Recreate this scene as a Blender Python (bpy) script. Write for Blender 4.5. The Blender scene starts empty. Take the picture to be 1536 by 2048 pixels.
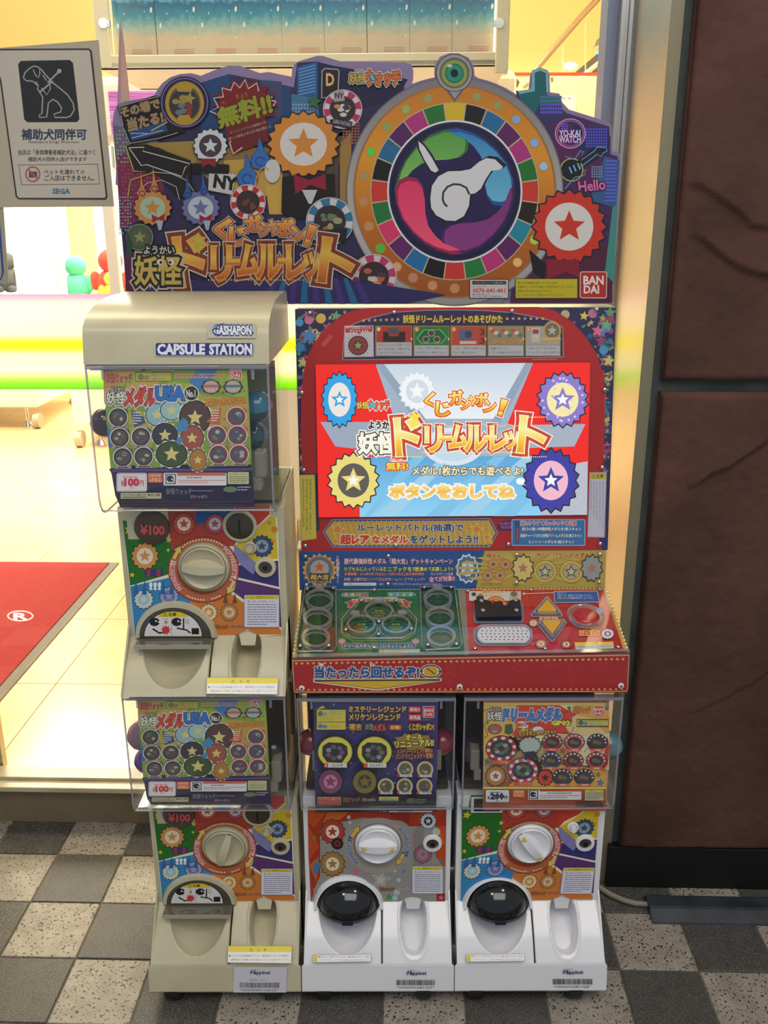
import bpy, bmesh, math, random
from mathutils import Vector, Matrix, noise
from mathutils.geometry import tessellate_polygon
import numpy as np
R = math.radians
C = bpy.context.scene.collection
SC = bpy.context.scene
random.seed(7)

# ---------------------------------------------------------------- camera
F, PITCH, H = 1800.0, 17.685, 1.356
cd = bpy.data.cameras.new('camera'); cam = bpy.data.objects.new('camera', cd); C.objects.link(cam)
ROLL = -.0035
cam.location = (0, 0, H); cam.rotation_euler = (Matrix.Rotation(R(90 - PITCH), 3, 'X') @ Matrix.Rotation(ROLL, 3, 'Z')).to_euler()
cd.sensor_width = 36; cd.lens = F * 36 / 2048; cd.clip_start = .05; cd.clip_end = 100
SC.camera = cam
# ---------------------------------------------------------------- world
w = bpy.data.worlds.new('world'); SC.world = w; w.use_nodes = True
w.node_tree.nodes['Background'].inputs[0].default_value = (.80, .90, 1.0, 1)
w.node_tree.nodes['Background'].inputs[1].default_value = .38

def area(name, loc, rot, sx, sy, power, col, spread=180):
    l = bpy.data.lights.new(name, 'AREA'); l.shape = 'RECTANGLE'; l.size = sx; l.size_y = sy
    l.energy = power; l.color = col; l.spread = R(spread)
    o = bpy.data.objects.new(name, l); C.objects.link(o); o.location = loc; o.rotation_euler = tuple(R(a) for a in rot)
    return o
# street side: long ceiling lights over and behind the viewer
area('corridor_light', (.5, -.6, 3.0), (18, 0, 0), 2.6, 1.6, 43, (1, .93, .84))
area('corridor_light', (-.9, .2, 2.9), (0, 0, 0), .25, .25, 7, (1, .84, .62))
area('corridor_light', (1.1, .9, 2.9), (0, 0, 0), .3, .3, 5, (1, .9, .78))
# shop side
area('shop_light', (-.9, 2.5, 2.75), (0, 0, 0), 2.2, .5, 46, (1, .86, .62))
area('shop_light', (-1.2, 5.6, 2.75), (0, 0, 0), 3.0, 2.0, 560, (1, .90, .72))
area('shop_light', (.9, 4.4, 2.75), (0, 0, 0), 1.6, 2.4, 150, (1, .84, .52))
SC.view_settings.view_transform = 'Standard'; SC.view_settings.look = 'None'
SC.view_settings.exposure = 0.0; SC.view_settings.gamma = 1.0
try: SC.view_settings.use_curve_mapping = False
except Exception: pass

# ---------------------------------------------------------------- picture ray helpers
_c, _s = math.cos(R(PITCH)), math.sin(R(PITCH))
def ray(px, py):
    a0 = (px - 768) / F; b0 = -(py - 1024) / F; a = a0 * math.cos(ROLL) - b0 * math.sin(ROLL); b = a0 * math.sin(ROLL) + b0 * math.cos(ROLL)
    return Vector((a, _c + b * _s, -_s + b * _c))
CP = Vector((0, 0, H))
TH = -R(1.753)                                   # the shop front stands 1.75 degrees askew to the machines
def U(px, py, Y):                                # point where a sight line meets the upright plane y = Y
    d = ray(px, py); return CP + d * (Y / d.y)
def UF(px, py, z=0.0):
    d = ray(px, py); return CP + d * ((z - H) / d.z)
MS = Matrix.Rotation(TH, 4, 'Z'); MSI = MS.inverted()
def US(px, py, Y):                               # same, in the shop front's own frame
    c = MSI @ CP; d = MSI.to_3x3() @ ray(px, py); return c + d * ((Y - c.y) / d.y)
def USF(px, py, z=0.0):
    c = MSI @ CP; d = MSI.to_3x3() @ ray(px, py); return c + d * ((z - c.z) / d.z)

# ---------------------------------------------------------------- materials
def lin(h, g=1.0):
    h = h.lstrip('#')
    o = []
    for i in (0, 2, 4):
        v = int(h[i:i + 2], 16) / 255
        v = v / 12.92 if v <= .04045 else ((v + .055) / 1.055) ** 2.4
        o.append(min(v * g, .92))
    return (*o, 1)
_M = {}
def M(col, rough=.5, metal=0, spec=.5, emit=None, trans=0, coat=0, ior=1.45, key=None):
    k = (col if isinstance(col, str) else tuple(col), rough, metal, spec, emit, trans, coat)
    if k in _M: return _M[k]
    m = bpy.data.materials.new('material_%d' % len(_M)); m.use_nodes = True
    b = m.node_tree.nodes['Principled BSDF']
    c = lin(col) if isinstance(col, str) else col
    b.inputs['Base Color'].default_value = c; b.inputs['Roughness'].default_value = rough
    b.inputs['Metallic'].default_value = metal; b.inputs['Specular IOR Level'].default_value = spec
    b.inputs['Coat Weight'].default_value = coat; b.inputs['Coat Roughness'].default_value = .08
    if trans: b.inputs['Transmission Weight'].default_value = trans; b.inputs['IOR'].default_value = ior
    if emit:
        b.inputs['Emission Color'].default_value = c; b.inputs['Emission Strength'].default_value = emit
    _M[k] = m; return m
def nodes(m):
    return m.node_tree.nodes, m.node_tree.links, m.node_tree.nodes['Principled BSDF']
def ramp(ns, stops, interp='LINEAR'):
    r = ns.new('ShaderNodeValToRGB'); r.color_ramp.interpolation = interp
    e = r.color_ramp.elements
    while len(e) < len(stops): e.new(.5)
    for i, (p, c) in enumerate(stops):
        e[i].position = p; e[i].color = lin(c) if isinstance(c, str) else c
    return r
def noisy(name, c1, c2, scale=20, rough=.6, bump=0, detail=6, bscale=None, metal=0, lo=.35, hi=.65):
    m = bpy.data.materials.new(name); m.use_nodes = True; ns, ls, b = nodes(m)
    t = ns.new('ShaderNodeTexCoord'); n = ns.new('ShaderNodeTexNoise'); n.inputs['Scale'].default_value = scale; n.inputs['Detail'].default_value = detail
    ls.new(t.outputs['Object'], n.inputs['Vector'])
    r = ramp(ns, [(lo, c1), (hi, c2)]); ls.new(n.outputs['Fac'], r.inputs['Fac']); ls.new(r.outputs['Color'], b.inputs['Base Color'])
    b.inputs['Roughness'].default_value = rough; b.inputs['Metallic'].default_value = metal
    if bump:
        n2 = ns.new('ShaderNodeTexNoise'); n2.inputs['Scale'].default_value = bscale or scale * 3; n2.inputs['Detail'].default_value = 8
        ls.new(t.outputs['Object'], n2.inputs['Vector'])
        bp = ns.new('ShaderNodeBump'); bp.inputs['Strength'].default_value = bump; bp.inputs['Distance'].default_value = .004
        ls.new(n2.outputs['Fac'], bp.inputs['Height']); ls.new(bp.outputs['Normal'], b.inputs['Normal'])
    return m
def clear(name, tint=(1, 1, 1, 1), gloss=.07, rough=.03, haze=0.0, hazecol=(.8, .8, .85, 1)):
    m = bpy.data.materials.new(name); m.use_nodes = True; ns, ls = m.node_tree.nodes, m.node_tree.links
    ns.clear(); o = ns.new('ShaderNodeOutputMaterial')
    tr = ns.new('ShaderNodeBsdfTransparent'); tr.inputs[0].default_value = tint
    gl = ns.new('ShaderNodeBsdfGlossy'); gl.inputs['Roughness'].default_value = rough
    lw = ns.new('ShaderNodeLayerWeight'); lw.inputs[0].default_value = .35
    mp = ns.new('ShaderNodeMapRange'); mp.inputs['To Min'].default_value = gloss * .35; mp.inputs['To Max'].default_value = min(1, gloss * 4)
    ls.new(lw.outputs['Facing'], mp.inputs['Value'])
    mx = ns.new('ShaderNodeMixShader'); ls.new(mp.outputs[0], mx.inputs[0]); ls.new(tr.outputs[0], mx.inputs[1]); ls.new(gl.outputs[0], mx.inputs[2])
    out = mx
    if haze:
        df = ns.new('ShaderNodeBsdfDiffuse'); df.inputs[0].default_value = hazecol
        m2 = ns.new('ShaderNodeMixShader'); m2.inputs[0].default_value = haze; ls.new(mx.outputs[0], m2.inputs[1]); ls.new(df.outputs[0], m2.inputs[2]); out = m2
    ls.new(out.outputs[0], o.inputs[0]); return m

CREAM = noisy('aged_cream_plastic', '#beb698', '#cac3a6', 9, .32)
CREAM2 = M('#d9d2b4', .35)
WHITE = M('#e9e9ee', .22, coat=.4)
WHITE2 = M('#e2e0df', .3)
BLACK = M('#0b0b0c', .35)
DARK = M('#1a1917', .5)
SMOKE = M('#0c0d10', .12, coat=.6)
CHROME = M('#c9c9cc', .18, 1)
ALU = M('#c3bda9', .22, 1)
ALUM = M('#8f8a78', .45, .6)
ACRY = clear('clear_acrylic', (.985, .99, .99, 1), .03, .04)
ACRY_EDGE = clear('acrylic_edge', (.90, .94, .94, 1), .16, .1, .12, (.8, .85, .88, 1))
WIN = clear('capsule_window_plastic', (.95, .96, .97, 1), .08, .06, .015, (.7, .72, .8, 1))
WINRIM = clear('capsule_window_rim', (.75, .75, .84, 1), .2, .15, .35, (.58, .58, .68, 1))
GLASS = clear('shop_glass', (.97, .99, .98, 1), .06, .0)

# ---------------------------------------------------------------- object helpers
def link(name, me, parent=None, loc=None):
    o = bpy.data.objects.new(name, me); C.objects.link(o)
    if parent is not None: o.parent = parent
    if loc is not None: o.location = loc
    return o
def tag(o, label=None, cat=None, group=None, kind=None):
    if label: o['label'] = label
    if cat: o['category'] = cat
    if group: o['group'] = group
    if kind: o['kind'] = kind
    return o
def thing(name, label, cat, loc=(0, 0, 0), group=None, rotz=0):
    o = bpy.data.objects.new(name, None); C.objects.link(o); o.location = loc; o.rotation_euler = (0, 0, rotz)
    o.empty_display_size = .05
    return tag(o, label, cat, group)
class MB:
    """collects shapes, given in scene coordinates, into one mesh"""
    def __init__(s): s.bm = bmesh.new()
    def box(s, x0, x1, y0, y1, z0, z1, r=0, seg=2, mi=0):
        g = bmesh.ops.create_cube(s.bm, size=1)['verts']
        for v in g: v.co = Vector(((x0 + x1) / 2 + v.co.x * (x1 - x0), (y0 + y1) / 2 + v.co.y * (y1 - y0), (z0 + z1) / 2 + v.co.z * (z1 - z0)))
        if r:
            es = {e for v in g for e in v.link_edges}
            g2 = bmesh.ops.bevel(s.bm, geom=list(es), offset=r, segments=seg, profile=.5, affect='EDGES')
            for f in g2['faces']: f.material_index = mi
        else:
            for f in {f for v in g for f in v.link_faces}: f.material_index = mi
        return s
    def cyl(s, p, q, r, r2=None, n=24, caps=True, mi=0):
        p, q = Vector(p), Vector(q); d = q - p
        rot = d.to_track_quat('Z', 'Y').to_matrix().to_4x4()
        g = bmesh.ops.create_cone(s.bm, cap_ends=caps, segments=n, radius1=r, radius2=r if r2 is None else r2, depth=d.length,
                                  matrix=Matrix.Translation((p + q) / 2) @ rot)['verts']
        for f in {f for v in g for f in v.link_faces}: f.material_index = mi
        return s
    def tube(s, pts, r, n=8, mi=0):
        pts = [Vector(p) for p in pts]; rings = []
        for i, p in enumerate(pts):
            d = (pts[min(i + 1, len(pts) - 1)] - pts[max(i - 1, 0)]).normalized()
            u = d.cross(Vector((0, .13, 1))).normalized(); v = d.cross(u)
            rings.append([s.bm.verts.new(p + (u * math.cos(t) + v * math.sin(t)) * r) for t in [2 * math.pi * k / n for k in range(n)]])
        for a, b in zip(rings, rings[1:]):
            for k in range(n):
                f = s.bm.faces.new((a[k], a[(k + 1) % n], b[(k + 1) % n], b[k])); f.material_index = mi
        s.bm.faces.new(rings[0][::-1]); s.bm.faces.new(rings[-1]); return s
    def ell(s, c, rx, ry, rz, u=24, v=16, zmin=-2, ymax=2):
        g = bmesh.ops.create_uvsphere(s.bm, u_segments=u, v_segments=v, radius=1)['verts']
        for w_ in g:
            z = max(w_.co.z, zmin); y = min(w_.co.y, ymax)
            w_.co = Vector((c[0] + w_.co.x * rx, c[1] + y * ry, c[2] + z * rz))
        return s
    def lathe(s, c, axis, prof, n=40, mi=0):
        """prof: (radius, height along axis)"""
        q = Vector(axis).to_track_quat('Z', 'Y').to_matrix(); c = Vector(c); rings = []
        for r, h in prof:
            rings.append([s.bm.verts.new(c + q @ Vector((r * math.cos(2 * math.pi * k / n), r * math.sin(2 * math.pi * k / n), h))) for k in range(n)])
        for a, b in zip(rings, rings[1:]):
            for k in range(n):
                f = s.bm.faces.new((a[k], a[(k + 1) % n], b[(k + 1) % n], b[k])); f.material_index = mi
        if prof[-1][0] > 1e-6: f = s.bm.faces.new(rings[-1]); f.material_index = mi
        return s
    def prism(s, pts, d, mi=0, sides=True, front=True):
        """pts: flat polygon (3D), pushed along d"""
        pts = [Vector(p) for p in pts]; d = Vector(d)
        tris = tessellate_polygon([pts])
        a = [s.bm.verts.new(p) for p in pts]; b = [s.bm.verts.new(p + d) for p in pts]
        for t in tris:
            for vs in ((a[t[0]], a[t[1]], a[t[2]]), (b[t[2]], b[t[1]], b[t[0]])):
                try: f = s.bm.faces.new(vs); f.material_index = mi
                except ValueError: pass
        n = len(pts)
        if sides:
            for i in range(n):
                f = s.bm.faces.new((a[i], b[i], b[(i + 1) % n], a[(i + 1) % n])); f.material_index = mi
        return s
    def sheet(s, rows, mi=0):
        vs = [[s.bm.verts.new(p) for p in r] for r in rows]
        for a, b in zip(vs, vs[1:]):
            for k in range(len(a) - 1):
                f = s.bm.faces.new((a[k], a[k + 1], b[k + 1], b[k])); f.material_index = mi
        return s
    def mesh(s, name, mats, origin=(0, 0, 0), smooth=False, angle=35):
        bmesh.ops.recalc_face_normals(s.bm, faces=s.bm.faces)
        bmesh.ops.translate(s.bm, verts=s.bm.verts, vec=-Vector(origin))
        me = bpy.data.meshes.new(name); s.bm.to_mesh(me); s.bm.free()
        for m in (mats if isinstance(mats, (list, tuple)) else [mats]): me.materials.append(m)
        if smooth:
            me.polygons.foreach_set('use_smooth', [True] * len(me.polygons))
            try: me.set_sharp_from_angle(angle=R(angle))
            except Exception: pass
        return me
    def build(s, name, mats, parent=None, smooth=False, origin=None, angle=35):
        if origin is None: origin = tuple(parent.location) if parent is not None else (0, 0, 0)
        return link(name, s.mesh(name, mats, origin, smooth, angle), parent)
def struct(name, mb, mats, rot=True, smooth=False, parent=None):
    o = mb.build(name, mats, None, smooth)
    if parent is not None: o.parent = parent
    elif rot: o.rotation_euler = (0, 0, TH)
    if parent is None: o['kind'] = 'structure'
    return o
def profile_x(x0, x1, prof, nx=2):
    return [[(x0 + (x1 - x0) * i / (nx - 1), y, z) for i in range(nx)] for y, z in prof]

# ---------------------------------------------------------------- flat print: inks laid on a sheet
_T = {}
_tc = bpy.data.curves.new('lettering_source', 'FONT'); _to = bpy.data.objects.new('lettering_source', _tc); C.objects.link(_to)
_tc.resolution_u = 2
def text2d(s, res=2, vert=False, off=0.0):
    """letter outlines; off thickens the strokes by a rounded edge"""
    k = (s, res, vert, round(off, 3))
    if k in _T: return _T[k]
    _tc.resolution_u = res; _tc.bevel_depth = off; _tc.bevel_resolution = 1 if res < 4 else 2
    _tc.body = '\n'.join(s) if vert else s; _tc.align_x = 'CENTER' if vert else 'LEFT'; _tc.space_line = .86 if vert else 1
    dg = bpy.context.evaluated_depsgraph_get(); dg.update()
    e = _to.evaluated_get(dg); me = e.to_mesh()
    n = len(me.vertices); co = np.zeros(n * 3); me.vertices.foreach_get('co', co); co = co.reshape(-1, 3)
    fs = [tuple(p.vertices) for p in me.polygons]
    if off and n:
        fs = [f for f in fs if max(co[i][2] for i in f) > 1e-5]
        us = sorted({i for f in fs for i in f}); mp = {a: b for b, a in enumerate(us)}; co = co[us]; fs = [tuple(mp[i] for i in f) for f in fs]
        co[:, 2] = np.maximum(0, co[:, 2]) / off
    e.to_mesh_clear(); _T[k] = (co, fs); return _T[k]
class Art:
    def __init__(s, p0, n, gain=1.0, rough=.4, emit=None, off=.0003, step=5e-6, frame=None, coat=0):
        s.p0, s.n, s.gain, s.rough, s.emit, s.coat = Vector(p0), Vector(n).normalized(), gain, rough, emit, coat
        s.off, s.step, s.c = off, step, (0, 0, 1)
        s.V, s.Fc, s.MI, s.UV, s.mats, s.mk, s.nv, s.hold = [], [], [], [], [], {}, 0, False
        s.frame = frame; s.bend = None
        s.cam = CP if frame is None else frame @ CP
    def crop(s, ox, oy, k): s.c = (ox, oy, k); return s
    def pt(s, x, y, o=None):
        x, y = s.c[0] + x / s.c[2], s.c[1] + y / s.c[2]
        d = ray(x, y)
        if s.frame is not None: d = s.frame.to_3x3() @ d
        t = (s.p0 - s.cam).dot(s.n) / d.dot(s.n)
        if s.bend:                                        # sheet that curls back along the foot of a capsule window
            yc, zc, rb = s.bend; p = s.cam + d * t
            for _ in range(12):
                if p.z >= zc: break
                e = min(zc - p.z, rb * .985); p = s.cam + d * ((yc - math.sqrt(rb * rb - e * e)) / d.y)
            return p + s.n * (s.off if o is None else o)
        return s.cam + d * t + s.n * (s.off if o is None else o)
    def mat(s, col):
        if col in s.mk: return s.mk[col]
        if isinstance(col, tuple):                        # printed colour blend down the shape
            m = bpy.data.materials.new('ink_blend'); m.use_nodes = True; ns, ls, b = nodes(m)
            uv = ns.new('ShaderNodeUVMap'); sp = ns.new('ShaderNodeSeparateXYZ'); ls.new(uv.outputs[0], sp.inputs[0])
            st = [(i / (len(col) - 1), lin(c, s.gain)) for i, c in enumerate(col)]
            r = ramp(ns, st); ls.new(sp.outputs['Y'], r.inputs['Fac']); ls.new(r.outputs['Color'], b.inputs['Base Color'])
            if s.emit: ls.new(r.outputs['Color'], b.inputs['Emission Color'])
        else:
            m = bpy.data.materials.new('ink_' + col.strip('#')); m.use_nodes = True; ns, ls, b = nodes(m)
            b.inputs['Base Color'].default_value = lin(col, s.gain)
            if s.emit: b.inputs['Emission Color'].default_value = lin(col, s.gain)
        if s.emit: b.inputs['Emission Strength'].default_value = s.emit; 
        if s.emit:
            if isinstance(col, tuple):
                for l in list(b.inputs['Base Color'].links): ls.remove(l)
            b.inputs['Base Color'].default_value = (.02, .02, .02, 1)
        b.inputs['Roughness'].default_value = s.rough; b.inputs['Coat Weight'].default_value = s.coat; b.inputs['Coat Roughness'].default_value = .05
        s.mats.append(m); s.mk[col] = len(s.mats) - 1; return s.mk[col]
    def proj(s, xy):
        xy = np.asarray(xy, float); x = s.c[0] + xy[:, 0] / s.c[2]; y = s.c[1] + xy[:, 1] / s.c[2]
        a0 = (x - 768) / F; b0 = -(y - 1024) / F; a = a0 * math.cos(ROLL) - b0 * math.sin(ROLL); b = a0 * math.sin(ROLL) + b0 * math.cos(ROLL)
        d = np.stack([a, _c + b * _s, -_s + b * _c], 1)
        if s.frame is not None: d = d @ np.array(s.frame.to_3x3()).T
        c = np.array(s.cam); n = np.array(s.n); t = (np.array(s.p0) - c).dot(n) / (d @ n); p = c + d * t[:, None]
        if s.bend:
            yc, zc, rb = s.bend
            for _ in range(12):
                m = p[:, 2] < zc
                if not m.any(): break
                e = np.minimum(zc - p[m, 2], rb * .985); p[m] = c + d[m] * ((yc - np.sqrt(rb * rb - e * e)) / d[m, 1])[:, None]
        return p + n * s.off
    def raw(s, pts, faces, col, uv=None, rel=None):
        i = s.nv; mi = s.mat(col); pts = np.asarray(pts, float)
        P = s.proj(pts)
        if rel is not None: P = P + np.array(s.n) * rel[:, None]
        s.V.append(P); s.nv += len(P)
        if uv is None:
            ys = pts[:, 1]; a, b = ys.min(), ys.max(); uv = np.stack([ys * 0, (ys - a) / max(1e-6, b - a)], 1)
        s.UV.append(np.asarray(uv, float))
        for f in faces: s.Fc.append(tuple(i + k for k in f)); s.MI.append(mi)
        if not s.hold: s.off += s.step
        return s
    def poly(s, pts, col):
        t = tessellate_polygon([[Vector((x, y, 0)) for x, y in pts]])
        return s.raw(pts, t, col)
    def rect(s, x0, y0, x1, y1, col): return s.raw([(x0, y0), (x1, y0), (x1, y1), (x0, y1)], [(0, 1, 2, 3)], col)
    def rr(s, x0, y0, x1, y1, r, col, rot=0, n=4):
        p = []; cx, cy = (x0 + x1) / 2, (y0 + y1) / 2
        for (a, b, t) in ((x1 - r, y0 + r, -90), (x1 - r, y1 - r, 0), (x0 + r, y1 - r, 90), (x0 + r, y0 + r, 180)):
            for k in range(n + 1): q = R(t + 90 * k / n); p.append((a + r * math.cos(q), b + r * math.sin(q)))
        if rot:
            c, d = math.cos(R(rot)), math.sin(R(rot)); p = [(cx + (x - cx) * c - (y - cy) * d, cy + (x - cx) * d + (y - cy) * c) for x, y in p]
        return s.poly(p, col)
    def ell(s, x, y, rx, ry, col, n=36, a0=0, a1=360):
        full = a1 - a0 >= 360; k = n if full else n + 1
        p = [(x + rx * math.cos(R(a0 + (a1 - a0) * i / n)), y + ry * math.sin(R(a0 + (a1 - a0) * i / n))) for i in range(k)]
        if not full: p.append((x, y))
        m = len(p)
        if full: return s.raw(p, [tuple(range(m))], col)
        return s.raw(p, [(m - 1, i, i + 1) for i in range(m - 2)], col)
    def ring(s, x, y, rx, ry, w_, col, n=48, a0=0, a1=360, wy=None):
        wy = w_ if wy is None else wy
        p = []
        for i in range(n + 1):
            t = R(a0 + (a1 - a0) * i / n); c, d = math.cos(t), math.sin(t)
            p += [(x + rx * c, y + ry * d), (x + (rx - w_) * c, y + (ry - wy) * d)]
        return s.raw(p, [(2 * i, 2 * i + 2, 2 * i + 3, 2 * i + 1) for i in range(n)], col)
    def burst(s, x, y, r1, r2, n, col, rot=0, ky=1.0):
        return s.poly([(x + (r1 if i % 2 == 0 else r2) * math.cos(R(rot - 90 + 180 * i / n)), y + ky * (r1 if i % 2 == 0 else r2) * math.sin(R(rot - 90 + 180 * i / n))) for i in range(2 * n)], col)
    def star(s, x, y, r, col, rot=0): return s.burst(x, y, r, r * .45, 5, col, rot)
    def line(s, pts, w_, col, closed=False):
        if closed: pts = list(pts) + [pts[0], pts[1]]
        p = []
        for i, (x, y) in enumerate(pts):
            x0, y0 = pts[max(0, i - 1)]; x1, y1 = pts[min(len(pts) - 1, i + 1)]
            dx, dy = x1 - x0, y1 - y0; l = math.hypot(dx, dy) or 1
            p += [(x - dy / l * w_ / 2, y + dx / l * w_ / 2), (x + dy / l * w_ / 2, y - dx / l * w_ / 2)]
        if closed: p[0:2] = p[-2:] if False else p[0:2]
        return s.raw(p, [(2 * i, 2 * i + 1, 2 * i + 3, 2 * i + 2) for i in range(len(pts) - 1)], col)
    def text(s, t, x0, y0, x1, y1, col, b=.02, outs=(), rot=0, quad=None, vert=False, shear=0):
        hp_ = (abs(y1 - y0) if not quad else abs(quad[3][1] - quad[0][1])) / s.c[2] / (max(1, len(t)) if vert else 1)
        small = hp_ < 14; res = 1 if hp_ < 11 else (2 if hp_ < 30 else 4)
        vs, fs = text2d(t, res, vert)
        if not len(vs): return s
        ax, bx = vs[:, 0].min(), vs[:, 0].max(); ay, by = vs[:, 1].min(), vs[:, 1].max()
        cx, cy = (x0 + x1) / 2, (y0 + y1) / 2; c, d = math.cos(R(rot)), math.sin(R(rot))
        if hp_ < 5: outs = ()
        if t in ('ー', '!') and not quad:                  # plain bars, drawn to size
            em = (x1 - x0) * 1.1 if t == 'ー' else (y1 - y0)
            for off, cl in list(outs) + [(b, col)]:
                r_ = off * em; bars = [[(x0, y0 + (y1 - y0) * .2), (x1, y0 + (y1 - y0) * .2), (x1, y1 - (y1 - y0) * .2), (x0, y1 - (y1 - y0) * .2)]] if t == 'ー' else \
                    [[(x0 + (x1 - x0) * .2, y0), (x1 - (x1 - x0) * .1, y0), (x1 - (x1 - x0) * .35, y1 - (y1 - y0) * .32), (x0 + (x1 - x0) * .35, y1 - (y1 - y0) * .32)], [(x0 + (x1 - x0) * .32, y1 - (y1 - y0) * .2), (x1 - (x1 - x0) * .32, y1 - (y1 - y0) * .2), (x1 - (x1 - x0) * .32, y1), (x0 + (x1 - x0) * .32, y1)]]
                for q in bars:
                    e = [(x - r_ if k in (0, 3) else x + r_, y - r_ if k < 2 else y + r_) for k, (x, y) in enumerate(q)]
                    s.poly([(cx + (x - cx) * c - (y - cy) * d, cy + (x - cx) * d + (y - cy) * c) for x, y in e], cl)
            return s
        fat = min(1, max(.3, math.sqrt((bx - ax) * (by - ay)) / .85)) if len(t) == 1 else 1
        dense = any(ord(ch) >= 0x4e00 and ord(ch) < 0xa000 for ch in t)
        for off, cl in list(outs) + [(b, col)]:
            if small: off = min(off, .14)
            if dense and hp_ < 18: off = min(off, .026 if cl is col else .10)
            off *= fat
            if hp_ < 6 and off < .03: off = 0
            A, fc = text2d(t, res, vert, off); rel = A[:, 2] * 1e-5 if off else None
            u = (A[:, 0] - ax) / (bx - ax + 1e-9); v = 1 - (A[:, 1] - ay) / max(1e-6, by - ay)
            if quad:
                q = np.array(quad, float); top = q[0] + (q[1] - q[0]) * u[:, None]; bot = q[3] + (q[2] - q[3]) * u[:, None]; P = top + (bot - top) * v[:, None]
            else:
                X = x0 + (x1 - x0) * u + shear * (.5 - v) * (y1 - y0); Y = y0 + (y1 - y0) * v
                if rot: X, Y = cx + (X - cx) * c - (Y - cy) * d, cy + (X - cx) * d + (Y - cy) * c
                P = np.stack([X, Y], 1)
            s.raw(P, fc, cl, np.stack([u, v], 1), rel)
            if off: s.off += 9e-6
        return s
    def arctext(s, t, cx, cy, rx, ry, a0, a1, h, col, b=.03, outs=(), flip=False):
        n = len(t)
        for i, ch in enumerate(t):
            a = a0 + (a1 - a0) * (i + .5) / n; x, y = cx + rx * math.cos(R(a)), cy + ry * math.sin(R(a))
            s.text(ch, x - h / 2, y - h / 2, x + h / 2, y + h / 2, col, b, outs, rot=a + (90 if not flip else -90))
        return s
    def fill(s, x0, y0, x1, y1, rows, col, h=.45, seed=1):
        rnd = random.Random(seed + int(x0 + y0)); st = (y1 - y0) / rows; p, f = [], []
        for r in range(rows):
            x = x0; ya = y0 + st * r + st * .2; yb = ya + st * h
            e = x1 if r < rows - 1 else x0 + (x1 - x0) * rnd.uniform(.5, 1)
            while x < e:
                w_ = min(rnd.uniform(1.2, 4) * st * .5, e - x)
                k = len(p); p += [(x, ya), (x + w_, ya), (x + w_, yb), (x, yb)]; f.append((k, k + 1, k + 2, k + 3)); x += w_ + st * rnd.uniform(.12, .3)
        return s.raw(p, f, col)
    def mesh(s, name, origin=(0, 0, 0)):
        o = Vector(origin); me = bpy.data.meshes.new(name)
        me.from_pydata((np.concatenate(s.V) - np.array(o)).tolist(), [], s.Fc)
        for m in s.mats: me.materials.append(m)
        me.polygons.foreach_set('material_index', s.MI)
        uvl = me.uv_layers.new(name='UVMap'); li = np.zeros(len(me.loops), dtype=np.int32); me.loops.foreach_get('vertex_index', li)
        uvl.data.foreach_set('uv', np.concatenate(s.UV)[np.array(li)].ravel())
        me.update(); return me
    def build(s, name, parent=None, origin=None):
        if origin is None: origin = tuple(parent.location) if parent is not None else (0, 0, 0)
        return link(name, s.mesh(name, origin), parent)

# ================================================================ STRUCTURE
def terrazzo(name, c1, c2, spk, dens, size, rough=.55):
    m = bpy.data.materials.new(name); m.use_nodes = True; ns, ls, b = nodes(m)
    t = ns.new('ShaderNodeTexCoord'); oi = ns.new('ShaderNodeObjectInfo')
    ad = ns.new('ShaderNodeVectorMath'); ad.operation = 'ADD'; ls.new(t.outputs['Object'], ad.inputs[0])
    ml = ns.new('ShaderNodeVectorMath'); ml.operation = 'SCALE'; ml.inputs[3].default_value = 31; ls.new(oi.outputs['Location'], ml.inputs[0]); ls.new(ml.outputs[0], ad.inputs[1])
    n = ns.new('ShaderNodeTexNoise'); n.inputs['Scale'].default_value = 28; n.inputs['Detail'].default_value = 8; ls.new(ad.outputs[0], n.inputs[0])
    r = ramp(ns, [(.3, c1), (.7, c2)]); ls.new(n.outputs['Fac'], r.inputs['Fac']); prev = r.outputs['Color']
    for sc, th, k in ((size, dens, 1), (size * 2.1, dens * .9, .7)):
        v = ns.new('ShaderNodeTexNoise'); v.inputs['Scale'].default_value = sc; v.inputs['Detail'].default_value = 1.5; ls.new(ad.outputs[0], v.inputs[0])
        rr = ramp(ns, [(th, (k, k, k, 1)), (th + .035, (0, 0, 0, 1))]); ls.new(v.outputs['Fac'], rr.inputs['Fac'])
        mx = ns.new('ShaderNodeMixRGB'); mx.inputs[2].default_value = lin(spk); ls.new(rr.outputs['Color'], mx.inputs[0]); ls.new(prev, mx.inputs[1]); prev = mx.outputs[0]
    ls.new(prev, b.inputs['Base Color']); b.inputs['Roughness'].default_value = rough
    bp = ns.new('ShaderNodeBump'); bp.inputs['Strength'].default_value = .35; bp.inputs['Distance'].default_value = .0015; ls.new(n.outputs['Fac'], bp.inputs['Height']); ls.new(bp.outputs[0], b.inputs['Normal'])
    return m
LIGHT_T = terrazzo('pale_terrazzo', '#8c8479', '#a59d91', '#302b26', .355, 190)
DARK_T = terrazzo('dark_terrazzo', '#393735', '#484643', '#6e6b65', .40, 420)
T, TX, TY = .15, -.7947, 1.535
fl = struct('floor', MB().box(-2.2, 2.2, .2, 2.0, -.05, -.0025), noisy('floor_grout', '#57524a', '#6b655a', 60, .8))
tm = {}
for par, mt in ((0, LIGHT_T), (1, DARK_T)):
    tm[par] = MB().box(-T / 2 + .0017, T / 2 - .0017, -T / 2 + .0017, T / 2 - .0017, -.012, 0, .0012, 1).mesh('tile', mt)
for i in range(-5, 14):
    for j in range(-2, 6):
        o = link('tile', tm[(i + j) % 2], fl, (TX + (i + .5) * T, TY - (j + .5) * T, random.uniform(-.0004, .0004)))
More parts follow.
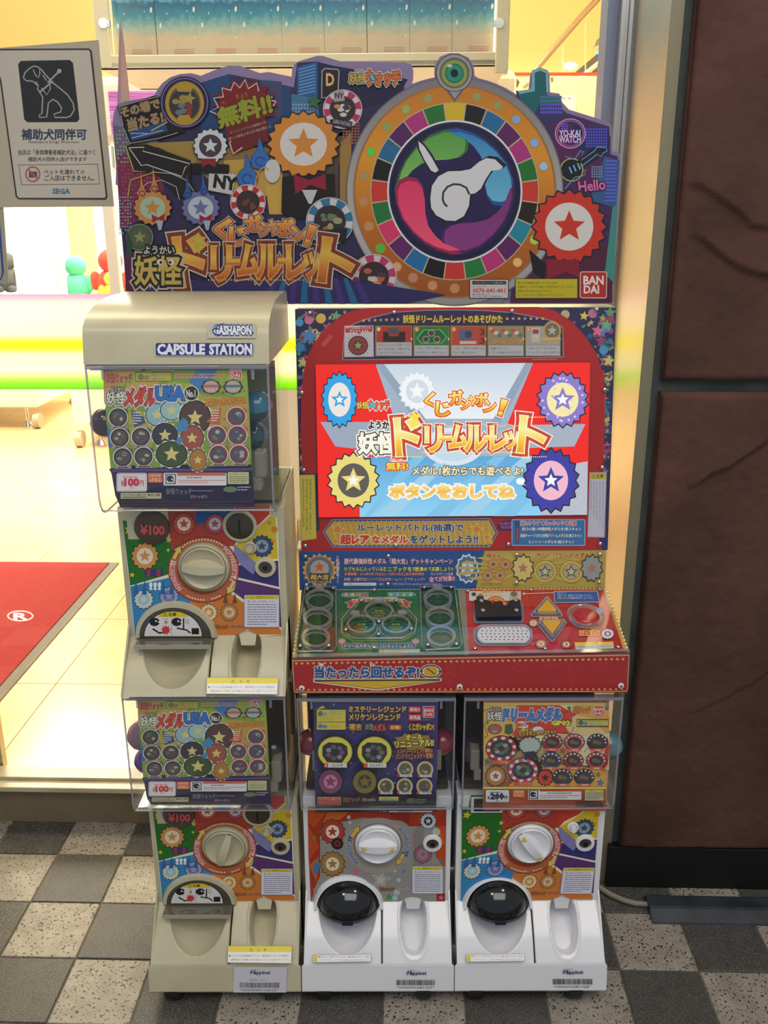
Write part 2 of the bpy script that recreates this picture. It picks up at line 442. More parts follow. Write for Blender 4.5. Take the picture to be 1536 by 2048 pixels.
# ---- shop floor (raised) with big cream tiles
FZ = .09
SF = noisy('cream_vinyl', '#d2b284', '#dabc90', 6, .18)
fs = struct('floor_shop', MB().box(-6, 3.2, 1.86, 10, FZ - .05, FZ - .003), M('#b89c6e', .5))
st_ = MB().box(-.2242, .2242, -.2242, .2242, -.006, 0, .001, 1).mesh('tile', SF)
for i in range(-9, 4):
    for j in range(0, 15):
        link('tile', st_, fs, (.1 + i * .45, 2.085 + j * .45, FZ))
# ---- brown rough stone pillar on the right
YW = 1.606
STONE = noisy('brown_stucco', '#482c23', '#5e3c32', 5, .9, .45, 8, 90)
def sline(px): return [(lambda p: (p.x, p.z))(US(x, y, YW)) for x, y in px]
def stone(z0, z1, ridges, name='stone_block', bx0=.446, bx1=1.5):
    nx, nz = 180, int((z1 - z0) / .0052); rows = []
    for k in range(nz + 1):
        z = z0 + (z1 - z0) * k / nz; row = []
        for i in range(nx + 1):
            x = bx0 + .60 * i / nx if i < 150 else bx0 + .5 + (bx1 - bx0 - .5) * (i - 150) / (nx - 150)
            if i < 150: x = bx0 + .5 * i / 150
            h = .006 * noise.fractal(Vector((x * 4, 3.1, z * 4)), 1, 2, 5) + .0012 * noise.fractal(Vector((x * 45, 1, z * 45)), 1, 2, 3)
            for ln, amp, wd in ridges:
                best = None
                for a, b in zip(ln, ln[1:]):
                    if a[0] - .004 <= x <= b[0] + .004:
                        t = (x - a[0]) / (b[0] - a[0] + 1e-9); best = z - (a[1] + (b[1] - a[1]) * t)
                if best is not None:
                    best += .006 * noise.noise(Vector((x * 22, z * 6, 0)))
                    fade = min(1, max(0, (x - ln[0][0]) / .03))
                    q = min(1, max(0, (best + .006) / .012)); q = q * q * (3 - 2 * q)
                    h += amp * fade * (q * math.exp(-max(0, best) / wd) - .3 * (1 - q) * math.exp(min(0, best) / .010))
            e = min(x - bx0, z - z0, z1 - z); h -= .010 * max(0, 1 - e / .010) ** 2
            row.append((x, YW - h, z))
        rows.append(row)
    m = MB().sheet(rows); m.sheet([[(bx0, YW + .012 - 0 + yy, zz) for yy in (-.012, .06)] for zz in (z0, z1)])
    m.box(bx0 + .001, bx1, YW + .012, YW + .2, z0 + .001, z1 - .001)
    return m.build(name, STONE, None, True, (0, 0, 0), 60)
wl = struct('wall_right', MB().box(.432, 1.5, YW + .022, YW + .3, 0, 3.0), noisy('grey_joint', '#3b4241', '#4b5350', 14, .8, .2))
r1 = [(sline([(1364, 366), (1400, 372), (1440, 402), (1475, 430), (1500, 452), (1560, 462), (1700, 500)]), .009, .05), (sline([(1372, 474), (1410, 486), (1455, 520), (1500, 545), (1545, 560), (1700, 640)]), .010, .06)]
r2 = [(sline([(1366, 980), (1385, 975), (1420, 948), (1460, 936), (1500, 908), (1540, 876), (1700, 790)]), .008, .07), (sline([(1368, 1424), (1400, 1418), (1450, 1395), (1500, 1370), (1540, 1340), (1700, 1300)]), .005, .04)]
for z0, z1, rd in ((1.090, 2.1, r1), (.102, 1.070, r2), (2.12, 3.0, [])):
    o = stone(z0, z1, rd); o.parent = wl
for o in wl.children: o.matrix_parent_inverse = Matrix()
struct('baseboard_right', MB().box(.425, 1.5, YW + .004, YW + .03, 0, .102, .002), M('#050505', .6))
# ---- aluminium reveal and glazing frame
POL = noisy('brushed_aluminium', '#c4c0ba', '#d4d0ca', 3, .27, metal=1)
m = MB(); m.prism([(.412, 1.627, 0), (.432, 1.627, 0), (.432, 1.83, 0), (.379, 1.83, 0), (.379, 1.742, 0)], (0, 0, 3)); struct('trim_1', m, POL)
struct('trim_2', MB().box(.4125, .4325, 1.6245, 1.6268, 0, 3), M('#8b836a', .55, .3))
m = MB(); m.box(.372, .379, 1.745, 1.84, .1, 3, .0006); m.box(.366, .372, 1.751, 1.84, .1, 3, .0006); m.box(.358, .366, 1.745, 1.84, .1, 3, .0006)
struct('trim_3', m, POL)
struct('trim_4', MB().box(.340, .358, 1.775, 1.84, .1, 3), M('#7f88a0', .5))
gp = MB().box(-2.2, .345, 1.834, 1.840, .112, 3.0)
wn = struct('window_1', gp, GLASS)
m = MB(); m.box(-2.2, .412, 1.78, 1.845, .095, .108, .002); m.box(-2.2, .412, 1.81, 1.855, .108, .116, .001)
struct('sill_front', m, noisy('worn_sill', '#b5aa8c', '#c9bf9f', 12, .35))
m = MB(); m.box(-2.2, .43, 1.80, 1.86, 0, .095); m.box(-2.2, .43, 1.797, 1.80, .075, .094, .001); struct('wall_front', m, noisy('sill_riser', '#6e624c', '#7c705a', 8, .5, .1))
# sliding door stile at far left
p = US(10, 1530, 1.87)
struct('door_1', MB().box(p.x - .075, p.x, 1.862, 1.885, .1, 3.0, .002).box(p.x - .075, p.x - .055, 1.855, 1.862, .1, 3.0, .001), ALU)
struct('wall_back', MB().box(-6, 3.2, 8.5, 8.6, 0, 4), M('#f2dfa8', .8))
struct('wall_left', MB().box(-6.1, -6, 1.9, 8.6, 0, 4), M('#e6d3ab', .8))
struct('wall_far_right', MB().box(3.2, 3.3, 1.9, 8.6, 0, 4), M('#f0e4bc', .8))
struct('ceiling', MB().box(-6.1, 3.3, 1.9, 8.6, 4, 4.05), M('#efe6cf', .8))

# ---- rainbow film band on the glass
def glow_film():
    m = bpy.data.materials.new('rainbow_film'); m.use_nodes = True; ns, ls = m.node_tree.nodes, m.node_tree.links; ns.clear()
    o = ns.new('ShaderNodeOutputMaterial'); t = ns.new('ShaderNodeTexCoord'); sp = ns.new('ShaderNodeSeparateXYZ'); ls.new(t.outputs['Generated'], sp.inputs[0])
    r = ramp(ns, [(0, '#9be04a'), (.07, '#b8f06a'), (.2, '#fbfdf2'), (.38, '#ffffe8'), (.44, '#ffff60'), (.50, '#ffff5a'), (.58, '#fdfdf0'), (.88, '#fffdf8'), (1, '#eec2e6')])
    ls.new(sp.outputs['Z'], r.inputs['Fac'])
    a = ns.new('ShaderNodeBsdfTranslucent'); ls.new(r.outputs['Color'], a.inputs[0])
    d = ns.new('ShaderNodeBsdfDiffuse'); ls.new(r.outputs['Color'], d.inputs[0])
    x = ns.new('ShaderNodeMixShader'); x.inputs[0].default_value = .12; ls.new(a.outputs[0], x.inputs[1]); ls.new(d.outputs[0], x.inputs[2]); ls.new(x.outputs[0], o.inputs[0])
    return m
z1_, z0_ = US(100, 588, 1.845).z, US(100, 778, 1.845).z
b = MB().box(-2.2, .337, 1.8405, 1.8425, z0_, z1_).build('window_film_band', glow_film()); b.rotation_euler = (0, 0, TH)
tag(b, 'white rainbow-edged film band stuck across the shop window behind the machines', 'window film')

# ================================================================ NOTICES ON THE GLASS
def put(o): o.rotation_euler = (0, 0, TH); return o
def sheet_art(Y, **k): return Art((0, Y, 0), (0, -1, 0), frame=MSI, **k)
def flat_thing(name, label, cat, quad, Y, th, mat):
    """a sheet on the window: backing board plus its print"""
    ps = [US(x, y, Y) for x, y in quad]; c = sum(ps, Vector()) / 4; low = min(p.z for p in ps)
    r = thing(name, label, cat, MS @ Vector((c.x, Y, low)), rotz=TH)
    me = MB().prism([(p.x, Y, p.z) for p in ps], (0, th, 0)).mesh('board', mat, (c.x, Y, low))
    link('board', me, r); return r, (c.x, Y, low)
r, og = flat_thing('assistance_dog_notice', 'laminated white notice with a guide dog pictogram hanging inside the glass', 'notice', [(-18, 97), (197, 80), (228, 413), (-4, 415)], 1.826, .0015, M('#b9ae98', .25, coat=.5))
a = sheet_art(1.826, gain=1.25, rough=.22, coat=.6); K = 2.477
a.crop(0, 0, K)
a.poly([(-40, 242), (440, 240), (455, 252), (533, 975), (525, 990), (92, 988), (78, 975), (0, 400)], '#2e2a26'); a.poly([(-40, 250), (438, 248), (446, 256), (524, 970), (520, 980), (94, 980), (85, 970), (8, 400)], '#b3ab9c')
a.poly([(104, 302), (345, 297), (362, 312), (394, 590), (382, 605), (136, 606), (120, 592), (90, 318)], '#211f1e')
dg = '#9a948a'
a.line([(190, 425), (170, 408), (160, 402), (130, 400), (116, 385), (124, 360), (145, 340), (165, 328), (185, 330), (205, 345), (225, 370), (262, 410), (300, 440), (335, 470), (362, 510), (368, 545), (350, 575), (330, 582), (272, 582), (268, 565), (300, 555), (306, 535), (285, 505), (262, 492)], 6, dg)
a.line([(262, 492), (240, 510), (232, 580), (196, 582), (194, 570), (208, 562), (212, 480), (186, 440), (190, 425), (178, 405)], 6, dg)
a.line([(165, 345), (178, 375), (190, 385), (198, 365), (196, 345)], 5, dg); a.line([(200, 455), (262, 402)], 8, dg); a.line([(232, 400), (212, 372)], 5, dg); a.line([(236, 410), (292, 355)], 8, dg); a.ell(294, 352, 11, 11, dg)
a.line([(205, 435), (232, 470), (250, 440), (246, 405)], 5, dg)
a.text('補助犬同伴可', 108, 640, 428, 692, '#2b3550', .035)
a.text('Assistance Dogs Welcome', 140, 696, 392, 714, '#3d3a36', .01)
a.text('当店は「身体障害者補助犬法」に基づく', 90, 742, 472, 768, '#3a3732', .02); a.text('補助犬の同伴入店ができます', 140, 778, 430, 800, '#3a3732', .02)
a.poly([(92, 816), (485, 812), (495, 913), (106, 917)], '#4a463f'); a.poly([(95, 819), (482, 815), (492, 910), (109, 914)], '#b3ab9c')
a.ring(163, 863, 38, 40, 8, '#a05048'); a.rect(143, 850, 185, 880, '#4a4a60'); a.line([(138, 835), (190, 892)], 7, '#a05048')
a.text('ペットを連れての', 218, 840, 420, 864, '#2e2b28', .02); a.text('ご入店はできません。', 222, 868, 466, 896, '#2e2b28', .02)
a.text('SEGA', 262, 935, 346, 960, '#3c6a8a', .05)
ms = a.mesh('print', og); link('print', ms, r)
r, og = flat_thing('blue_edged_notice', 'white notice with a blue rounded border cut by the left picture edge', 'notice', [(-60, 175), (-10, 175), (17, 566), (-40, 571)], 1.828, .0015, M('#a9a08c', .3))
a = sheet_art(1.828, gain=1.1); a.crop(0, 0, 1); a.line([(-22, 190), (6, 545), (2, 558), (-40, 560)], 4, '#2a4a8a'); link('print', a.mesh('print', og), r)
# a thin curled banner seen edge-on
rows = []
for k in range(13):
    t = k / 12; px = 243 + 6 * t; py = 40 + 330 * t; wd = .002 + .05 * min(1, t * 1.4)
    rows.append([tuple(MS @ (US(px - 4 - 14 * t, py, 1.79) + Vector((u * .02 * min(1, t + .1), u * wd, 0)))) for u in (0, .3, .6, 1)])
BAN = noisy('banner_print', '#8d93b4', '#b48c92', 9, .4)
o = MB().sheet(rows).build('hanging_banner', BAN, None, True); 
sm = o.modifiers.new('thickness', 'SOLIDIFY'); sm.thickness = .0015
tag(o, 'narrow pastel banner curling edge-on in front of the figure box cabinet', 'banner')

# ================================================================ INSIDE THE SHOP
# red mat with a grey edge
c1, c2, c3 = USF(238, 1127, FZ), USF(0, 1404, FZ), USF(-240, 1127, FZ)
RED = noisy('red_carpet_pile', '#8c1414', '#a01c1c', 160, .9, .5, 6, 500)
r = thing('entrance_mat', 'red entrance mat with a grey rubber edge and a white ringed letter', 'mat', MS @ Vector((c1.x - .5, c1.y, FZ)), rotz=TH)
og = (c1.x - .5, c1.y, FZ); dx, dy = c1.x - c2.x, c1.y - c2.y
nb = (c2.x - dx * .5, c2.y - dy * .5)
link('edging', MB().prism([(c1.x, c1.y, FZ), (nb[0], nb[1], FZ), (nb[0] - 1.5, nb[1], FZ), (c1.x - 3, c1.y, FZ)], (0, 0, .004)).mesh('edging', M('#6b6258', .7), og), r)
link('pile', MB().prism([(c1.x - .035, c1.y - .01, FZ + .004), (nb[0] - .035, nb[1], FZ + .004), (nb[0] - 1.5, nb[1], FZ + .004), (c1.x - 3, c1.y - .01, FZ + .004)], (0, 0, .004)).mesh('pile', RED, og), r)
a = Art((0, 0, FZ + .008), (0, 0, 1), frame=MSI, rough=.9); a.crop(0, 1060, 3.53)
a.ring(143, 607, 92, 38, 9, '#e8d8d0', wy=7); a.text('R', 100, 588, 190, 632, '#e8d8d0', .05); link('print', a.mesh('print', og), r)

# white display cabinet with a row of figure boxes
YC = 2.6
def XC(px): return US(px, 60, YC).x
zt, zb, zb2 = US(600, 107, YC).z, US(600, 133, YC).z, 2.5
x0, x1 = XC(190), XC(1019)
r = thing('display_cabinet', 'white framed display cabinet hanging above the roulette machine', 'cabinet', MS @ Vector(((x0 + x1) / 2, YC, zb)), rotz=TH); og = ((x0 + x1) / 2, YC, zb)
CW = M('#e4d8bc', .4)
m = MB(); m.box(x0, x1, YC, YC + .03, zb, zt, .002); m.box(x0, x1, YC, YC + .4, zb, zb + .012)
link('bottom_rail', m.mesh('bottom_rail', CW, og), r)
for a_, b_ in ((x0, x0 + .036), (x1 - .034, x1)):
    link('post', MB().box(a_, b_, YC - .002, YC + .03, zb - (.02 if a_ > 0 else 0), zb2, .002).mesh('post', CW, og), r)
link('back_panel', MB().box(x0, x1, YC + .38, YC + .4, zb, zb2).mesh('back_panel', M('#c9b98e', .6), og), r)
link('bottom_rail', MB().box(x0, x1, YC + .004, YC + .02, zb + .008, zb + .014).mesh('groove', M('#8d836c', .6), og), r)
for px in (206, 999):
    q = US(px, 46, YC - .004); link('lock', MB().cyl(q, q + Vector((0, .012, 0)), .012).box(q.x - .016, q.x + .016, q.y + .004, q.y + .014, q.z - .008, q.z + .008, .001).mesh('lock', CHROME, og), r)
    q = US(px + (8 if px < 500 else -4), 60, YC + .012); link('light_tube', MB().cyl((q.x, q.y + .02, zt), (q.x, q.y + .02, 2.5), .008).mesh('light_tube', M('#fff0c8', .4, emit=1.2), og), r)
BXE = [215, 303, 388, 473, 559, 645, 732, 820, 906, 992]
bxm = None
for i in range(9):
    xa, xb = XC(BXE[i]) + .001, XC(BXE[i + 1]) - .001; cx = (xa + xb) / 2
    rb = thing('figure_box', '', 'box', MS @ Vector((cx, YC + .05, zt)), 'figure boxes in the display cabinet', TH)
    rb['label'] = ['leftmost', 'second', 'third', 'fourth', 'fifth', 'sixth', 'seventh', 'eighth', 'rightmost'][i] + ' seaside-printed box from the left in the white cabinet' if 0 < i < 8 else ('leftmost' if i == 0 else 'rightmost') + ' seaside-printed box in the white cabinet'
    if bxm is None:
        W_ = (xb - xa) / 2; bxm = MB().box(-W_, W_, .0, .16, 0, .5, .001).mesh('carton', M('#3c4a50', .5), (0, 0, 0))
        pm = bpy.data.materials.new('sea_print'); pm.use_nodes = True; ns, ls, b = nodes(pm)
        t = ns.new('ShaderNodeTexCoord'); sp = ns.new('ShaderNodeSeparateXYZ'); n = ns.new('ShaderNodeTexNoise'); n.inputs['Scale'].default_value = 45; n.inputs['Detail'].default_value = 8
        ls.new(t.outputs['Object'], sp.inputs[0]); ls.new(t.outputs['Object'], n.inputs[0])
        mm = ns.new('ShaderNodeMath'); mm.operation = 'MULTIPLY_ADD'; mm.inputs[1].default_value = .05; ls.new(n.outputs['Fac'], mm.inputs[0]); ls.new(sp.outputs['Z'], mm.inputs[2])
        rp = ramp(ns, [(.02, '#b0a898'), (.075, '#c4ae94'), (.10, '#8caca8'), (.125, '#3f86a0'), (.150, '#2c688c'), (.158, '#2a5c88'), (.163, '#5c9cb8'), (.25, '#7cb0c8')]); ls.new(mm.outputs[0], rp.inputs['Fac']); ls.new(rp.outputs['Color'], b.inputs['Base Color']); b.inputs['Roughness'].default_value = .25
        fr = MB().box(-W_ + .001, W_ - .001, -.001, 0, .001, .499).mesh('front_print', pm)
        a = Art((0, YC, 0), (0, -1, 0), frame=MSI, gain=1.1); a.crop(200, 0, 3.657)
        for (x, y, q, ro) in ((75, 150, 20, 0), (320, 30, 22, 0), (270, 42, 8, 0), (330, 240, 10, 0), (120, 60, 9, 0)): a.ell(x, y, q * .4, q, '#c8ccc8', 12)
        a.line([(290, 85), (300, 100), (318, 85), (322, 118), (294, 118), (290, 85)], 3, '#7fa0b0'); a.fill(180, 322, 330, 380, 4, '#b06a60', .3)
        for q in range(16): a.ell(70 + (q * 53) % 280, 80 + (q * 37) % 150, 3, 3, '#86a8b4', 6)
        a.ell(118, 396, 14, 8, '#4a4440', 14)
        q = US(259, 107, YC); am = a.mesh('print', (q.x, YC, q.z))
        am2 = am
    link('carton', bxm, rb); link('front_print', fr, rb); link('print', am2, rb, (0, -.0012, 0))

# crane games: white cabinets, bright glazed upper part, plush prizes inside
def crane(x0, x1, y0, y1, ztop, label, prize, zmid=.95, screen=None, group=None):
    cx = (x0 + x1) / 2; og = (cx, (y0 + y1) / 2, FZ); r = thing('crane_game', label, 'arcade machine', MS @ Vector(og), group, TH)
    Wm = M('#ece8e2', .35)
    link('base_cabinet', MB().box(x0, x1, y0, y1, FZ + .14, zmid, .01).mesh('base_cabinet', Wm, og), r)
    link('top_cabinet', MB().box(x0, x1, y0, y1, ztop - .22, ztop, .03).mesh('top_cabinet', Wm, og), r)
    link('light_panel', MB().box(x0 + .05, x1 - .05, y0 + .08, y1 - .05, ztop - .235, ztop - .222).mesh('light_panel', M('#fff6ea', .4, emit=5), og), r)
    link('back_wall', MB().box(x0 + .04, x1 - .04, y1 - .03, y1 - .01, zmid, ztop - .22).mesh('back_wall', M('#f1ece6', .5), og), r)
    for px, py in ((x0, y0), (x1 - .04, y0), (x0, y1 - .04), (x1 - .04, y1 - .04)):
        link('post', MB().box(px, px + .04, py, py + .04, zmid, ztop - .22, .004).mesh('post', Wm, og), r)
        link('caster', MB().cyl((px + .0, py + .03, FZ + .05), (px + .04, py + .03, FZ + .05), .05).mesh('caster', M('#b8ad98', .5), og), r)
        link('foot', MB().cyl((px + (.12 if px < cx else -.08), py + .1, FZ + .03), (px + (.12 if px < cx else -.08), py + .1, FZ + .15), .012).cyl((px + (.12 if px < cx else -.08), py + .1, FZ), (px + (.12 if px < cx else -.08), py + .1, FZ + .03), .035, .02).mesh('foot', CHROME, og), r)
    link('pane', MB().box(x0 + .04, x1 - .04, y0 + .01, y0 + .014, zmid, ztop - .22).mesh('pane', GLASS, og), r)
    if screen: link('light_strip', MB().box(x0 + .06, x1 - .06, y0 - .006, y0, ztop - .19, ztop - .05, .002).mesh('light_strip', stripes(), og), r)
    g = MB(); g.box(x0 + .04, x1 - .04, (y0 + y1) / 2 - .02, (y0 + y1) / 2 + .02, ztop - .27, ztop - .235); g.cyl((cx, og[1], ztop - .27), (cx, og[1], ztop - .42), .02)
    for k in range(3):
        t = k * 2.094; g.tube([(cx, og[1], ztop - .42), (cx + .09 * math.cos(t), og[1] + .09 * math.sin(t), ztop - .47), (cx + .05 * math.cos(t), og[1] + .05 * math.sin(t), ztop - .56)], .008, 6)
    link('claw', g.mesh('claw', CHROME, og), r)
    for (nm, lb, px, pz, s_, col) in prize:
        py = y0 + .12 + .12 * (len(nm) % 2); q = thing(nm, lb, 'plush toy', MS @ Vector((px, py, zmid)), rotz=TH)
        link('body', MB().ell((0, 0, s_ * .55), s_ * .55, s_ * .45, s_ * .55).mesh('body', M(col, .9), (0, 0, 0), True), q)
        link('head', MB().ell((0, 0, s_ * 1.35), s_ * .42, s_ * .4, s_ * .40).mesh('head', M(col, .9), (0, 0, 0), True), q)
        for sd in (-1, 1):
            link('arm', MB().ell((sd * s_ * .55, -.02, s_ * .7), s_ * .2, s_ * .16, s_ * .32, 12, 8).mesh('arm', M(col, .9), (0, 0, 0), True), q)
            link('foot', MB().ell((sd * s_ * .3, -s_ * .35, s_ * .16), s_ * .2, s_ * .26, s_ * .16, 12, 8).mesh('foot', M(col, .9), (0, 0, 0), True), q)
    return r
def stripes():
    m = bpy.data.materials.new('pink_light_strip'); m.use_nodes = True; ns, ls, b = nodes(m)
    t = ns.new('ShaderNodeTexCoord'); wv = ns.new('ShaderNodeTexNoise'); mp = ns.new('ShaderNodeMapping'); mp.inputs['Scale'].default_value = (.8, 1, 60); ls.new(t.outputs['Object'], mp.inputs[0]); ls.new(mp.outputs[0], wv.inputs[0])
    r_ = ramp(ns, [(.3, '#a0309a'), (.5, '#e070b8'), (.7, '#ffd0f0')]); ls.new(wv.outputs['Fac'], r_.inputs['Fac']); ls.new(r_.outputs['Color'], b.inputs['Emission Color']); b.inputs['Emission Strength'].default_value = .9; b.inputs['Base Color'].default_value = (.1, .02, .1, 1)
    return m
crane(-3.4, -2.43, 5.72, 6.6, 2.05, 'white crane game on casters at the far left inside the shop', [('plush_panda', 'grey plush toy low in the far left crane game', -2.62, 0, .14, '#4a4a4a'), ('green_plush_toy', 'green plush toy beside the grey one in the crane game', -2.9, 0, .2, '#3ca060')])
def xs(px, Y): return US(px, 500, Y).x
crane(xs(108, 5.2), xs(300, 5.2), 5.2, 5.95, 2.1, 'white crane game with red and yellow plush behind the banner', [('green_and_white_plush_toy', 'pale green plush toy at the left of the lit crane game', xs(130, 5.3), 0, .15, '#58c49a'), ('red_plush_toy', 'red plush toy at the right of the lit crane game', xs(203, 5.3), 0, .17, '#d04028'), ('yellow_plush_toy', 'yellow plush toy beside the red plush toy', xs(215, 5.3), 0, .10, '#e0d040')], .93)
YB = 3.4; z_ = US(600, 148, YB).z
crane(xs(212, YB), xs(640, YB), YB, YB + .75, z_, 'wide crane game with a pink light strip behind the header card, left', [], .95, True)
crane(xs(655, YB), xs(1022, YB), YB, YB + .75, z_ + .01, 'crane game with pink light strip seen right of the eye ornament', [], .95, True)

# yellow stairwell: handrail, glass, stair side, ceiling light reflection as a glowing disc, striped sign
def P3(px, py, Y): return MS @ US(px, py, Y)
r = thing('staircase', 'dark stair flank with blue light line and sloping handrail against yellow wall', 'staircase', P3(1160, 240, 6.0) * 1.0)
def ob(nm, mb, mat, sm_=False): return mb.build(nm, mat, r, sm_)
ob('handrail', MB().tube([P3(1003, 218, 6.0), P3(1040, 178, 6.0), P3(1100, 105, 6.0), P3(1160, 36, 6.0), P3(1240, -50, 6.0)], .018, 10), M('#8a6f50', .3, .5), True)
ob('stringer', MB().prism([P3(1130, 162, 6.1), P3(1230, 78, 6.1), P3(1300, 20, 6.1), P3(1300, 190, 6.1), P3(1130, 190, 6.1)], (0, .1, 0)), M('#3a3026', .6))
ob('light_line', MB().prism([P3(1191, 108, 6.09), P3(1191, 103, 6.09), P3(1260, 103, 6.09), P3(1260, 108, 6.09)], (0, .01, 0)), M('#2f8cff', .4, emit=3))
ob('guard_rail', MB().tube([P3(1130, 180, 5.95), P3(1208, 118, 5.95), P3(1300, 50, 5.95)], .014, 8), M('#c9bda0', .3, .6), True)
for x, ya, yb in ((1126, 82, 158), (1171, 30, 150)): ob('glass_joint', MB().tube([P3(x, ya, 6.0), P3(x, yb, 6.0)], .004, 6), M('#a59a6a', .4))
q = P3(1141, 132, 6.6); o = MB().lathe(q, (0, -1, 0), [(.0, .02), (.03, .018), (.045, 0)]).build('light_reflection', M('#fff2d0', .4, emit=4), None, True)  # reflection of a ceiling light, imitated by a glowing disc
for v in o.data.vertices: v.co.z = q.z + (v.co.z - q.z) * .55
tag(o, 'small glowing oval imitating a ceiling light reflection at the yellow stairwell wall', 'reflection')
q0 = P3(1195, 78, 5.2); o = MB().prism([P3(1189, 92, 5.2), P3(1193, 80, 5.2), P3(1202, 73, 5.2), P3(1208, 66, 5.2), P3(1240, 70, 5.2), P3(1240, 92, 5.2), P3(1208, 92, 5.2), P3(1202, 86, 5.2)], (0, .04, 0)).build('hanging_ornament', M('#4a4228', .5)); MB().cyl(P3(1205, 70, 5.2) + Vector((0, .02, -.02)), (P3(1205, 70, 5.2).x, P3(1205, 70, 5.2).y + .02, 4.0), .003).build('cord', M('#4a4228', .5), o); tag(o, 'small dark olive ornament hanging beside the aluminium frame', 'ornament')
r = thing('striped_sign', 'white curved counter sign with red top stripe and purple and olive streaks', 'sign', P3(1120, 420, 4.3))
ob('board', MB().prism([P3(x, y, 4.3) for x, y in ((985, 152), (1260, 152), (1260, 700), (985, 700))], (0, .05, 0)), M('#d9c7a2', .5))
q1, q2 = P3(990, 640, 4.3), P3(1255, 640, 4.3)
ob('base', MB().box(q1.x, q2.x, 4.305, 4.345, FZ, q1.z + .05), M('#b07a40', .5))
a = Art(P3(1100, 200, 4.3), (0, -1, 0), gain=1.0); a.crop(980, 0, 5.486)
a.rect(20, 795, 1500, 832, '#c8402a'); a.rect(20, 1225, 1500, 3600, '#b07a40'); a.poly([(1000, 1225), (1500, 1200), (1500, 1260), (1000, 1260)], '#a06a4a')
for (p_, c_) in (([(900, 975), (1000, 900), (1230, 852), (1230, 880), (1050, 925)], '#7a76a8'), ([(940, 985), (1230, 905), (1230, 930)], '#8078a8'), ([(1060, 1010), (1230, 965), (1230, 1028), (1120, 1030)], '#7a72a0'), ([(660, 850), (830, 852), (780, 885), (670, 905)], '#7a6a38'), ([(720, 970), (960, 940), (900, 975)], '#8a6a30'), ([(860, 915), (1000, 860), (1120, 870), (900, 925)], '#8d8450'), ([(215, 860), (290, 862), (325, 900), (300, 960), (215, 935)], '#5a4420'), ([(350, 960), (420, 900), (430, 930), (400, 965)], '#8a7a50')): a.poly(p_, c_)
a.ell(980, 1150, 48, 22, '#a87430'); a.ell(980, 1200, 48, 24, '#a0702c'); a.line([(960, 1110), (1230, 1080)], 4, '#b09a78')
a.build('print', r)
q = P3(1138, 228, 4.294); r = thing('paper_flyer', 'small white flyer stuck on the striped sign', 'flyer', q)
ob('sheet', MB().prism([P3(x, y, 4.294) for x, y in ((1122, 189), (1154, 190), (1151, 228), (1118, 226))], (0, .003, 0)), M('#d8d0c8', .5))
a = Art(P3(1138, 210, 4.292), (0, -1, 0)); a.crop(980, 0, 5.486); a.fill(785, 1070, 830, 1090, 1, '#4a4a70'); a.fill(860, 1068, 890, 1090, 1, '#b04040'); a.build('print', r)
# ================================================================ CAPSULE MACHINES
HW = .1335                                        # half width of a machine
YP = 1.375                                        # its front panel
CXL, CXU, CX2, CX3, DZ = -.2908, -.2945, -.0140, .2625, .542
NRM = Vector((0, -.693, .721))                    # outward normal of the sloping lower front
def fascia(x0, x1, side, old):
    """lower front with its hollows, as a height field; side L: prize scoop, side R: coin cup"""
    # local frame: x relative to the middle, z relative to the machine's foot
    prof = [(YP, .182 - .0014 * k) for k in range(int((.182 - .160) / .0014) + 1)]
    n = 74
    for k in range(n + 1):
        t = k / n; y = YP + (1.300 - YP) * t; z = .159 + (.086 - .159) * t
        bulge = .006 * math.sin(math.pi * min(1, t * 1.0)) * (1 if t < .5 else 1)
        prof.append((y - bulge * .4, z + bulge * .6))
    nx = int((x1 - x0) / .0014); rows = []
    for (y, z) in prof:
        row = []
        for i in range(nx + 1):
            x = x0 + (x1 - x0) * i / nx; d = 0.0
            if side == 'L':
                cx = -.0555 if not old else -.0535; s = .163 - z
                rx, ry = .055, .067
                q = math.hypot((x - cx) / rx, s / (ry if s > 0 else .05))
                if q < 1: d = .040 * (1 - q * q) ** .8
            else:
                cx, cz = .0655, .142; rx, ru, rd = .0245, .029, .046
                s = cz - z
                q = math.hypot((x - cx) / rx, s / (rd if s > 0 else ru)) if abs((x - cx) / rx) < 1.2 else 2
                if s > 0: q = (abs((x - cx) / rx) ** 2.6 + abs(s / rd) ** 2.2) ** .42
                if q < 1:
                    t = min(1, (1 - q) / .16); t = t * t * (3 - 2 * t)
                    d = t * (.024 + .030 * max(0, min(1, (z - .100) / .06)))
                elif q < 1.22: d = -.0016 * (1 - abs(q - 1.11) / .11)
            e = min(x - x0, x1 - x) 
            if e < .0012: d += .003
            row.append((x, y - NRM.y * d, z - NRM.z * d))
        rows.append(row)
    return rows
_P = {}
def part(key, name, fn, mats, parent, smooth=False, angle=35, loc=None):
    if key not in _P:
        g = fn(); _P[key] = g if isinstance(g, bpy.types.Mesh) else g.mesh(name, mats, (0, 1.45, 0), smooth, angle)
    return link(name, _P[key], parent, loc)
def shell(prof, half, closed=False):
    """profile in (y, z) pulled along x, with side cheeks"""
    m = MB(); m.sheet([[(-half, y, z), (half, y, z)] for y, z in prof])
    for sx in (-half, half):
        pts = [Vector((sx, y, z)) for y, z in prof]; tr = tessellate_polygon([pts]); vs = [m.bm.verts.new(p) for p in pts]
        for t in tr: m.bm.faces.new([vs[k] for k in t])
    return m
def arc(cy, cz, r, a0, a1, n=8): return [(cy + r * math.cos(R(a0 + (a1 - a0) * k / n)), cz + r * math.sin(R(a0 + (a1 - a0) * k / n))) for k in range(n + 1)]

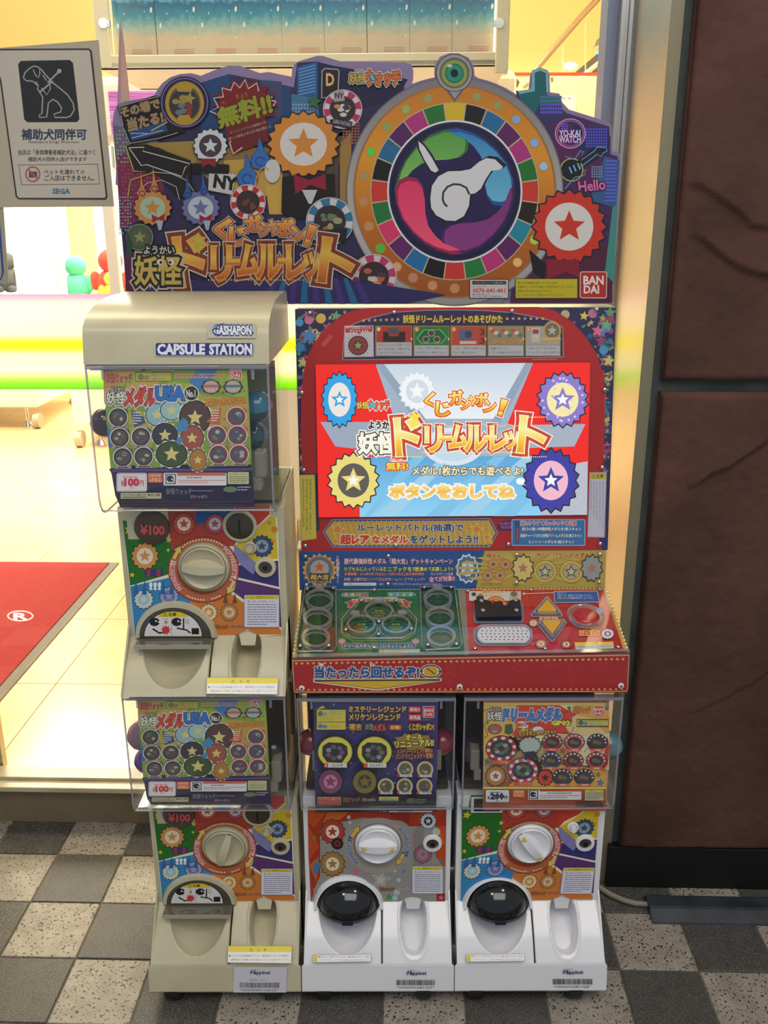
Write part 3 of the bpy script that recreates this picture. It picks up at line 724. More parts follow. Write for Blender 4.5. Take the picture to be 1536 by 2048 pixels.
# ---- printed fronts, drawn over the photographed ones: design A (upper left machine), design B (second from right)
def face_A():
    a = Art((0, YP, 0), (0, -1, 0), gain=1.15, rough=.35, off=.0016); a.crop(220, 1000, 4.042)
    # outline with the two arched cut-outs at the foot
    arch = [(510 + 285 * math.cos(R(t)), 1110 + 262 * math.sin(R(t))) for t in range(180, 361, 12)]
    cup = [(1105 + 120 * math.cos(R(t)), 1135 + 85 * math.sin(R(t))) for t in range(205, 336, 13)]
    a.poly([(105, 165), (165, 165), (170, 40), (1300, 40), (1300, 120), (1355, 140), (1392, 1088)] + cup[::-1] + [(825, 1100)] + arch[::-1] + [(215, 1105), (200, 1105)], '#ded6c0')
    def P(pts, c): a.poly(pts, c)
    P([(105, 165), (165, 165), (172, 40), (480, 40), (560, 300), (470, 600), (165, 690)], '#1d6a22')
    P([(480, 40), (1015, 40), (985, 110), (1080, 250), (1000, 370), (500, 400), (470, 200)], '#a93a2c')
    P([(690, 40), (1010, 40), (985, 105), (960, 130), (700, 200)], '#21508f')
    P([(1020, 40), (1292, 40), (1292, 110), (1160, 240), (1000, 330), (960, 200)], '#c03a24')
    P([(1160, 250), (1300, 125), (1340, 140), (1358, 470), (1040, 515), (1000, 370)], '#c9b02a')
    P([(1040, 525), (1360, 487), (1368, 700), (1040, 625)], '#34306c')
    P([(1030, 640), (1372, 718), (1388, 1030), (1000, 740)], '#553069')
    P([(165, 697), (500, 620), (660, 790), (620, 960), (215, 1100), (205, 1100)], '#2f7fb4')
    P([(660, 800), (960, 740), (1385, 1045), (1388, 1085), (1200, 1085), (1110, 1042), (1010, 1090), (828, 1092), (760, 960), (640, 865)], '#c7742f')
    for k in range(6):
        for j in range(11): a.ell(140 + 44 * j - (j % 2) * 6 + k * 4, 190 + k * 72 + (j % 2) * 36, 7, 7, '#17581c', 8)
    for (x, y, q) in ((160, 240, 44), (478, 320, 26), (472, 402, 18), (182, 602, 24), (80 + 350, 120, 22)): a.star(x, y, q, '#d5b93c', 12)
    for (x, y, q) in ((1290, 180, 14), (1330, 235, 26), (1320, 330, 14)): a.ell(x, y, q, q, '#c97f2a', 16)
    P([(1000, 350), (1200, 520), (1160, 600), (1010, 480)], '#7d7aa8')
    # plain ornaments in the colours of the print
    for (x, y, q, c_, d_) in ((285, 450, 120, '#c98c48', '#dcd0ba'), (600, 190, 100, '#c24a34', '#ddd2c0'), (850, 190, 90, '#b04a50', '#b9bcc6'), (1230, 370, 95, '#2f4a70', '#8d949c'),
                              (275, 800, 85, '#c9c8b8', '#8fb8cc'), (480, 775, 85, '#8f98c0', '#7068a0'), (800, 905, 75, '#d8c9a0', '#c98a48'), (965, 905, 75, '#b08048', '#d8b890')):
        a.burst(x, y, q, q * .84, 14, '#2c2a30'); a.burst(x, y, q * .93, q * .78, 14, c_); a.ell(x, y, q * .55, q * .55, d_); a.star(x, y, q * .42, c_)
    for x in (210, 280, 430, 500): P([(x - 22, 760), (x + 22, 760), (x + 4, 640)], '#2f5f9c')
    for x in (750, 820): P([(x - 20, 830), (x + 20, 830), (x + 2, 745)], '#d2944a')
    for x in (935, 1010): P([(x - 20, 830), (x + 20, 830), (x + 2, 745)], '#6b4a30')
    P([(280, 560), (430, 555), (425, 612), (290, 616)], '#3a3478')
    for k in (0, 2): P([(300 + k * 40, 560), (330 + k * 40, 558), (330 + k * 40, 612), (300 + k * 40, 614)], '#a03040')
    a.text('!!!', 325, 665, 410, 720, '#dfe6ee', .05); 
    # orange turning ring round the crank
    a.ell(758, 560, 287, 268, '#8c3a20', 60); a.ring(758, 560, 275, 258, 60, '#b0603a', 60)
    for k in range(16):
        t = R(-130 + 80 * k / 15); a.ell(758 + 262 * math.cos(t), 560 + 243 * math.sin(t), 7, 7, '#e8dcc8', 8)
    for k in list(range(7)) + list(range(9, 13)):
        t = R(120 - 60 * k / 12); a.ell(758 + 262 * math.cos(t), 560 + 243 * math.sin(t), 7, 7, '#e8dcc8', 8)
    a.arctext('矢印の方向に回そう!!', 758, 560, 252, 236, 138, 200, 44, '#d8b8a8', .03, [(.10, '#b04058')])
    a.arctext('矢印の方向に回そう!!', 758, 560, 252, 236, -48, 24, 44, '#d8b8a8', .03, [(.10, '#b04058')])
    for s_, (x, y), an in ((1, (545, 420), -62), (1, (980, 700), 118)):
        c, d = math.cos(R(an)), math.sin(R(an))
        for kk, cl in ((1.35, '#5c3018'), (1, '#d8b860')):
            pp = [(-60, -14), (10, -14), (10, -34), (62, 0), (10, 34), (10, 14), (-60, 14)]
            P([(x + (u * c - v * d) * (1 + (kk - 1) * .4), y + (u * d + v * c) * (1 + (kk - 1) * .4)) for u, v in pp], cl)
    # caution label
    a.rr(1085, 760, 1372, 1025, 12, '#8a86a0'); a.rr(1090, 765, 1366, 1020, 10, '#cfcdda'); a.rr(1093, 768, 1363, 796, 6, '#c9b62c')
    a.text('⚠', 1138, 772, 1162, 792, '#4a4418', .02); a.text('注意(ちゅうい)', 1182, 771, 1318, 793, '#3c3818', .02)
    a.text('購入の際、必ずお読みください。', 1114, 806, 1342, 824, '#4a485c', .02); a.fill(1112, 832, 1350, 1012, 9, '#6c6a86', .32)
    a.text('妖怪ウォッチ', 830, 1006, 958, 1032, '#b04a34', .03, [(.12, '#5c6040')]); a.text('ガシャポン', 978, 1008, 1080, 1026, '#3b4a86', .03, [(.15, '#e0dccc')])
    return a
def face_B():
    a = Art((0, YP, 0), (0, -1, 0), gain=1.1, rough=.35, off=.0016); a.crop(590, 1600, 4.655)
    arch = [(478 + 292 * math.cos(R(t)), 935 + 250 * math.sin(R(t))) for t in range(182, 359, 12)]
    cup = [(1096 + 122 * math.cos(R(t)), 975 + 82 * math.sin(R(t))) for t in range(205, 336, 13)]
    a.poly([(118, 60), (1408, 60), (1396, 938)] + cup[::-1] + [(775, 942)] + arch[::-1] + [(150, 945)], '#8f8c88')
    def P(pts, c): a.poly(pts, c)
    rd = ['#a0301c', '#b8481c', '#8c2418', '#c06020', '#a83a1c']
    P([(118, 60), (1408, 60), (1406, 240), (1060, 240), (1000, 190), (640, 160), (430, 200), (235, 260), (235, 700), (190, 800), (150, 945), (128, 500)], rd[0])
    for k, q in enumerate(([(118, 60), (330, 60), (180, 250), (122, 200)], [(330, 60), (560, 60), (430, 170), (250, 230)], [(560, 60), (800, 60), (700, 150), (600, 150)], [(820, 60), (1080, 60), (1060, 220), (900, 150)], [(1130, 60), (1408, 60), (1300, 220), (1150, 200)],
                           [(122, 230), (225, 420), (128, 560)], [(130, 600), (225, 520), (200, 760)], [(140, 720), (190, 800), (155, 930)])): P(q, rd[(k * 2 + 1) % 5])
    P([(1310, 240), (1406, 240), (1400, 610), (1375, 610), (1310, 520)], rd[1]); P([(1340, 260), (1404, 400), (1320, 420)], rd[3]); P([(1315, 865), (1398, 865), (1396, 938), (1320, 938)], rd[2])
    P([(1100, 300), (1140, 240), (1200, 240), (1200, 600), (1100, 600)], '#807d7a')
    for (x, y, q, c_) in ((180, 345, 24, '#4a8a38'), (570, 662, 40, '#d0607c'), (872, 632, 28, '#b0b04a'), (1010, 660, 24, '#3a7ab0'), (875, 898, 40, '#3f9040'), (1360, 905, 32, '#d0607c'), (180, 832, 22, '#d0607c'), (1362, 560, 26, '#2f7a8a'), (1110, 332, 20, '#c0506c'), (505, 385, 60, '#b0a850')): a.star(x, y, q, c_, 8)
    for (x, y, q) in ((948, 850, 30), (965, 740, 20), (930, 905, 26), (500, 155, 18), (512, 205, 16), (1315, 290, 36), (930, 655, 14)): a.ell(x, y, q, q, '#a9bcb8', 16)
    for (x, y, q, c_, d_) in ((350, 290, 125, '#a83a28', '#d8d2c8'), (350, 590, 125, '#a07838', '#dad4c6'), (1240, 190, 80, '#b8c4cc', '#2a2628'), (395, 400, 60, '#241e20', '#8c2a30'), (1190, 500, 90, '#9c5a78', '#8f8c88')):
        a.burst(x, y, q, q * .85, 14, '#2a2426'); a.burst(x, y, q * .94, q * .79, 14, c_); a.ell(x, y, q * .5, q * .5, d_); a.star(x, y, q * .4, c_)
    for (x, y) in ((190, 630), (215, 590)): P([(x - 30, y + 30), (x, y + 55), (x + 30, y + 30), (x + 14, y - 10), (x, y - 60), (x - 12, y - 10)], '#3a78a8')
    a.star(800, 735, 100, '#b8b5b2', 10); a.star(800, 735, 82, '#8f8c88', 10); a.star(800, 735, 60, '#b8b5b2', 10)
    a.ring(775, 420, 300, 262, 58, '#9a948e', 60); a.ring(775, 420, 245, 208, 8, '#b08a58', 50)
    a.arctext('矢印の方向に回そう!!', 775, 420, 270, 232, 136, 202, 44, '#2c5ca0', .03, [(.10, '#b9b09c')])
    a.arctext('矢印の方向に回そう!!', 775, 420, 270, 232, -44, 24, 44, '#2c5ca0', .03, [(.10, '#b9b09c')])
    for (x, y), an in (((565, 285), -55), ((975, 550), 122)):
        c, d = math.cos(R(an)), math.sin(R(an))
        for kk, cl in ((1.14, '#4c3018'), (1, '#d0b050')):
            pp = [(-66, -14), (10, -14), (10, -32), (60, 0), (10, 32), (10, 14), (-66, 14)]
            P([(x + (u * c - v * d) * kk, y + (u * d + v * c) * kk) for u, v in pp], cl)
    a.rr(1088, 605, 1380, 865, 12, '#8a8894'); a.rr(1093, 610, 1374, 860, 10, '#d2d2de'); a.rr(1097, 614, 1370, 644, 6, '#d0c030')
    a.text('⚠', 1140, 618, 1166, 640, '#4a4418', .02); a.text('注意(ちゅうい)', 1184, 618, 1326, 641, '#3c3818', .02)
    a.text('購入の際、必ずお読みください。', 1114, 654, 1352, 671, '#4a485c', .02); a.fill(1112, 680, 1356, 852, 9, '#6c6a80', .32)
    a.text('妖怪ウォッチ', 790, 806, 930, 838, '#b04a34', .03, [(.12, '#5c6040')]); a.text('ガシャポン', 948, 806, 1064, 834, '#6a3a6a', .03, [(.12, '#c8c0b8')])
    return a

# ---- display cards
def medal(a, x, y, r, rim, core, spk=None):
    if spk: a.burst(x + r * .75, y - r * .6, r * .45, r * .25, 9, spk)
    a.ell(x, y, r * 1.1, r * 1.1, '#c9c5be', 24); a.ell(x, y, r, r, rim, 24); a.ell(x, y, r * .8, r * .8, core, 20)
    rn = random.Random(int(x * 7 + y)); cs = ['#8f8c80', '#5f6a60', '#7a5a50', '#a09a80', '#4a5468']
    for k in range(4):
        t = rn.uniform(0, 6.28); q = r * .38; a.ell(x + q * math.cos(t), y + q * math.sin(t), r * rn.uniform(.14, .32), r * rn.uniform(.12, .25), cs[(k + int(x)) % 5], 8)
def card_A():
    a = Art((0, 1.3185, 0), (0, -1, 0), gain=1.75, rough=.3, off=.0006); a.bend = (1.342, .419 + DZ, .0225); a.crop(150, 580, 3.413)
    def P(p, c): a.poly(p, c)
    P([(192, 522), (1172, 522), (1190, 800), (1205, 1150), (1228, 1480), (310, 1484), (245, 1240), (215, 900)], '#6f8a34')
    P([(192, 522), (1172, 522), (1173, 546), (193, 540)], '#3c2c50')
    for p, c in (([(193, 545), (420, 545), (330, 620), (200, 780)], '#a87a4a'), ([(300, 560), (680, 546), (420, 760), (330, 820)], '#b08a4c'), ([(420, 546), (600, 546), (380, 640), (250, 700)], '#7f9a38'),
                 ([(830, 546), (970, 546), (860, 700), (800, 650), (780, 620)], '#3a6fa0'), ([(640, 620), (800, 640), (900, 760), (700, 900), (500, 820)], '#8c9a3c'), ([(970, 546), (1173, 546), (1180, 760), (960, 680)], '#80963a'),
                 ([(860, 720), (1180, 740), (1190, 1000), (900, 960)], '#a08a44'), ([(215, 900), (240, 960), (300, 1060), (232, 1080)], '#3a6a90'), ([(360, 800), (560, 860), (520, 1080), (380, 1060)], '#9c9040'), ([(1060, 1060), (1190, 1100), (1196, 1220), (1000, 1200)], '#7a9436')): P(p, c)
    for (x, y, q) in ((345, 652, 10), (1010, 700, 16), (380, 925, 9), (1155, 690, 9), (470, 1080, 9), (1020, 880, 10)): a.star(x, y, q, '#8c3c30')
    P([(232, 1220), (400, 1195), (540, 1215), (760, 1190), (900, 1210), (1204, 1190), (1210, 1240), (245, 1245)], '#1c1820')
    for k in range(22): a.ell(540 + (k * 97) % 400, 1140 + (k * 41) % 70, 8, 8, ['#c8b060', '#a0607a', '#5a8a50'][k % 3], 10)
    P([(246, 1232), (1208, 1225), (1228, 1480), (312, 1484), (275, 1400)], '#2a2444')
    P([(245, 1222), (1207, 1214), (1208, 1232), (246, 1240)], '#4a3c70')
    # middle ornaments: plain discs and splashes
    for (x, y, rx, ry, c) in ((560, 850, 80, 80, '#7fa0a8'), (660, 820, 80, 70, '#88a8a8'), (820, 870, 110, 120, '#4a3a34'), (615, 990, 90, 85, '#34343c'), (800, 1010, 82, 90, '#8c4a3c'), (660, 1120, 110, 90, '#3c4a2a'), (840, 1160, 60, 80, '#9a6a34')):
        a.burst(x, y, rx * 1.12, rx, 12, '#c8c4b4', 5, ry / rx); a.ell(x, y, rx, ry, '#262022', 24); a.ell(x, y, rx * .92, ry * .92, c, 24); a.star(x, y, rx * .5, '#c0b070')
    P([(690, 920), (740, 870), (775, 900), (760, 960), (700, 965)], '#3f78a0'); P([(700, 1000), (740, 1010), (720, 1060), (690, 1040)], '#3f78a0')
    # writing
    a.text('妖怪ウォッチ', 215, 570, 392, 632, '#b04a30', .03, [(.13, '#d8c8a0'), (.10, '#5c5030')])
    a.rect(414, 556, 662, 624, '#5c5428'); a.rect(418, 565, 658, 620, '#a89c3c'); P([(440, 563), (470, 535), (500, 563)], '#2c2820'); P([(425, 560), (520, 545), (522, 562)], '#8c7c2c')
    a.ell(450, 594, 22, 22, '#6c6a50'); a.ell(490, 598, 20, 18, '#807a58'); a.text('妖怪メダルランド', 520, 572, 652, 592, '#3a5a8a', .03); a.text('対応メダル', 526, 596, 620, 614, '#3a5a8a', .03)
    a.fill(680, 566, 1030, 604, 2, '#b88070', .7); a.line([(810, 578), (850, 578)], 5, '#4060a0'); a.line([(900, 582), (950, 584)], 5, '#4060a0')
    a.rr(1056, 520, 1140, 602, 6, '#dcd2c8'); a.rr(1060, 524, 1136, 598, 5, '#b8322e'); a.text('BAN', 1066, 536, 1131, 562, '#efe8e4', .03); a.text('DAI', 1068, 567, 1124, 592, '#efe8e4', .03)
    OUT = [(.16, '#d8d4c4'), (.10, '#2c2620')]
    a.text('妖怪', 218, 690, 345, 775, '#cfc6a8', .03, OUT); a.text('ようかい', 245, 662, 340, 695, '#cfc6a8', .02, [(.14, '#2c2620')])
    a.text('メダル', 345, 668, 548, 790, '#b83a2c', .06, OUT, shear=.12); a.text('USA', 556, 662, 745, 750, '#2f62a4', .07, OUT); a.text('ユーエスエー', 572, 645, 715, 660, '#2c2620', .03)
    a.ell(795, 704, 52, 54, '#c8c0a4', 30); a.ell(795, 704, 46, 48, '#302824', 30); a.text('No.1', 762, 684, 822, 728, '#e0d8c0', .04)
    for x, c in ((930, '#9c6058'), (1080, '#4a6a70')):
        a.burst(x, 660, 72, 62, 8, '#3a2c3c', 0, .72); a.ell(x, 660, 52, 42, '#a89888'); a.text('対応', x - 22, 672, x + 22, 694, '#ece6da', .03, [(.1, c)]); a.line([(x - 55, 655), (x + 55, 655)], 18, c)
    a.text('全てガシャポンオリジナル!', 888, 738, 1166, 782, '#d8923a', .04, [(.14, '#ded0a0'), (.10, '#a03c20')], rot=-4)
    P([(384, 812), (470, 865), (482, 905), (405, 935)], '#3a4c74'); a.fill(398, 830, 455, 920, 5, '#c8c8c8', .4)
    P([(998, 800), (895, 900), (988, 915)], '#b05040'); a.fill(930, 815, 985, 900, 5, '#d8c0b0', .4)
    for (x, y) in ((296, 868), (307, 1005), (452, 1000), (328, 1140), (470, 1135)):
        medal(a, x, y, 62, '#3a2c34', '#4c4844', '#3a4468'); a.rr(x - 55, y + 58, x + 60, y + 78, 4, '#8c8478'); a.fill(x - 30, y + 62, x + 52, y + 75, 1, '#4a4038', .7)
    for (x, y) in ((1103, 862), (970, 990), (1110, 990), (980, 1122), (1120, 1120)):
        medal(a, x, y, 62, '#7a2c30', '#4a4a58', '#a83c38'); a.rr(x - 55, y + 58, x + 60, y + 78, 4, '#9c8478'); a.fill(x - 30, y + 62, x + 52, y + 75, 1, '#4a4038', .7)
    # foot
    a.rr(286, 1246, 494, 1374, 14, '#d8ccd0'); a.ring(390, 1310, 0, 0, 0, '#b04048'); a.text('各', 316, 1298, 338, 1336, '#b03040', .03); a.text('100', 342, 1286, 436, 1334, '#b03040', .07); a.text('円', 444, 1298, 470, 1334, '#b03040', .03); a.fill(330, 1266, 444, 1280, 1, '#c07078', .6); a.text('(税込)', 378, 1340, 412, 1356, '#b04050', .01)
    a.line([(292, 1252), (488, 1252), (488, 1368), (292, 1368), (292, 1252)], 3, '#b86070')
    a.rr(500, 1246, 600, 1312, 8, '#c8584c'); a.text('対象年齢', 508, 1254, 586, 1274, '#e8c8b8', .02); a.text('6才以上', 512, 1280, 590, 1306, '#e8c060', .03)
    a.rr(606, 1246, 1036, 1332, 8, '#c8c0c0'); a.rect(700, 1244, 1030, 1266, '#b85a4c'); a.text('⚠警告(けいこく)', 790, 1247, 925, 1263, '#7a2c24', .02); a.rect(620, 1254, 690, 1322, '#2a2430'); a.rect(626, 1260, 684, 1316, '#c8c0c0')
    a.ell(652, 1286, 24, 22, '#2a2430'); a.ell(664, 1290, 8, 7, '#c8c0c0'); a.line([(630, 1264), (680, 1312)], 5, '#2a2430'); a.fill(764, 1272, 925, 1286, 1, '#7a4a48', .5); a.fill(708, 1292, 1025, 1318, 2, '#b86a60', .4)
    a.rr(1044, 1240, 1188, 1322, 6, '#a8a878'); a.text('⚠注意(ちゅうい)', 1056, 1246, 1176, 1260, '#5c5428', .02); a.fill(1056, 1266, 1180, 1316, 4, '#6c6c50', .4)
    a.rr(314, 1382, 592, 1422, 4, '#a8a680'); a.text('1カプセル1枚入り ●全10種', 326, 1388, 580, 1403, '#3a3830', .02); a.fill(330, 1408, 585, 1418, 1, '#4c4a3c', .5)
    a.text('妖怪ウォッチ', 625, 1352, 800, 1392, '#6a6678', .02); a.fill(800, 1362, 990, 1376, 1, '#6a6684', .5); a.ell(1062, 1358, 48, 20, '#5a6a58'); a.fill(1112, 1336, 1200, 1372, 2, '#9a94a8', .4)
    a.text('ガシャポン', 790, 1398, 908, 1420, '#8a7088', .02, [(.12, '#4a4458')]); a.fill(330, 1440, 1210, 1470, 2, '#4c4868', .3)
    return a
def card_B():
    a = Art((0, 1.352, 0), (0, -1, 0), gain=1.75, rough=.3, off=.0006); a.bend = (1.375, .397, .0225); a.crop(570, 1380, 4.389)
    def P(p, c): a.poly(p, c)
    P([(248, 95), (1345, 95), (1325, 1065), (268, 1068)], '#3a386c')
    P([(248, 95), (1345, 95), (1345, 104), (248, 103)], '#a8a4b8')
    rn = random.Random(3)
    for k in range(60):
        x, y = rn.uniform(270, 1250), rn.uniform(115, 880); q = rn.uniform(20, 60); P([(x, y), (x + 6, y), (x + q + 6, y - q), (x + q, y - q)], ['#45437c', '#302e5c'][k % 2])
    for k in range(40):
        x, y = rn.uniform(262, 1320), rn.uniform(120, 900); q = rn.uniform(5, 14); P([(x, y - q), (x + q * .2, y - q * .2), (x + q, y), (x + q * .2, y + q * .2), (x, y + q), (x - q * .2, y + q * .2), (x - q, y), (x - q * .2, y - q * .2)], '#a8a49a')
    P([(266, 920), (1330, 915), (1325, 1065), (268, 1068)], '#14131a')
    a.rect(276, 165, 536, 348, '#5c5424'); a.rect(280, 172, 532, 276, '#b8ac44'); a.rect(280, 282, 532, 344, '#b8ac44'); P([(282, 165), (330, 135), (380, 165)], '#b8ac44'); P([(300, 163), (375, 148), (378, 165)], '#3c3820')
    a.ell(312, 205, 24, 24, '#6a684c'); a.ell(350, 208, 22, 18, '#808aa0'); a.text('妖怪メダルランド', 388, 180, 525, 200, '#4060a0', .04); a.text('対応メダル', 388, 205, 500, 222, '#4060a0', .03); a.fill(300, 235, 490, 270, 2, '#8c8450', .3); a.ell(310, 314, 20, 20, '#5c6a88'); a.ell(350, 318, 22, 16, '#5a70a8'); a.fill(388, 305, 500, 335, 2, '#8c8450', .3)
    O = [(.10, '#3c2418')]; G = ('#e0b050', '#c8802c')
    a.text('ミステリーレジェンド', 562, 142, 1062, 192, G, .05, O); a.text('メリケンレジェンド', 562, 208, 1012, 262, G, .05, O); a.text('福吉', 562, 294, 672, 350, G, .05, O)
    a.text('妖怪', 706, 292, 775, 345, '#7a8a6a', .03, [(.12, '#2c2a24')]); a.text('メダル', 775, 296, 886, 358, '#c05038', .05, [(.12, '#3c2a28')])
    a.rr(1086, 140, 1190, 196, 4, '#c8342c'); a.text('限定!!', 1098, 152, 1182, 184, '#f0dcd4', .04); a.rr(1086, 208, 1194, 266, 4, '#c8342c'); a.text('非売品', 1092, 220, 1188, 256, '#f0dcd4', .03); a.rr(916, 300, 1020, 348, 4, '#c8342c'); a.text('全7種!!', 926, 310, 1012, 340, '#f0c860', .04)
    a.rr(1208, 138, 1310, 240, 8, '#e0d4cc'); a.rr(1212, 142, 1306, 236, 7, '#b82c2c'); a.text('BAN', 1222, 160, 1298, 188, '#f0eae6', .03); a.text('DAI', 1222, 196, 1290, 224, '#f0eae6', .03); a.fill(1205, 250, 1310, 266, 1, '#6a6888', .5)
    a.text('くじガシャポン!', 1088, 292, 1306, 350, '#e0a840', .05, [(.16, '#6a3418')])
    a.burst(1130, 450, 190, 150, 10, '#8c6c34', 10, .42)
    a.text('オール', 1060, 388, 1206, 436, '#dcb850', .06, [(.16, '#2c2014')]); a.text('リニューアル!!', 966, 440, 1304, 494, '#dcb850', .06, [(.14, '#2c2014')], rot=-3)
    a.text('ミステリーレジェンド種族の', 986, 510, 1298, 552, '#e07a44', .03, [(.15, '#3c1c14')], rot=-2); a.text('パンドラとニャステト登場!!', 974, 552, 1300, 600, '#e07a44', .03, [(.15, '#3c1c14')], rot=-2)
    for x, c in ((440, '#6a4a64'), (786, '#5c6438')):
        a.burst(x, 545, 185, 150, 16, '#1c1a22', 4, .95); a.ell(x, 540, 152, 136, '#8c8438', 40); a.ell(x, 540, 146, 130, '#c4b848', 40); P([(x - 110, 490), (x - 60, 455), (x + 60, 460), (x + 105, 490), (x + 112, 560), (x + 60, 635), (x - 70, 630), (x - 112, 570)], '#2c2a34')
        for k in range(7): t = k * .9; a.ell(x + 62 * math.cos(t), 545 + 50 * math.sin(t), 24, 20, [c, '#7a7a84', '#4a5468'][k % 3], 12)
        a.rect(x - 98, 640, x + 104, 676, '#c8c4c8'); a.rect(x - 98, 640, x - 62, 676, '#b03430')
    a.text('パンドラ', 410, 646, 506, 670, '#2c2a34', .03); a.text('ニャステト', 742, 646, 862, 670, '#2c2a34', .03); a.text('1', 354, 648, 366, 670, '#f0e0d8', .02); a.text('2', 700, 648, 712, 670, '#f0e0d8', .02)
    for (x, y, q, c, d) in ((400, 800, 120, '#6a3a58', '#b06a88'), (700, 800, 120, '#6a6428', '#3c3430')):
        a.burst(x, y, q, q * .9, 16, '#18161e'); a.ell(x, y, q * .85, q * .85, c); a.ell(x, y, q * .5, q * .5, d); a.star(x, y, q * .45, c)
    for (x, y) in ((1055, 690), (1230, 692), (885, 840), (1050, 840), (1224, 840)):
        medal(a, x, y, 64, '#a88a3c', '#4c5040'); a.rect(x - 55, y + 46, x + 60, y + 68, '#b8b4b4'); a.rect(x - 68, y + 44, x - 46, y + 68, '#a83430')
    for t, x, y in (('スピード姫', 1055, 747), ('ドリペク', 1235, 747), ('神超猫', 890, 892), ('福老人', 1060, 892), ('福流猫', 1235, 892)): a.text(t, x - 30, y - 8, x + 40, y + 8, '#2c2a30', .02)
    a.rr(286, 934, 492, 1004, 6, '#d8b0a8'); a.rr(290, 938, 488, 1000, 5, '#b03c34'); a.text('1カプセル1個入り', 298, 944, 480, 964, '#f0d890', .03); a.fill(298, 972, 478, 996, 2, '#d89a8c', .35)
    a.text('妖怪ウォッチ', 512, 936, 656, 980, '#8c5a3c', .03, [(.12, '#3c2c24')]); a.text('ガシャポン', 678, 944, 798, 972, '#9a94a0', .03, [(.12, '#50405c')])
    a.rr(822, 930, 998, 1018, 8, '#8c8c6c'); a.rr(826, 934, 994, 1014, 6, '#b8b8a8'); a.rect(828, 936, 992, 956, '#b4ac3c'); a.text('⚠注意(ちゅうい)', 840, 938, 980, 954, '#4c4818', .02); a.fill(836, 964, 990, 1010, 4, '#5c5c54', .35)
    a.ell(1108, 966, 42, 24, '#5c5a48'); a.fill(1152, 950, 1240, 995, 3, '#8a8894', .3); a.fill(285, 1028, 760, 1060, 2, '#4a4858', .25); a.rr(832, 1028, 1292, 1066, 6, '#a8a4a8'); a.rr(838, 1034, 912, 1066, 6, '#2c2a30'); a.rect(925, 1030, 1288, 1046, '#7a3430'); a.ell(874, 1052, 26, 10, '#88848c'); a.fill(995, 1050, 1150, 1064, 1, '#4c4448', .5)
    return a
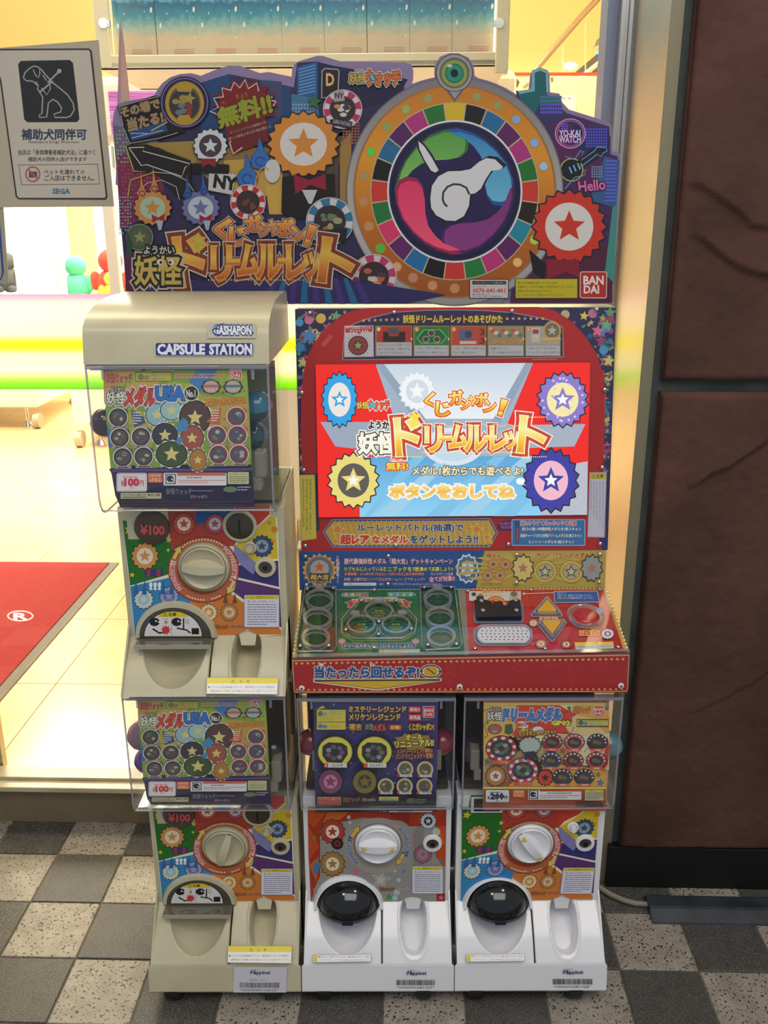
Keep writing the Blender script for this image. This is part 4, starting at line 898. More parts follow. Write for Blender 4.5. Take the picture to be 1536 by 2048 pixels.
def card_C():
    a = Art((0, 1.352, 0), (0, -1, 0), gain=1.75, rough=.3, off=.0006); a.bend = (1.375, .397, .0225); a.crop(900, 1380, 4.389)
    def P(p, c): a.poly(p, c)
    P([(294, 85), (1390, 80), (1402, 500), (1365, 1055), (288, 1048)], '#c8a878')
    P([(294, 85), (1390, 80), (1392, 110), (294, 108)], '#a8502c'); P([(294, 108), (1392, 110), (1394, 130), (294, 130)], '#d8b060')
    P([(294, 132), (700, 132), (560, 420), (420, 500), (300, 620), (294, 500)], '#c8984c'); P([(1100, 132), (1395, 132), (1400, 420), (1250, 250), (1050, 200)], '#c08c44'); P([(700, 132), (1080, 132), (980, 380), (850, 480), (640, 380)], '#d4bc94'); P([(1000, 420), (1400, 380), (1395, 700), (1080, 640)], '#ccb490')
    P([(590, 132), (960, 132), (1090, 210), (1000, 300), (1050, 380), (860, 370), (700, 420), (540, 400), (600, 300), (460, 240)], '#b83a30'); P([(850, 640), (1370, 700), (1365, 845), (500, 845), (700, 700)], '#c88a3c'); P([(1380, 400), (1402, 500), (1385, 650), (1330, 720), (1350, 560)], '#a83430')
    for k in range(60): a.ell(315 + (k * 71) % 260, 320 + (k * 43) % 90, 4, 4, '#dcb468', 6)
    for x, y, q, c in ((1045, 155, 22, '#2c7a44'), (1378, 158, 20, '#3a6ca0'), (325, 285, 20, '#3f8a48'), (988, 530, 28, '#b03430'), (322, 628, 22, '#3468a0'), (510, 820, 22, '#a8402c'), (1300, 740, 24, '#3a7a48'), (1318, 812, 32, '#3468a0'), (1040, 222, 62, '#c03a30')): a.star(x, y, q * 1.15, '#2c241e', 10); a.star(x, y, q, c, 10)
    for p in ([(294, 180), (380, 150), (470, 180)], [(297, 420), (330, 400), (300, 300)], [(820, 370), (1060, 380), (1090, 320)], [(1180, 540), (1210, 505), (1290, 540)], [(295, 600), (350, 640), (300, 660)], [(1350, 720), (1395, 640), (1320, 700)]): a.line(p, 5, '#3c2c20')
    OUT = [(.17, '#dcd4c4'), (.11, '#28242c')]
    a.text('妖怪', 325, 190, 455, 262, '#d8d0b8', .03, OUT); a.text('ようかい', 350, 150, 450, 186, '#e0d8c4', .02, [(.15, '#28242c')])
    a.text('ドリームメダル', 470, 160, 975, 268, '#3f72b4', .06, OUT, shear=.1); a.text('GP02', 888, 268, 1052, 306, '#e8c840', .07, [(.17, '#4a3018')])
    a.text('妖怪ウォッチ', 1082, 145, 1232, 200, '#c0602c', .03, [(.13, '#7a6a40')])
    a.rr(1254, 136, 1350, 228, 8, '#e8dcd0'); a.rr(1258, 140, 1346, 224, 7, '#b82e2e'); a.text('BAN', 1264, 152, 1338, 178, '#f2ece8', .03); a.text('DAI', 1268, 186, 1332, 214, '#f2ece8', .03)
    a.rect(1110, 252, 1390, 322, '#4c4828'); a.rect(1114, 262, 1386, 310, '#b0a444'); a.ell(1148, 285, 24, 22, '#5c5a48'); a.ell(1190, 290, 18, 18, '#4c78b0'); a.text('妖怪メダルランド', 1226, 266, 1380, 286, '#3f68a8', .04); a.text('対応メダル', 1230, 290, 1350, 306, '#3f68a8', .03)
    a.ell(392, 340, 62, 44, '#5c2c2c'); a.ell(392, 340, 55, 38, '#8c5c50'); a.text('対応', 368, 350, 414, 372, '#e8dccc', .03); P([(485, 300), (545, 295), (555, 370), (515, 390), (478, 372)], '#3c5a3c')
    for (x, y) in ((625, 300), (770, 345)): a.ell(x, y, 48, 30, '#d8d0c4', 14); a.ell(x + 25, y + 12, 38, 22, '#d8d0c4', 14)
    a.text('特典ドリームメダル', 580, 288, 790, 318, '#d86c30', .04, [(.14, '#4c2014')]); a.text('10種全て', 596, 335, 722, 365, '#e8b048', .04, [(.14, '#4c2014')]); a.text('ガシャポンオリジナル!!', 600, 350, 925, 396, '#e8a048', .04, [(.14, '#4c2014')], rot=-3)
    for (x, y, q, ri) in ((450, 510, 132, '#9c2c34'), (640, 702, 130, '#b83c5c')):
        a.burst(x + q * .6, y - q * .2, q * .75, q * .6, 12, '#1c181c', 0, .9); a.ell(x, y, q + 5, q * .84 + 4, '#1c181c', 40); a.ell(x, y, q, q * .82, ri, 40)
        for k in range(10):
            a.ring(x, y, q * .97, q * .79, q * .2, '#c8c0bc', 3, 18 + k * 36, 34 + k * 36)
        a.ell(x, y, q * .74, q * .6, '#2c3438', 30)
        for k in range(8): t = k * .785; a.ell(x + q * .38 * math.cos(t), y + q * .3 * math.sin(t), q * .17, q * .13, ['#3c6468', '#8c8c84', '#6c4c30', '#505c3c'][(k + int(x)) % 4], 12)
    a.rect(375, 612, 530, 646, '#b84c38'); a.rect(560, 804, 718, 832, '#b84c38'); a.text('コマ蛇', 436, 618, 506, 642, '#e8c8a8', .02); a.text('キング二代', 610, 808, 706, 828, '#e8c8a8', .02)
    a.burst(700, 480, 110, 92, 15, '#201c22', 0, .8); a.burst(700, 480, 100, 84, 15, '#98a49a', 0, .75); P([(660, 540), (740, 530), (780, 600), (700, 590), (650, 620)], '#28243c')
    a.burst(400, 750, 98, 86, 14, '#28201c'); a.burst(400, 750, 90, 78, 14, '#a06a3c'); a.ell(400, 750, 50, 45, '#d8ccb4'); a.star(400, 750, 36, '#8c4c2c')
    a.burst(835, 760, 80, 68, 14, '#1c2018'); a.ell(835, 765, 62, 62, '#b03c34'); a.star(835, 765, 36, '#3c2020')
    for (x, y, c) in ((895, 450, '#8c3438'), (1090, 452, '#a84c60'), (1290, 452, '#34283c'), (885, 612, '#2c4468'), (1080, 612, '#8c3444'), (1282, 612, '#a83c50'), (985, 758, '#34344c'), (1175, 758, '#2c2c40')):
        a.burst(x + 62, y, 34, 26, 9, '#1c181c'); a.ell(x, y, 90, 74, '#1c181c', 28); a.ell(x, y, 84, 68, c, 28)
        for k in range(7): a.ring(x, y, 82, 66, 16, '#b8b4b4', 2, -170 + k * 28, -158 + k * 28)
        a.ell(x, y + 4, 60, 48, '#3c342c', 22); a.ell(x - 15, y, 26, 20, '#6c5444', 12); a.ell(x + 18, y + 8, 22, 16, '#505c54', 12); a.rect(x - 62, y + 58, x + 56, y + 80, '#c0584c'); a.fill(x - 20, y + 62, x + 40, y + 76, 1, '#e8c0ac', .6)
    P([(290, 845), (1368, 845), (1365, 1055), (288, 1048)], '#b4502c'); P([(290, 843), (1368, 843), (1368, 862), (290, 862)], '#d8b058')
    a.rr(308, 866, 522, 984, 14, '#403c54'); a.rr(313, 871, 517, 979, 12, '#d8d4e0'); a.text('各', 328, 925, 350, 952, '#2a2440', .03); a.text('200', 358, 902, 468, 950, '#2a2440', .08); a.text('円', 474, 922, 502, 952, '#2a2440', .03); a.fill(348, 884, 484, 898, 1, '#4c4868', .6); a.text('(税込)', 400, 958, 434, 972, '#2a2440', .01)
    a.rr(552, 872, 650, 932, 6, '#d07048'); a.text('対象年齢', 562, 876, 644, 896, '#f0d0b8', .02); a.text('6才以上', 560, 904, 644, 928, '#f0c860', .03)
    a.rr(684, 868, 1150, 956, 8, '#d0c8c4'); a.rect(784, 866, 1150, 884, '#a83c2c'); a.text('⚠警告(けいこく)', 900, 868, 1030, 882, '#5c1c18', .02); a.rr(690, 870, 772, 950, 6, '#24202c'); a.rr(698, 878, 764, 942, 5, '#d0c8c4'); a.ell(728, 910, 26, 24, '#24202c'); a.ell(740, 914, 9, 8, '#d0c8c4'); a.line([(702, 882), (760, 938)], 6, '#24202c'); a.fill(852, 892, 1070, 906, 1, '#6c3c38', .5); a.fill(790, 912, 1140, 944, 2, '#b86058', .4)
    a.rect(1182, 866, 1344, 962, '#a8a888'); a.rect(1182, 866, 1344, 886, '#b4a83c'); a.text('⚠注意(ちゅうい)', 1196, 868, 1330, 884, '#4c4818', .02); a.fill(1192, 892, 1340, 956, 4, '#5c5c50', .35)
    a.rect(302, 1000, 606, 1044, '#c8a870'); a.text('1カプセル1枚入り ●全10種', 318, 1006, 592, 1024, '#3c3020', .02); a.fill(316, 1030, 590, 1040, 1, '#6c5838', .5); a.fill(690, 975, 1090, 1030, 4, '#8c4428', .3); a.rr(1106, 982, 1340, 1034, 6, '#2c2824'); a.ell(1166, 1006, 42, 20, '#7c5c44'); a.fill(1224, 988, 1330, 1030, 3, '#a89c88', .4)
    return a
# ---- common plastic parts
def coin_label_A(big=True):
    a = Art(Vector((0, 1.3075, .10)) , NRM, gain=1.2, rough=.3, off=.0045); a.crop(280, 1600, 4.518)
    a.poly([(795, 1318), (1378, 1318), (1370, 1478), (792, 1472)], '#8c8a80'); a.poly([(800, 1322), (1374, 1323), (1366, 1474), (797, 1468)], '#dcdad4'); a.poly([(800, 1322), (1374, 1323), (1372, 1376), (799, 1374)], '#d8c424')
    a.text('⚠', 992, 1338, 1026, 1368, '#5c5010', .02); a.text('注', 1062, 1342, 1084, 1368, '#3c3810', .03); a.text('意', 1120, 1342, 1142, 1368, '#3c3810', .03)
    a.text('●カプセルは包装容器ですので、開封後は小さなお子様(特に', 806, 1400, 1352, 1420, '#38363c', .01); a.text('3歳未満のお子様)の手の届かないところへ捨ててください。', 822, 1436, 1358, 1456, '#38363c', .01)
    return a
def scoop_label():
    a = Art(Vector((0, 1.3075, .10)), NRM, gain=1.2, rough=.3, off=.0045); a.crop(590, 1600, 4.655)
    a.poly([(166, 1444), (710, 1437), (708, 1506), (166, 1514)], '#77747c'); a.poly([(169, 1447), (706, 1440), (704, 1503), (169, 1511)], '#d8d6dc'); a.poly([(169, 1447), (210, 1446), (210, 1510), (169, 1511)], '#d0bc2c'); a.text('⚠注意', 182, 1452, 196, 1506, '#4c4414', .01, vert=True)
    a.text('●取り出し口に、手や物を入れないでください。事故の原因になりますので、絶対に', 216, 1452, 695, 1470, '#3c3a40', .02); a.text('おやめください。カプセルを飲み込むおそれがあります。', 228, 1482, 690, 1500, '#a84450', .02)
    return a
def plinth_art(num, white, ref):
    """maker's name and bar code on the plinth"""
    a = Art(Vector((0, 1.2905, .03)), Vector((0, -1, .1)), gain=1.1, rough=.35, off=.0012); rn = random.Random(num)
    if not white:
        a.crop(280, 1600, 4.518); a.poly([(848, 1505), (1328, 1505), (1322, 1735), (845, 1735)], '#cfcdd6')
        bx, by, x0, x1, ya, yb = 985, 1527, 900, 1262, 1645, 1692
        a.text('株式会社ハピネット', 993, 1614, 1148, 1632, '#3c3a40', .01)
    else:
        if ref == 2: a.crop(590, 1600, 4.655); bx, by, x0, x1, ya, yb = 1030, 1580, 940, 1310, 1670, 1720
        else: a.crop(900, 1600, 4.518); bx, by, x0, x1, ya, yb = 1010, 1524, 925, 1282, 1612, 1662
    a.text('H', bx + 18, by + 4, bx + 52, by + 44, '#27406c', .04, shear=.25); a.text('appinet', bx + 50, by + 14, bx + 192, by + 52, '#27406c', .035, shear=.12)
    a.line([(bx - 4, by + 24), (bx + 22, by + 20)], 4, '#3c8a5c'); a.line([(bx + 30, by + 4), (bx + 100, by + 2)], 3, '#3c8a5c')
    x = x0 + 4
    while x < x1 - 4:
        w_ = rn.choice((3, 3, 6)); a.rect(x, ya, x + w_, yb, '#3a3836'); x += w_ + rn.choice((3, 3.5, 5))
    a.text('*%s*' % num, x0 + 8, yb + 8, x1 - 12, yb + 32, '#4c4a48', 0)
    return a
def kp(px, py, cx, z0):
    q = U(px, py, YP - .006); return q.x - cx, q.z - z0
KP = {'cranko': kp(407.6, 1135.6, CXU, DZ), 'crankn': kp(755.8, 1690, CX2, 0), 'slot': kp(220 + 1048 / 4.042, 1000 + 212 / 4.042, CXU, DZ), 'price': kp(220 + 335 / 4.042, 1000 + 225 / 4.042, CXU, DZ),
      'reto': kp(220 + 1130 / 4.042, 1000 + 392 / 4.042, CXU, DZ), 'retn': kp(900 + 1115 / 4.518, 1600 + 255 / 4.518, CX3, 0), 'locko': kp(220 + 1255 / 4.042, 1000 + 548 / 4.042, CXU, DZ), 'lockn': kp(590 + 1280 / 4.655, 1600 + 412 / 4.655, CX2, 0)}
def machine(cx, z0, old, label, name, crank_rot, face, card, num=None, upper=False, ref=None, group='capsule machines', wo=0.0):
    PL = CREAM if old else WHITE; T_ = 'o' if old else 'n'
    r = thing(name, label, 'capsule machine', (cx, 1.45, z0), group)
    def ob(key, nm, fn, mt, par=None, sm_=False, an=35, dx=0): return part(key, nm, fn, mt, par if par is not None else r, sm_, an, (dx, 0, 0))
    bot = .030 if not upper else .086
    # cabinet body behind the fascia
    def body():
        bk = 1.595 if old else 1.655
        m = MB(); m.box(-HW + .004, HW - .004, YP + .045, bk, bot, .395, .004)
        if not upper: m.box(.0 if old else -HW - .0045, HW - .006 if old else HW + .0045, 1.562, bk, .395, .600, .003)
        if not old: m.box(-HW - .0045, HW + .0045, 1.60, bk, .05, .395)
        m.box(-HW, HW, YP + .0, YP + .05, .180, .385, .002)
        m.box(-HW, -HW + .005, YP + .004, YP + .05, bot, .185); m.box(HW - .005, HW, YP + .004, YP + .05, bot, .185)
        for sx in (-1, 1): m.prism([(sx * HW, YP + .002, .184), (sx * HW, 1.300, .086), (sx * HW, 1.300, bot + .002), (sx * HW, YP + .03, bot + .002), (sx * HW, YP + .03, .184)], (-sx * .003, 0, 0))
        return m
    ob('body%s%d' % (T_, upper), 'body', body, PL)
    ob('co' + T_, 'chute_cover', lambda: MB().sheet(fascia(-HW, .0065, 'L', old)), PL, None, True, 50)
    ob('cu' + T_, 'coin_cup_cover', lambda: MB().sheet(fascia(.0085, HW, 'R', old)), PL, None, True, 50)
    ob('tg' + T_, 'coin_tongue', lambda: MB().prism([(.048, YP + .002, .178), (.083, YP + .002, .178), (.077, YP - .002, .142), (.054, YP - .002, .142)], (0, .010, -.002)), WHITE2 if not old else CREAM2)
    if not upper:
        def plinth():
            m = MB(); prof = [(1.300, .086), (1.2985, .0815), (1.290, .034), (1.293, .029), (1.35, .027), (1.35, .080)]
            x = HW + .004
            m.sheet([[(-HW, prof[0][0], prof[0][1]), (HW, prof[0][0], prof[0][1])]] + [[(-x, y, z), (x, y, z)] for y, z in prof[1:]])
            for sx in (-x, x):
                pts = [Vector((sx, y, z)) for y, z in prof[1:]]; vs = [m.bm.verts.new(p) for p in pts]
                for t in tessellate_polygon([pts]): m.bm.faces.new([vs[k] for k in t])
            m.box(-x, x, 1.35, 1.595, .029, .05, .003); return m
        ob('pl' + T_, 'plinth', plinth, PL)
        for k, (wx, wy) in enumerate(((-.098, 1.317), (.083, 1.316), (-.098, 1.57), (.083, 1.57))):
            cs = ob('cas', 'caster', lambda: MB().cyl((0, 1.45, .036), (0, 1.45, .046), .014).box(-.016, .016, 1.448, 1.474, .028, .040, .003), M('#2a2826', .4))
            cs.location = (wx, wy - 1.45, -z0)
            wlm = _P.setdefault('wheel', None) or MB().lathe((-.016, 1.45, .0265), (1, 0, 0), [(.0001, 0), (.020, .0), (.0262, .005), (.0265, .010), (.0265, .022), (.0262, .027), (.020, .032), (.0001, .032)], 28).mesh('wheel', M('#1c1b1a', .5), (0, 1.45, 0), True)
            _P['wheel'] = wlm; link('wheel', wlm, cs)
            hb = _P.setdefault('hub', None) or MB().cyl((.016, 1.45, .0275), (.0205, 1.45, .0275), .006).mesh('hub', CHROME, (0, 1.45, 0)); _P['hub'] = hb; link('hub', hb, cs)
    # printed front
    f = link('face_panel', face, r)
    # crank
    cxk, czk = KP['crank' + T_]
    rr_ = .0425
    cr = ob('cr' + T_, 'crank', lambda: MB().lathe((cxk, YP, czk), (0, -1, 0), [(q * .845, h) for q, h in [(.0490, .001), (.0490, .005), (.0465, .008), (.0445, .009), (.0440, .006), (.0432, .006), (.0425, .011), (.0405, .0125), (.0385, .0105), (.030, .007), (.015, .0055), (.0001, .005)]], 64), [PL], None, True, 40)
    ob('cr2' + T_, 'crank_ring', lambda: MB().lathe((cxk, YP, czk), (0, -1, 0), [(.0432, .0005), (.0432, .0035), (.0418, .0045), (.0405, .0035)], 64), M('#a08a62', .4) if old else M('#8f8c88', .3, .7), None, True, 40)
    def grip():
        m = MB(); n = 14; rows = []
        for k in range(n + 1):
            t = -1 + 2 * k / n; L = .0345 * t; wd = .0098 * math.sqrt(max(0, 1 - (t * .80) ** 2)); top = .0225 - .007 * t * t
            sec = [(-wd - .006 * (1 - t * t), .004), (-wd, top * .55), (-wd * .72, top), (wd * .72, top), (wd, top * .55), (wd + .006 * (1 - t * t), .004)]
            rows.append([(cxk + L, YP - h, czk + u) for u, h in sec])
        m.sheet(rows); return m
    g = MB(); key = 'grip' + T_
    if key not in _P: _P[key] = grip().mesh('grip', PL, (cxk, YP, czk), True, 30)
    go = link('grip', _P[key], cr, (cxk, YP - 1.45, czk)); go.rotation_euler = (0, R(crank_rot), 0)
    if not old:
        if 'gtri' not in _P:
            m = MB()
            for s_ in (-1, 1): m.prism([(s_ * .020, -.0212, -.0035 * s_), (s_ * .030, -.0195, -.0045 * s_), (s_ * .027, -.020, .005 * s_)], (0, -.0006, 0))
            _P['gtri'] = m.mesh('arrow_mark', M('#d8c430', .5))
        t = link('arrow_mark', _P['gtri'], cr, (cxk, YP - 1.45, czk)); t.rotation_euler = (0, R(crank_rot), 0)
    # coin parts
    if old:
        ob('cslot', 'coin_slot', lambda: MB().lathe((KP['slot'][0], YP, KP['slot'][1]), (0, -1, 0), [(.0275, .001), (.0275, .005), (.0245, .007), (.0225, .006)], 40), PL, None, True)
        s_ = ob('cslot2', 'slot_plate', lambda: MB().lathe((KP['slot'][0], YP, KP['slot'][1]), (0, -1, 0), [(.023, .003), (.022, .0065), (.018, .0085), (.0001, .0095)], 40), M('#5b5448', .35, .7), None, True)
        ob('cslot3', 'slot', lambda: MB().box(KP['slot'][0] - .0012, KP['slot'][0] + .0012, YP - .0103, YP - .0092, KP['slot'][1] - .012, KP['slot'][1] + .012), BLACK, s_)
        ob('price', 'price_lens', lambda: MB().lathe((KP['price'][0], YP, KP['price'][1]), (0, -1, 0), [(.029, .002), (.028, .006), (.022, .0085), (.0001, .010)], 40), M('#5b4c44', .25, .2), None, True)
        if 'pr' not in _P:
            a = Art((0, YP - .011, 0), (0, -1, 0), gain=1.3); a.crop(220, 1000, 4.042); a.text('¥100', 250, 205, 438, 278, '#b84c4c', .05); _P['pr'] = a.mesh('price_print', (CXU, 1.45, DZ))
        link('price_print', _P['pr'], r)
        ob('prf', 'price_frame', lambda: MB().box(-.119, -.0515, YP - .0025, YP, .331, .3845, .001), PL)
    if old or ref == 3:
        b_ = ob('ret' + T_, 'return_button', lambda: MB().lathe((KP['ret' + T_][0], YP, KP['ret' + T_][1]), (0, -1, 0), [(.0105, .001), (.0105, .004), (.0085, .005), (.0078, .003), (.0001, .003)], 28), PL, None, True)
        ob('ret2' + T_, 'button_cap', lambda: MB().cyl((KP['ret' + T_][0], YP, KP['ret' + T_][1]), (KP['ret' + T_][0], YP - .013, KP['ret' + T_][1]), .0055, .0052, 20), PL, b_, True)
    if ref == 3: ob('coinw', 'price_frame', lambda: MB().box(-.109, -.052, YP - .003, YP, .352, .384, .001), PL); ob('coinw2', 'price_lens', lambda: MB().box(-.104, -.057, YP - .0038, YP - .002, .356, .382), M('#2a1614', .2))
    lx, lz = KP['lock' + T_]; lx += .012
    ob('lock' + T_, 'lock_ring', lambda: MB().lathe((lx - .012, YP, lz), (0, -1, 0), [(.0175, .001), (.0175, .004), (.0165, .0065), (.0115, .0075), (.0108, .003)], 36), PL, None, True)
    lk = ob('lock2' + T_, 'lock', lambda: MB().lathe((lx - .012, YP, lz), (0, -1, 0), [(.0112, .001), (.011, .0035), (.007, .0045), (.0065, .0075), (.0001, .0078)], 28), M('#6c675c', .3, .8), None, True)
    ob('lock3' + T_, 'keyhole', lambda: MB().lathe((lx - .012, YP, lz), (0, -1, 0), [(.0045, .0078), (.0045, .0082), (.0001, .0083)], 16), BLACK, lk)
    # outlet
    if old:
        ox = -.0535
        def half(rx, rz, y, z, n=24): return [(ox + rx * math.cos(math.pi * k / n), y, z + rz * math.sin(math.pi * k / n)) for k in range(n + 1)]
        def band():
            m = MB(); A, B = half(.0665, .062, YP - .010, .160), half(.0600, .0545, YP - .010, .160); A2 = [(x, YP + .002, z) for x, y, z in half(.070, .066, 0, .158)]
            m.sheet([A2, A, B, [(x, YP + .002, z) for x, y, z in B]]); return m
        ob('ob', 'outlet_surround', band, PL, None, True, 40)
        ob('fl1', 'flap_ring', lambda: MB().prism(half(.0595, .054, YP - .009, .160), (0, .006, 0)), M('#4a443a', .25, coat=.5))
        if 'fl2' not in _P:
            a = Art((0, YP - .0095, 0), (0, -1, 0), gain=1.3, rough=.3); a.crop(220, 1000, 4.042)
            hp = lambda rx, ry, y0=1100: [(510 + rx * math.cos(R(t)), y0 + ry * math.sin(R(t))) for t in range(180, 361, 10)]
            a.poly(hp(238, 205), '#2c2a26'); a.poly(hp(232, 199), '#c8c6c2'); a.poly([(385, 945), (400, 925), (450, 905), (510, 900), (570, 905), (620, 925), (636, 945)], '#c8ae2c')
            a.text('⚠注意', 430, 910, 536, 940, '#2c2818', .03); a.line([(498, 948), (498, 1098)], 3, '#4c4a48'); a.rect(300, 1070, 495, 1098, '#c8c6c2')
            for sx, c_ in ((0, 1), (180, 0)):
                a.ell(360 + sx, 985, 42, 34, '#16161a'); a.poly([(385 + sx, 985), (410 + sx, 970), (410 + sx, 1005)], '#c8c6c2'); a.ell(372 + sx, 978, 8, 8, '#c8c6c2', 12)
            a.line([(345, 1040), (400, 1075), (480, 1060)], 14, '#16161a'); a.burst(452, 1050, 44, 26, 9, '#b8303c'); a.text('×', 440, 975, 466, 1000, '#a83040', .03); a.line([(595, 955), (595, 1040)], 12, '#16161a'); a.line([(540, 1035), (620, 1050), (650, 1075)], 12, '#16161a'); a.rect(660, 1035, 720, 1085, '#16161a'); a.text('○', 612, 972, 640, 1000, '#6c6c6c', .01)
            a.text('だめ', 432, 955, 470, 968, '#3c3a38', .01); a.text('よい', 604, 955, 640, 968, '#3c3a38', .01)
            _P['fl2'] = a.mesh('caution_sticker', (CXU, 1.45, DZ))
        fl_ = ob('fl3', 'flap', lambda: MB().box(ox - .0625, ox + .0625, YP - .036, YP - .004, .1545, .1585, .0008), clear('smoky_flap', (.55, .54, .48, 1), .14, .08, .25, (.35, .33, .27, 1)))
        ob('fl5', 'flap_edge', lambda: MB().box(ox - .0625, ox + .0625, YP - .0375, YP - .0355, .1525, .1600, .0006), clear('flap_edge', (.7, .68, .6, 1), .2, .1, .5, (.6, .57, .47, 1)), fl_)
        link('caution_sticker', _P['fl2'], r)
        if 'clA' not in _P: _P['clA'] = coin_label_A().mesh('caution_label', (CXL, 1.45, 0))
        link('caution_label', _P['clA'], r)
    else:
        ox = -.0545
        def ban():
            m = MB(); rows = [[], [], [], []]
            for k in range(33):
                t = math.pi * k / 32; c, s_ = math.cos(t), math.sin(t)
                for q, (rx, rz, y, zz) in enumerate(((.0665, .0620, YP + .001, .150), (.0625, .0580, YP - .007, .152), (.0585, .0545, YP - .007, .155), (.056, .052, YP + .001, .156))): rows[q].append((ox + rx * c, y - .010 * (1 - s_) * (q in (1, 2)), zz + rz * s_))
            m.sheet(rows); return m
        ob('nb', 'outlet_surround', ban, PL, None, True, 50)
        def dome():
            m = MB(); n, k2 = 36, 12; rows = []
            for j in range(k2 + 1):
                ph = math.pi / 2 * j / k2; row = []
                for i in range(n + 1):
                    t = math.pi * i / n; row.append((ox + .0562 * math.cos(t) * math.sin(ph) if j else ox, YP + .002 - (.052 * math.cos(ph)), .157 + .052 * math.sin(t) * math.sin(ph)))
                rows.append(row)
            m.sheet(rows)
            low = [[(ox + .0562 * math.sin(a_), YP + .002 - .052 * math.cos(a_), z) for a_ in [math.pi * (-.5 + i / 36) for i in range(37)]] for z in (.157, .151)]
            m.sheet(low); return m
        fl_ = ob('nd', 'flap', dome, SMOKE, None, True, 50)
        ob('nd2', 'flap_lip', lambda: MB().sheet([[(ox + q * .0567 * math.sin(a_), YP + .002 - q * .0525 * math.cos(a_), z) for a_ in [math.pi * (-.5 + i / 36) for i in range(37)]] for q, z in ((1, .1575), (1.02, .155), (1.0, .151))]), M('#34373c', .2), fl_, True)
        ob('nd3', 'flap_grip', lambda: MB().box(ox - .010, ox + .010, YP - .0535, YP - .047, .150, .1565, .001), M('#0c1030', .3), fl_)
        if 'nd4' not in _P:
            m = MB(); m.tube([(ox - .006, YP - .0455, .1655), (ox, YP - .0425, .1715), (ox + .006, YP - .0455, .1655)], .0006, 6); _P['nd4'] = m.mesh('arrow_mark', M('#a8aab0', .4), (0, 1.45, 0))
        link('arrow_mark', _P['nd4'], fl_)
        if 'sl' not in _P: _P['sl'] = scoop_label().mesh('caution_label', (CX2, 1.45, 0))
        link('caution_label', _P['sl'], r)
    if num:
        me = plinth_art(num, not old, ref).mesh('maker_label', (cx, 1.45, z0)); link('maker_label', me, r)
    # clear capsule window
    YW_, zb_, zt_ = (1.312, .389, .621) if old else (1.345, .367, .599)
    prof = [(1.56, zt_), (YW_ + .001, zt_), (YW_, zt_ - .001)] + arc(YW_ + .030, zb_ + .030, .030, 180, 270, 8) + [(1.375 + .03, zb_ - .002), (1.56, zb_ - .002)]
    wd = ob('win%s' % T_, 'window', lambda: shell(prof, HW), WIN, None, True, 30, wo)
    def rim():
        m = MB()
        for sx in (-HW + .001, HW - .001): m.tube([(sx, y, z) for y, z in prof[1:-1]], .0016, 6)
        m.box(-HW, HW, YW_ - .001, YW_ + .012, zt_ - .006, zt_, .0008); m.tube([(-HW, YW_ + .008, zb_ + .008), (HW, YW_ + .008, zb_ + .008)], .0014, 6); return m
    ob('rim' + T_, 'window_rim', rim, WINRIM, None, True, 40, wo)
    for sx in (-1, 1): ob('lug%s%d' % (T_, sx), 'window_lug', lambda: MB().box(sx * (HW - .024) - .002, sx * (HW - .024) + .002, YW_ + .002, YW_ + .008, zt_ - .022, zt_ - .005, .0006).box(sx * (HW - .022) - .016, sx * (HW - .022) + .016, YW_ + .003, YW_ + .008, zt_ - .008, zt_ - .004, .0006), WINRIM, dx=wo)
    # inside of the hopper
    if not upper:
        ob('hop' + T_, 'hopper', lambda: MB().box(.02 if old else -HW + .004, HW - .004, 1.50, 1.51, .40, .60).box(-HW + .006, HW - .006, 1.39, 1.50, .392, .400), M('#2a211c', .5) if not old else M('#2e2b26', .5))
        ob('lid' + T_, 'top_plate', lambda: MB().box(-HW + .004, HW - .004, 1.40 - (0 if old else .03), 1.594 if old else 1.655, .6005, .609), PL if old else DARK)
    else:
        ob('hopu', 'hopper', lambda: MB().box(-HW + .006, HW - .006, 1.39, 1.56, .392, .400), M('#6c685c', .5))
    if upper: ob('hopv', 'hopper_wall', lambda: MB().box(.02, HW - .02, 1.50, 1.505, .40, .60), M('#7c8270', .5))
    for sx in (-1, 1): ob('brk%s%d' % (T_, sx), 'card_bracket', lambda: MB().box(sx * .105 - .008, sx * .105 + .008, YW_ + .02, YW_ + .05, .445, .485, .002).box(sx * .100 - .006, sx * .100 + .006, YW_ + .02, YW_ + .05, .425, .445, .001), M('#8c867a', .5))
    link('display_card', card, r)
    return r
def card_back(a): return a
FA = face_A().mesh('face_panel', (CXU, 1.45, DZ)); FB = face_B().mesh('face_panel', (CX2, 1.45, 0))
CA = card_A().mesh('display_card', (CXU, 1.45, DZ)); CB = card_B().mesh('display_card', (CX2, 1.45, 0)); CC = card_C().mesh('display_card', (CX3, 1.45, 0))
m1 = machine(CXL, 0, True, 'lower machine of the cream stack, on casters, with a rotated crank', 'capsule_machine', -72, FA, CA, '0000000116312', wo=-.0065)
m2 = machine(CXU, DZ, True, 'upper cream machine with rounded hood, stacked on the lower cream machine', 'capsule_machine', 3, FA, CA, upper=True, wo=-.0065)
m3 = machine(CX2, 0, False, 'white capsule machine with purple card and level crank, in the middle', 'capsule_machine', 0, FB, CB, '0000000281029', ref=2)
m4 = machine(CX3, 0, False, 'white capsule machine with 200 yen card and slanted crank, at the right', 'capsule_machine', 52, FA, CC, '0000000281028', ref=3, wo=.005)
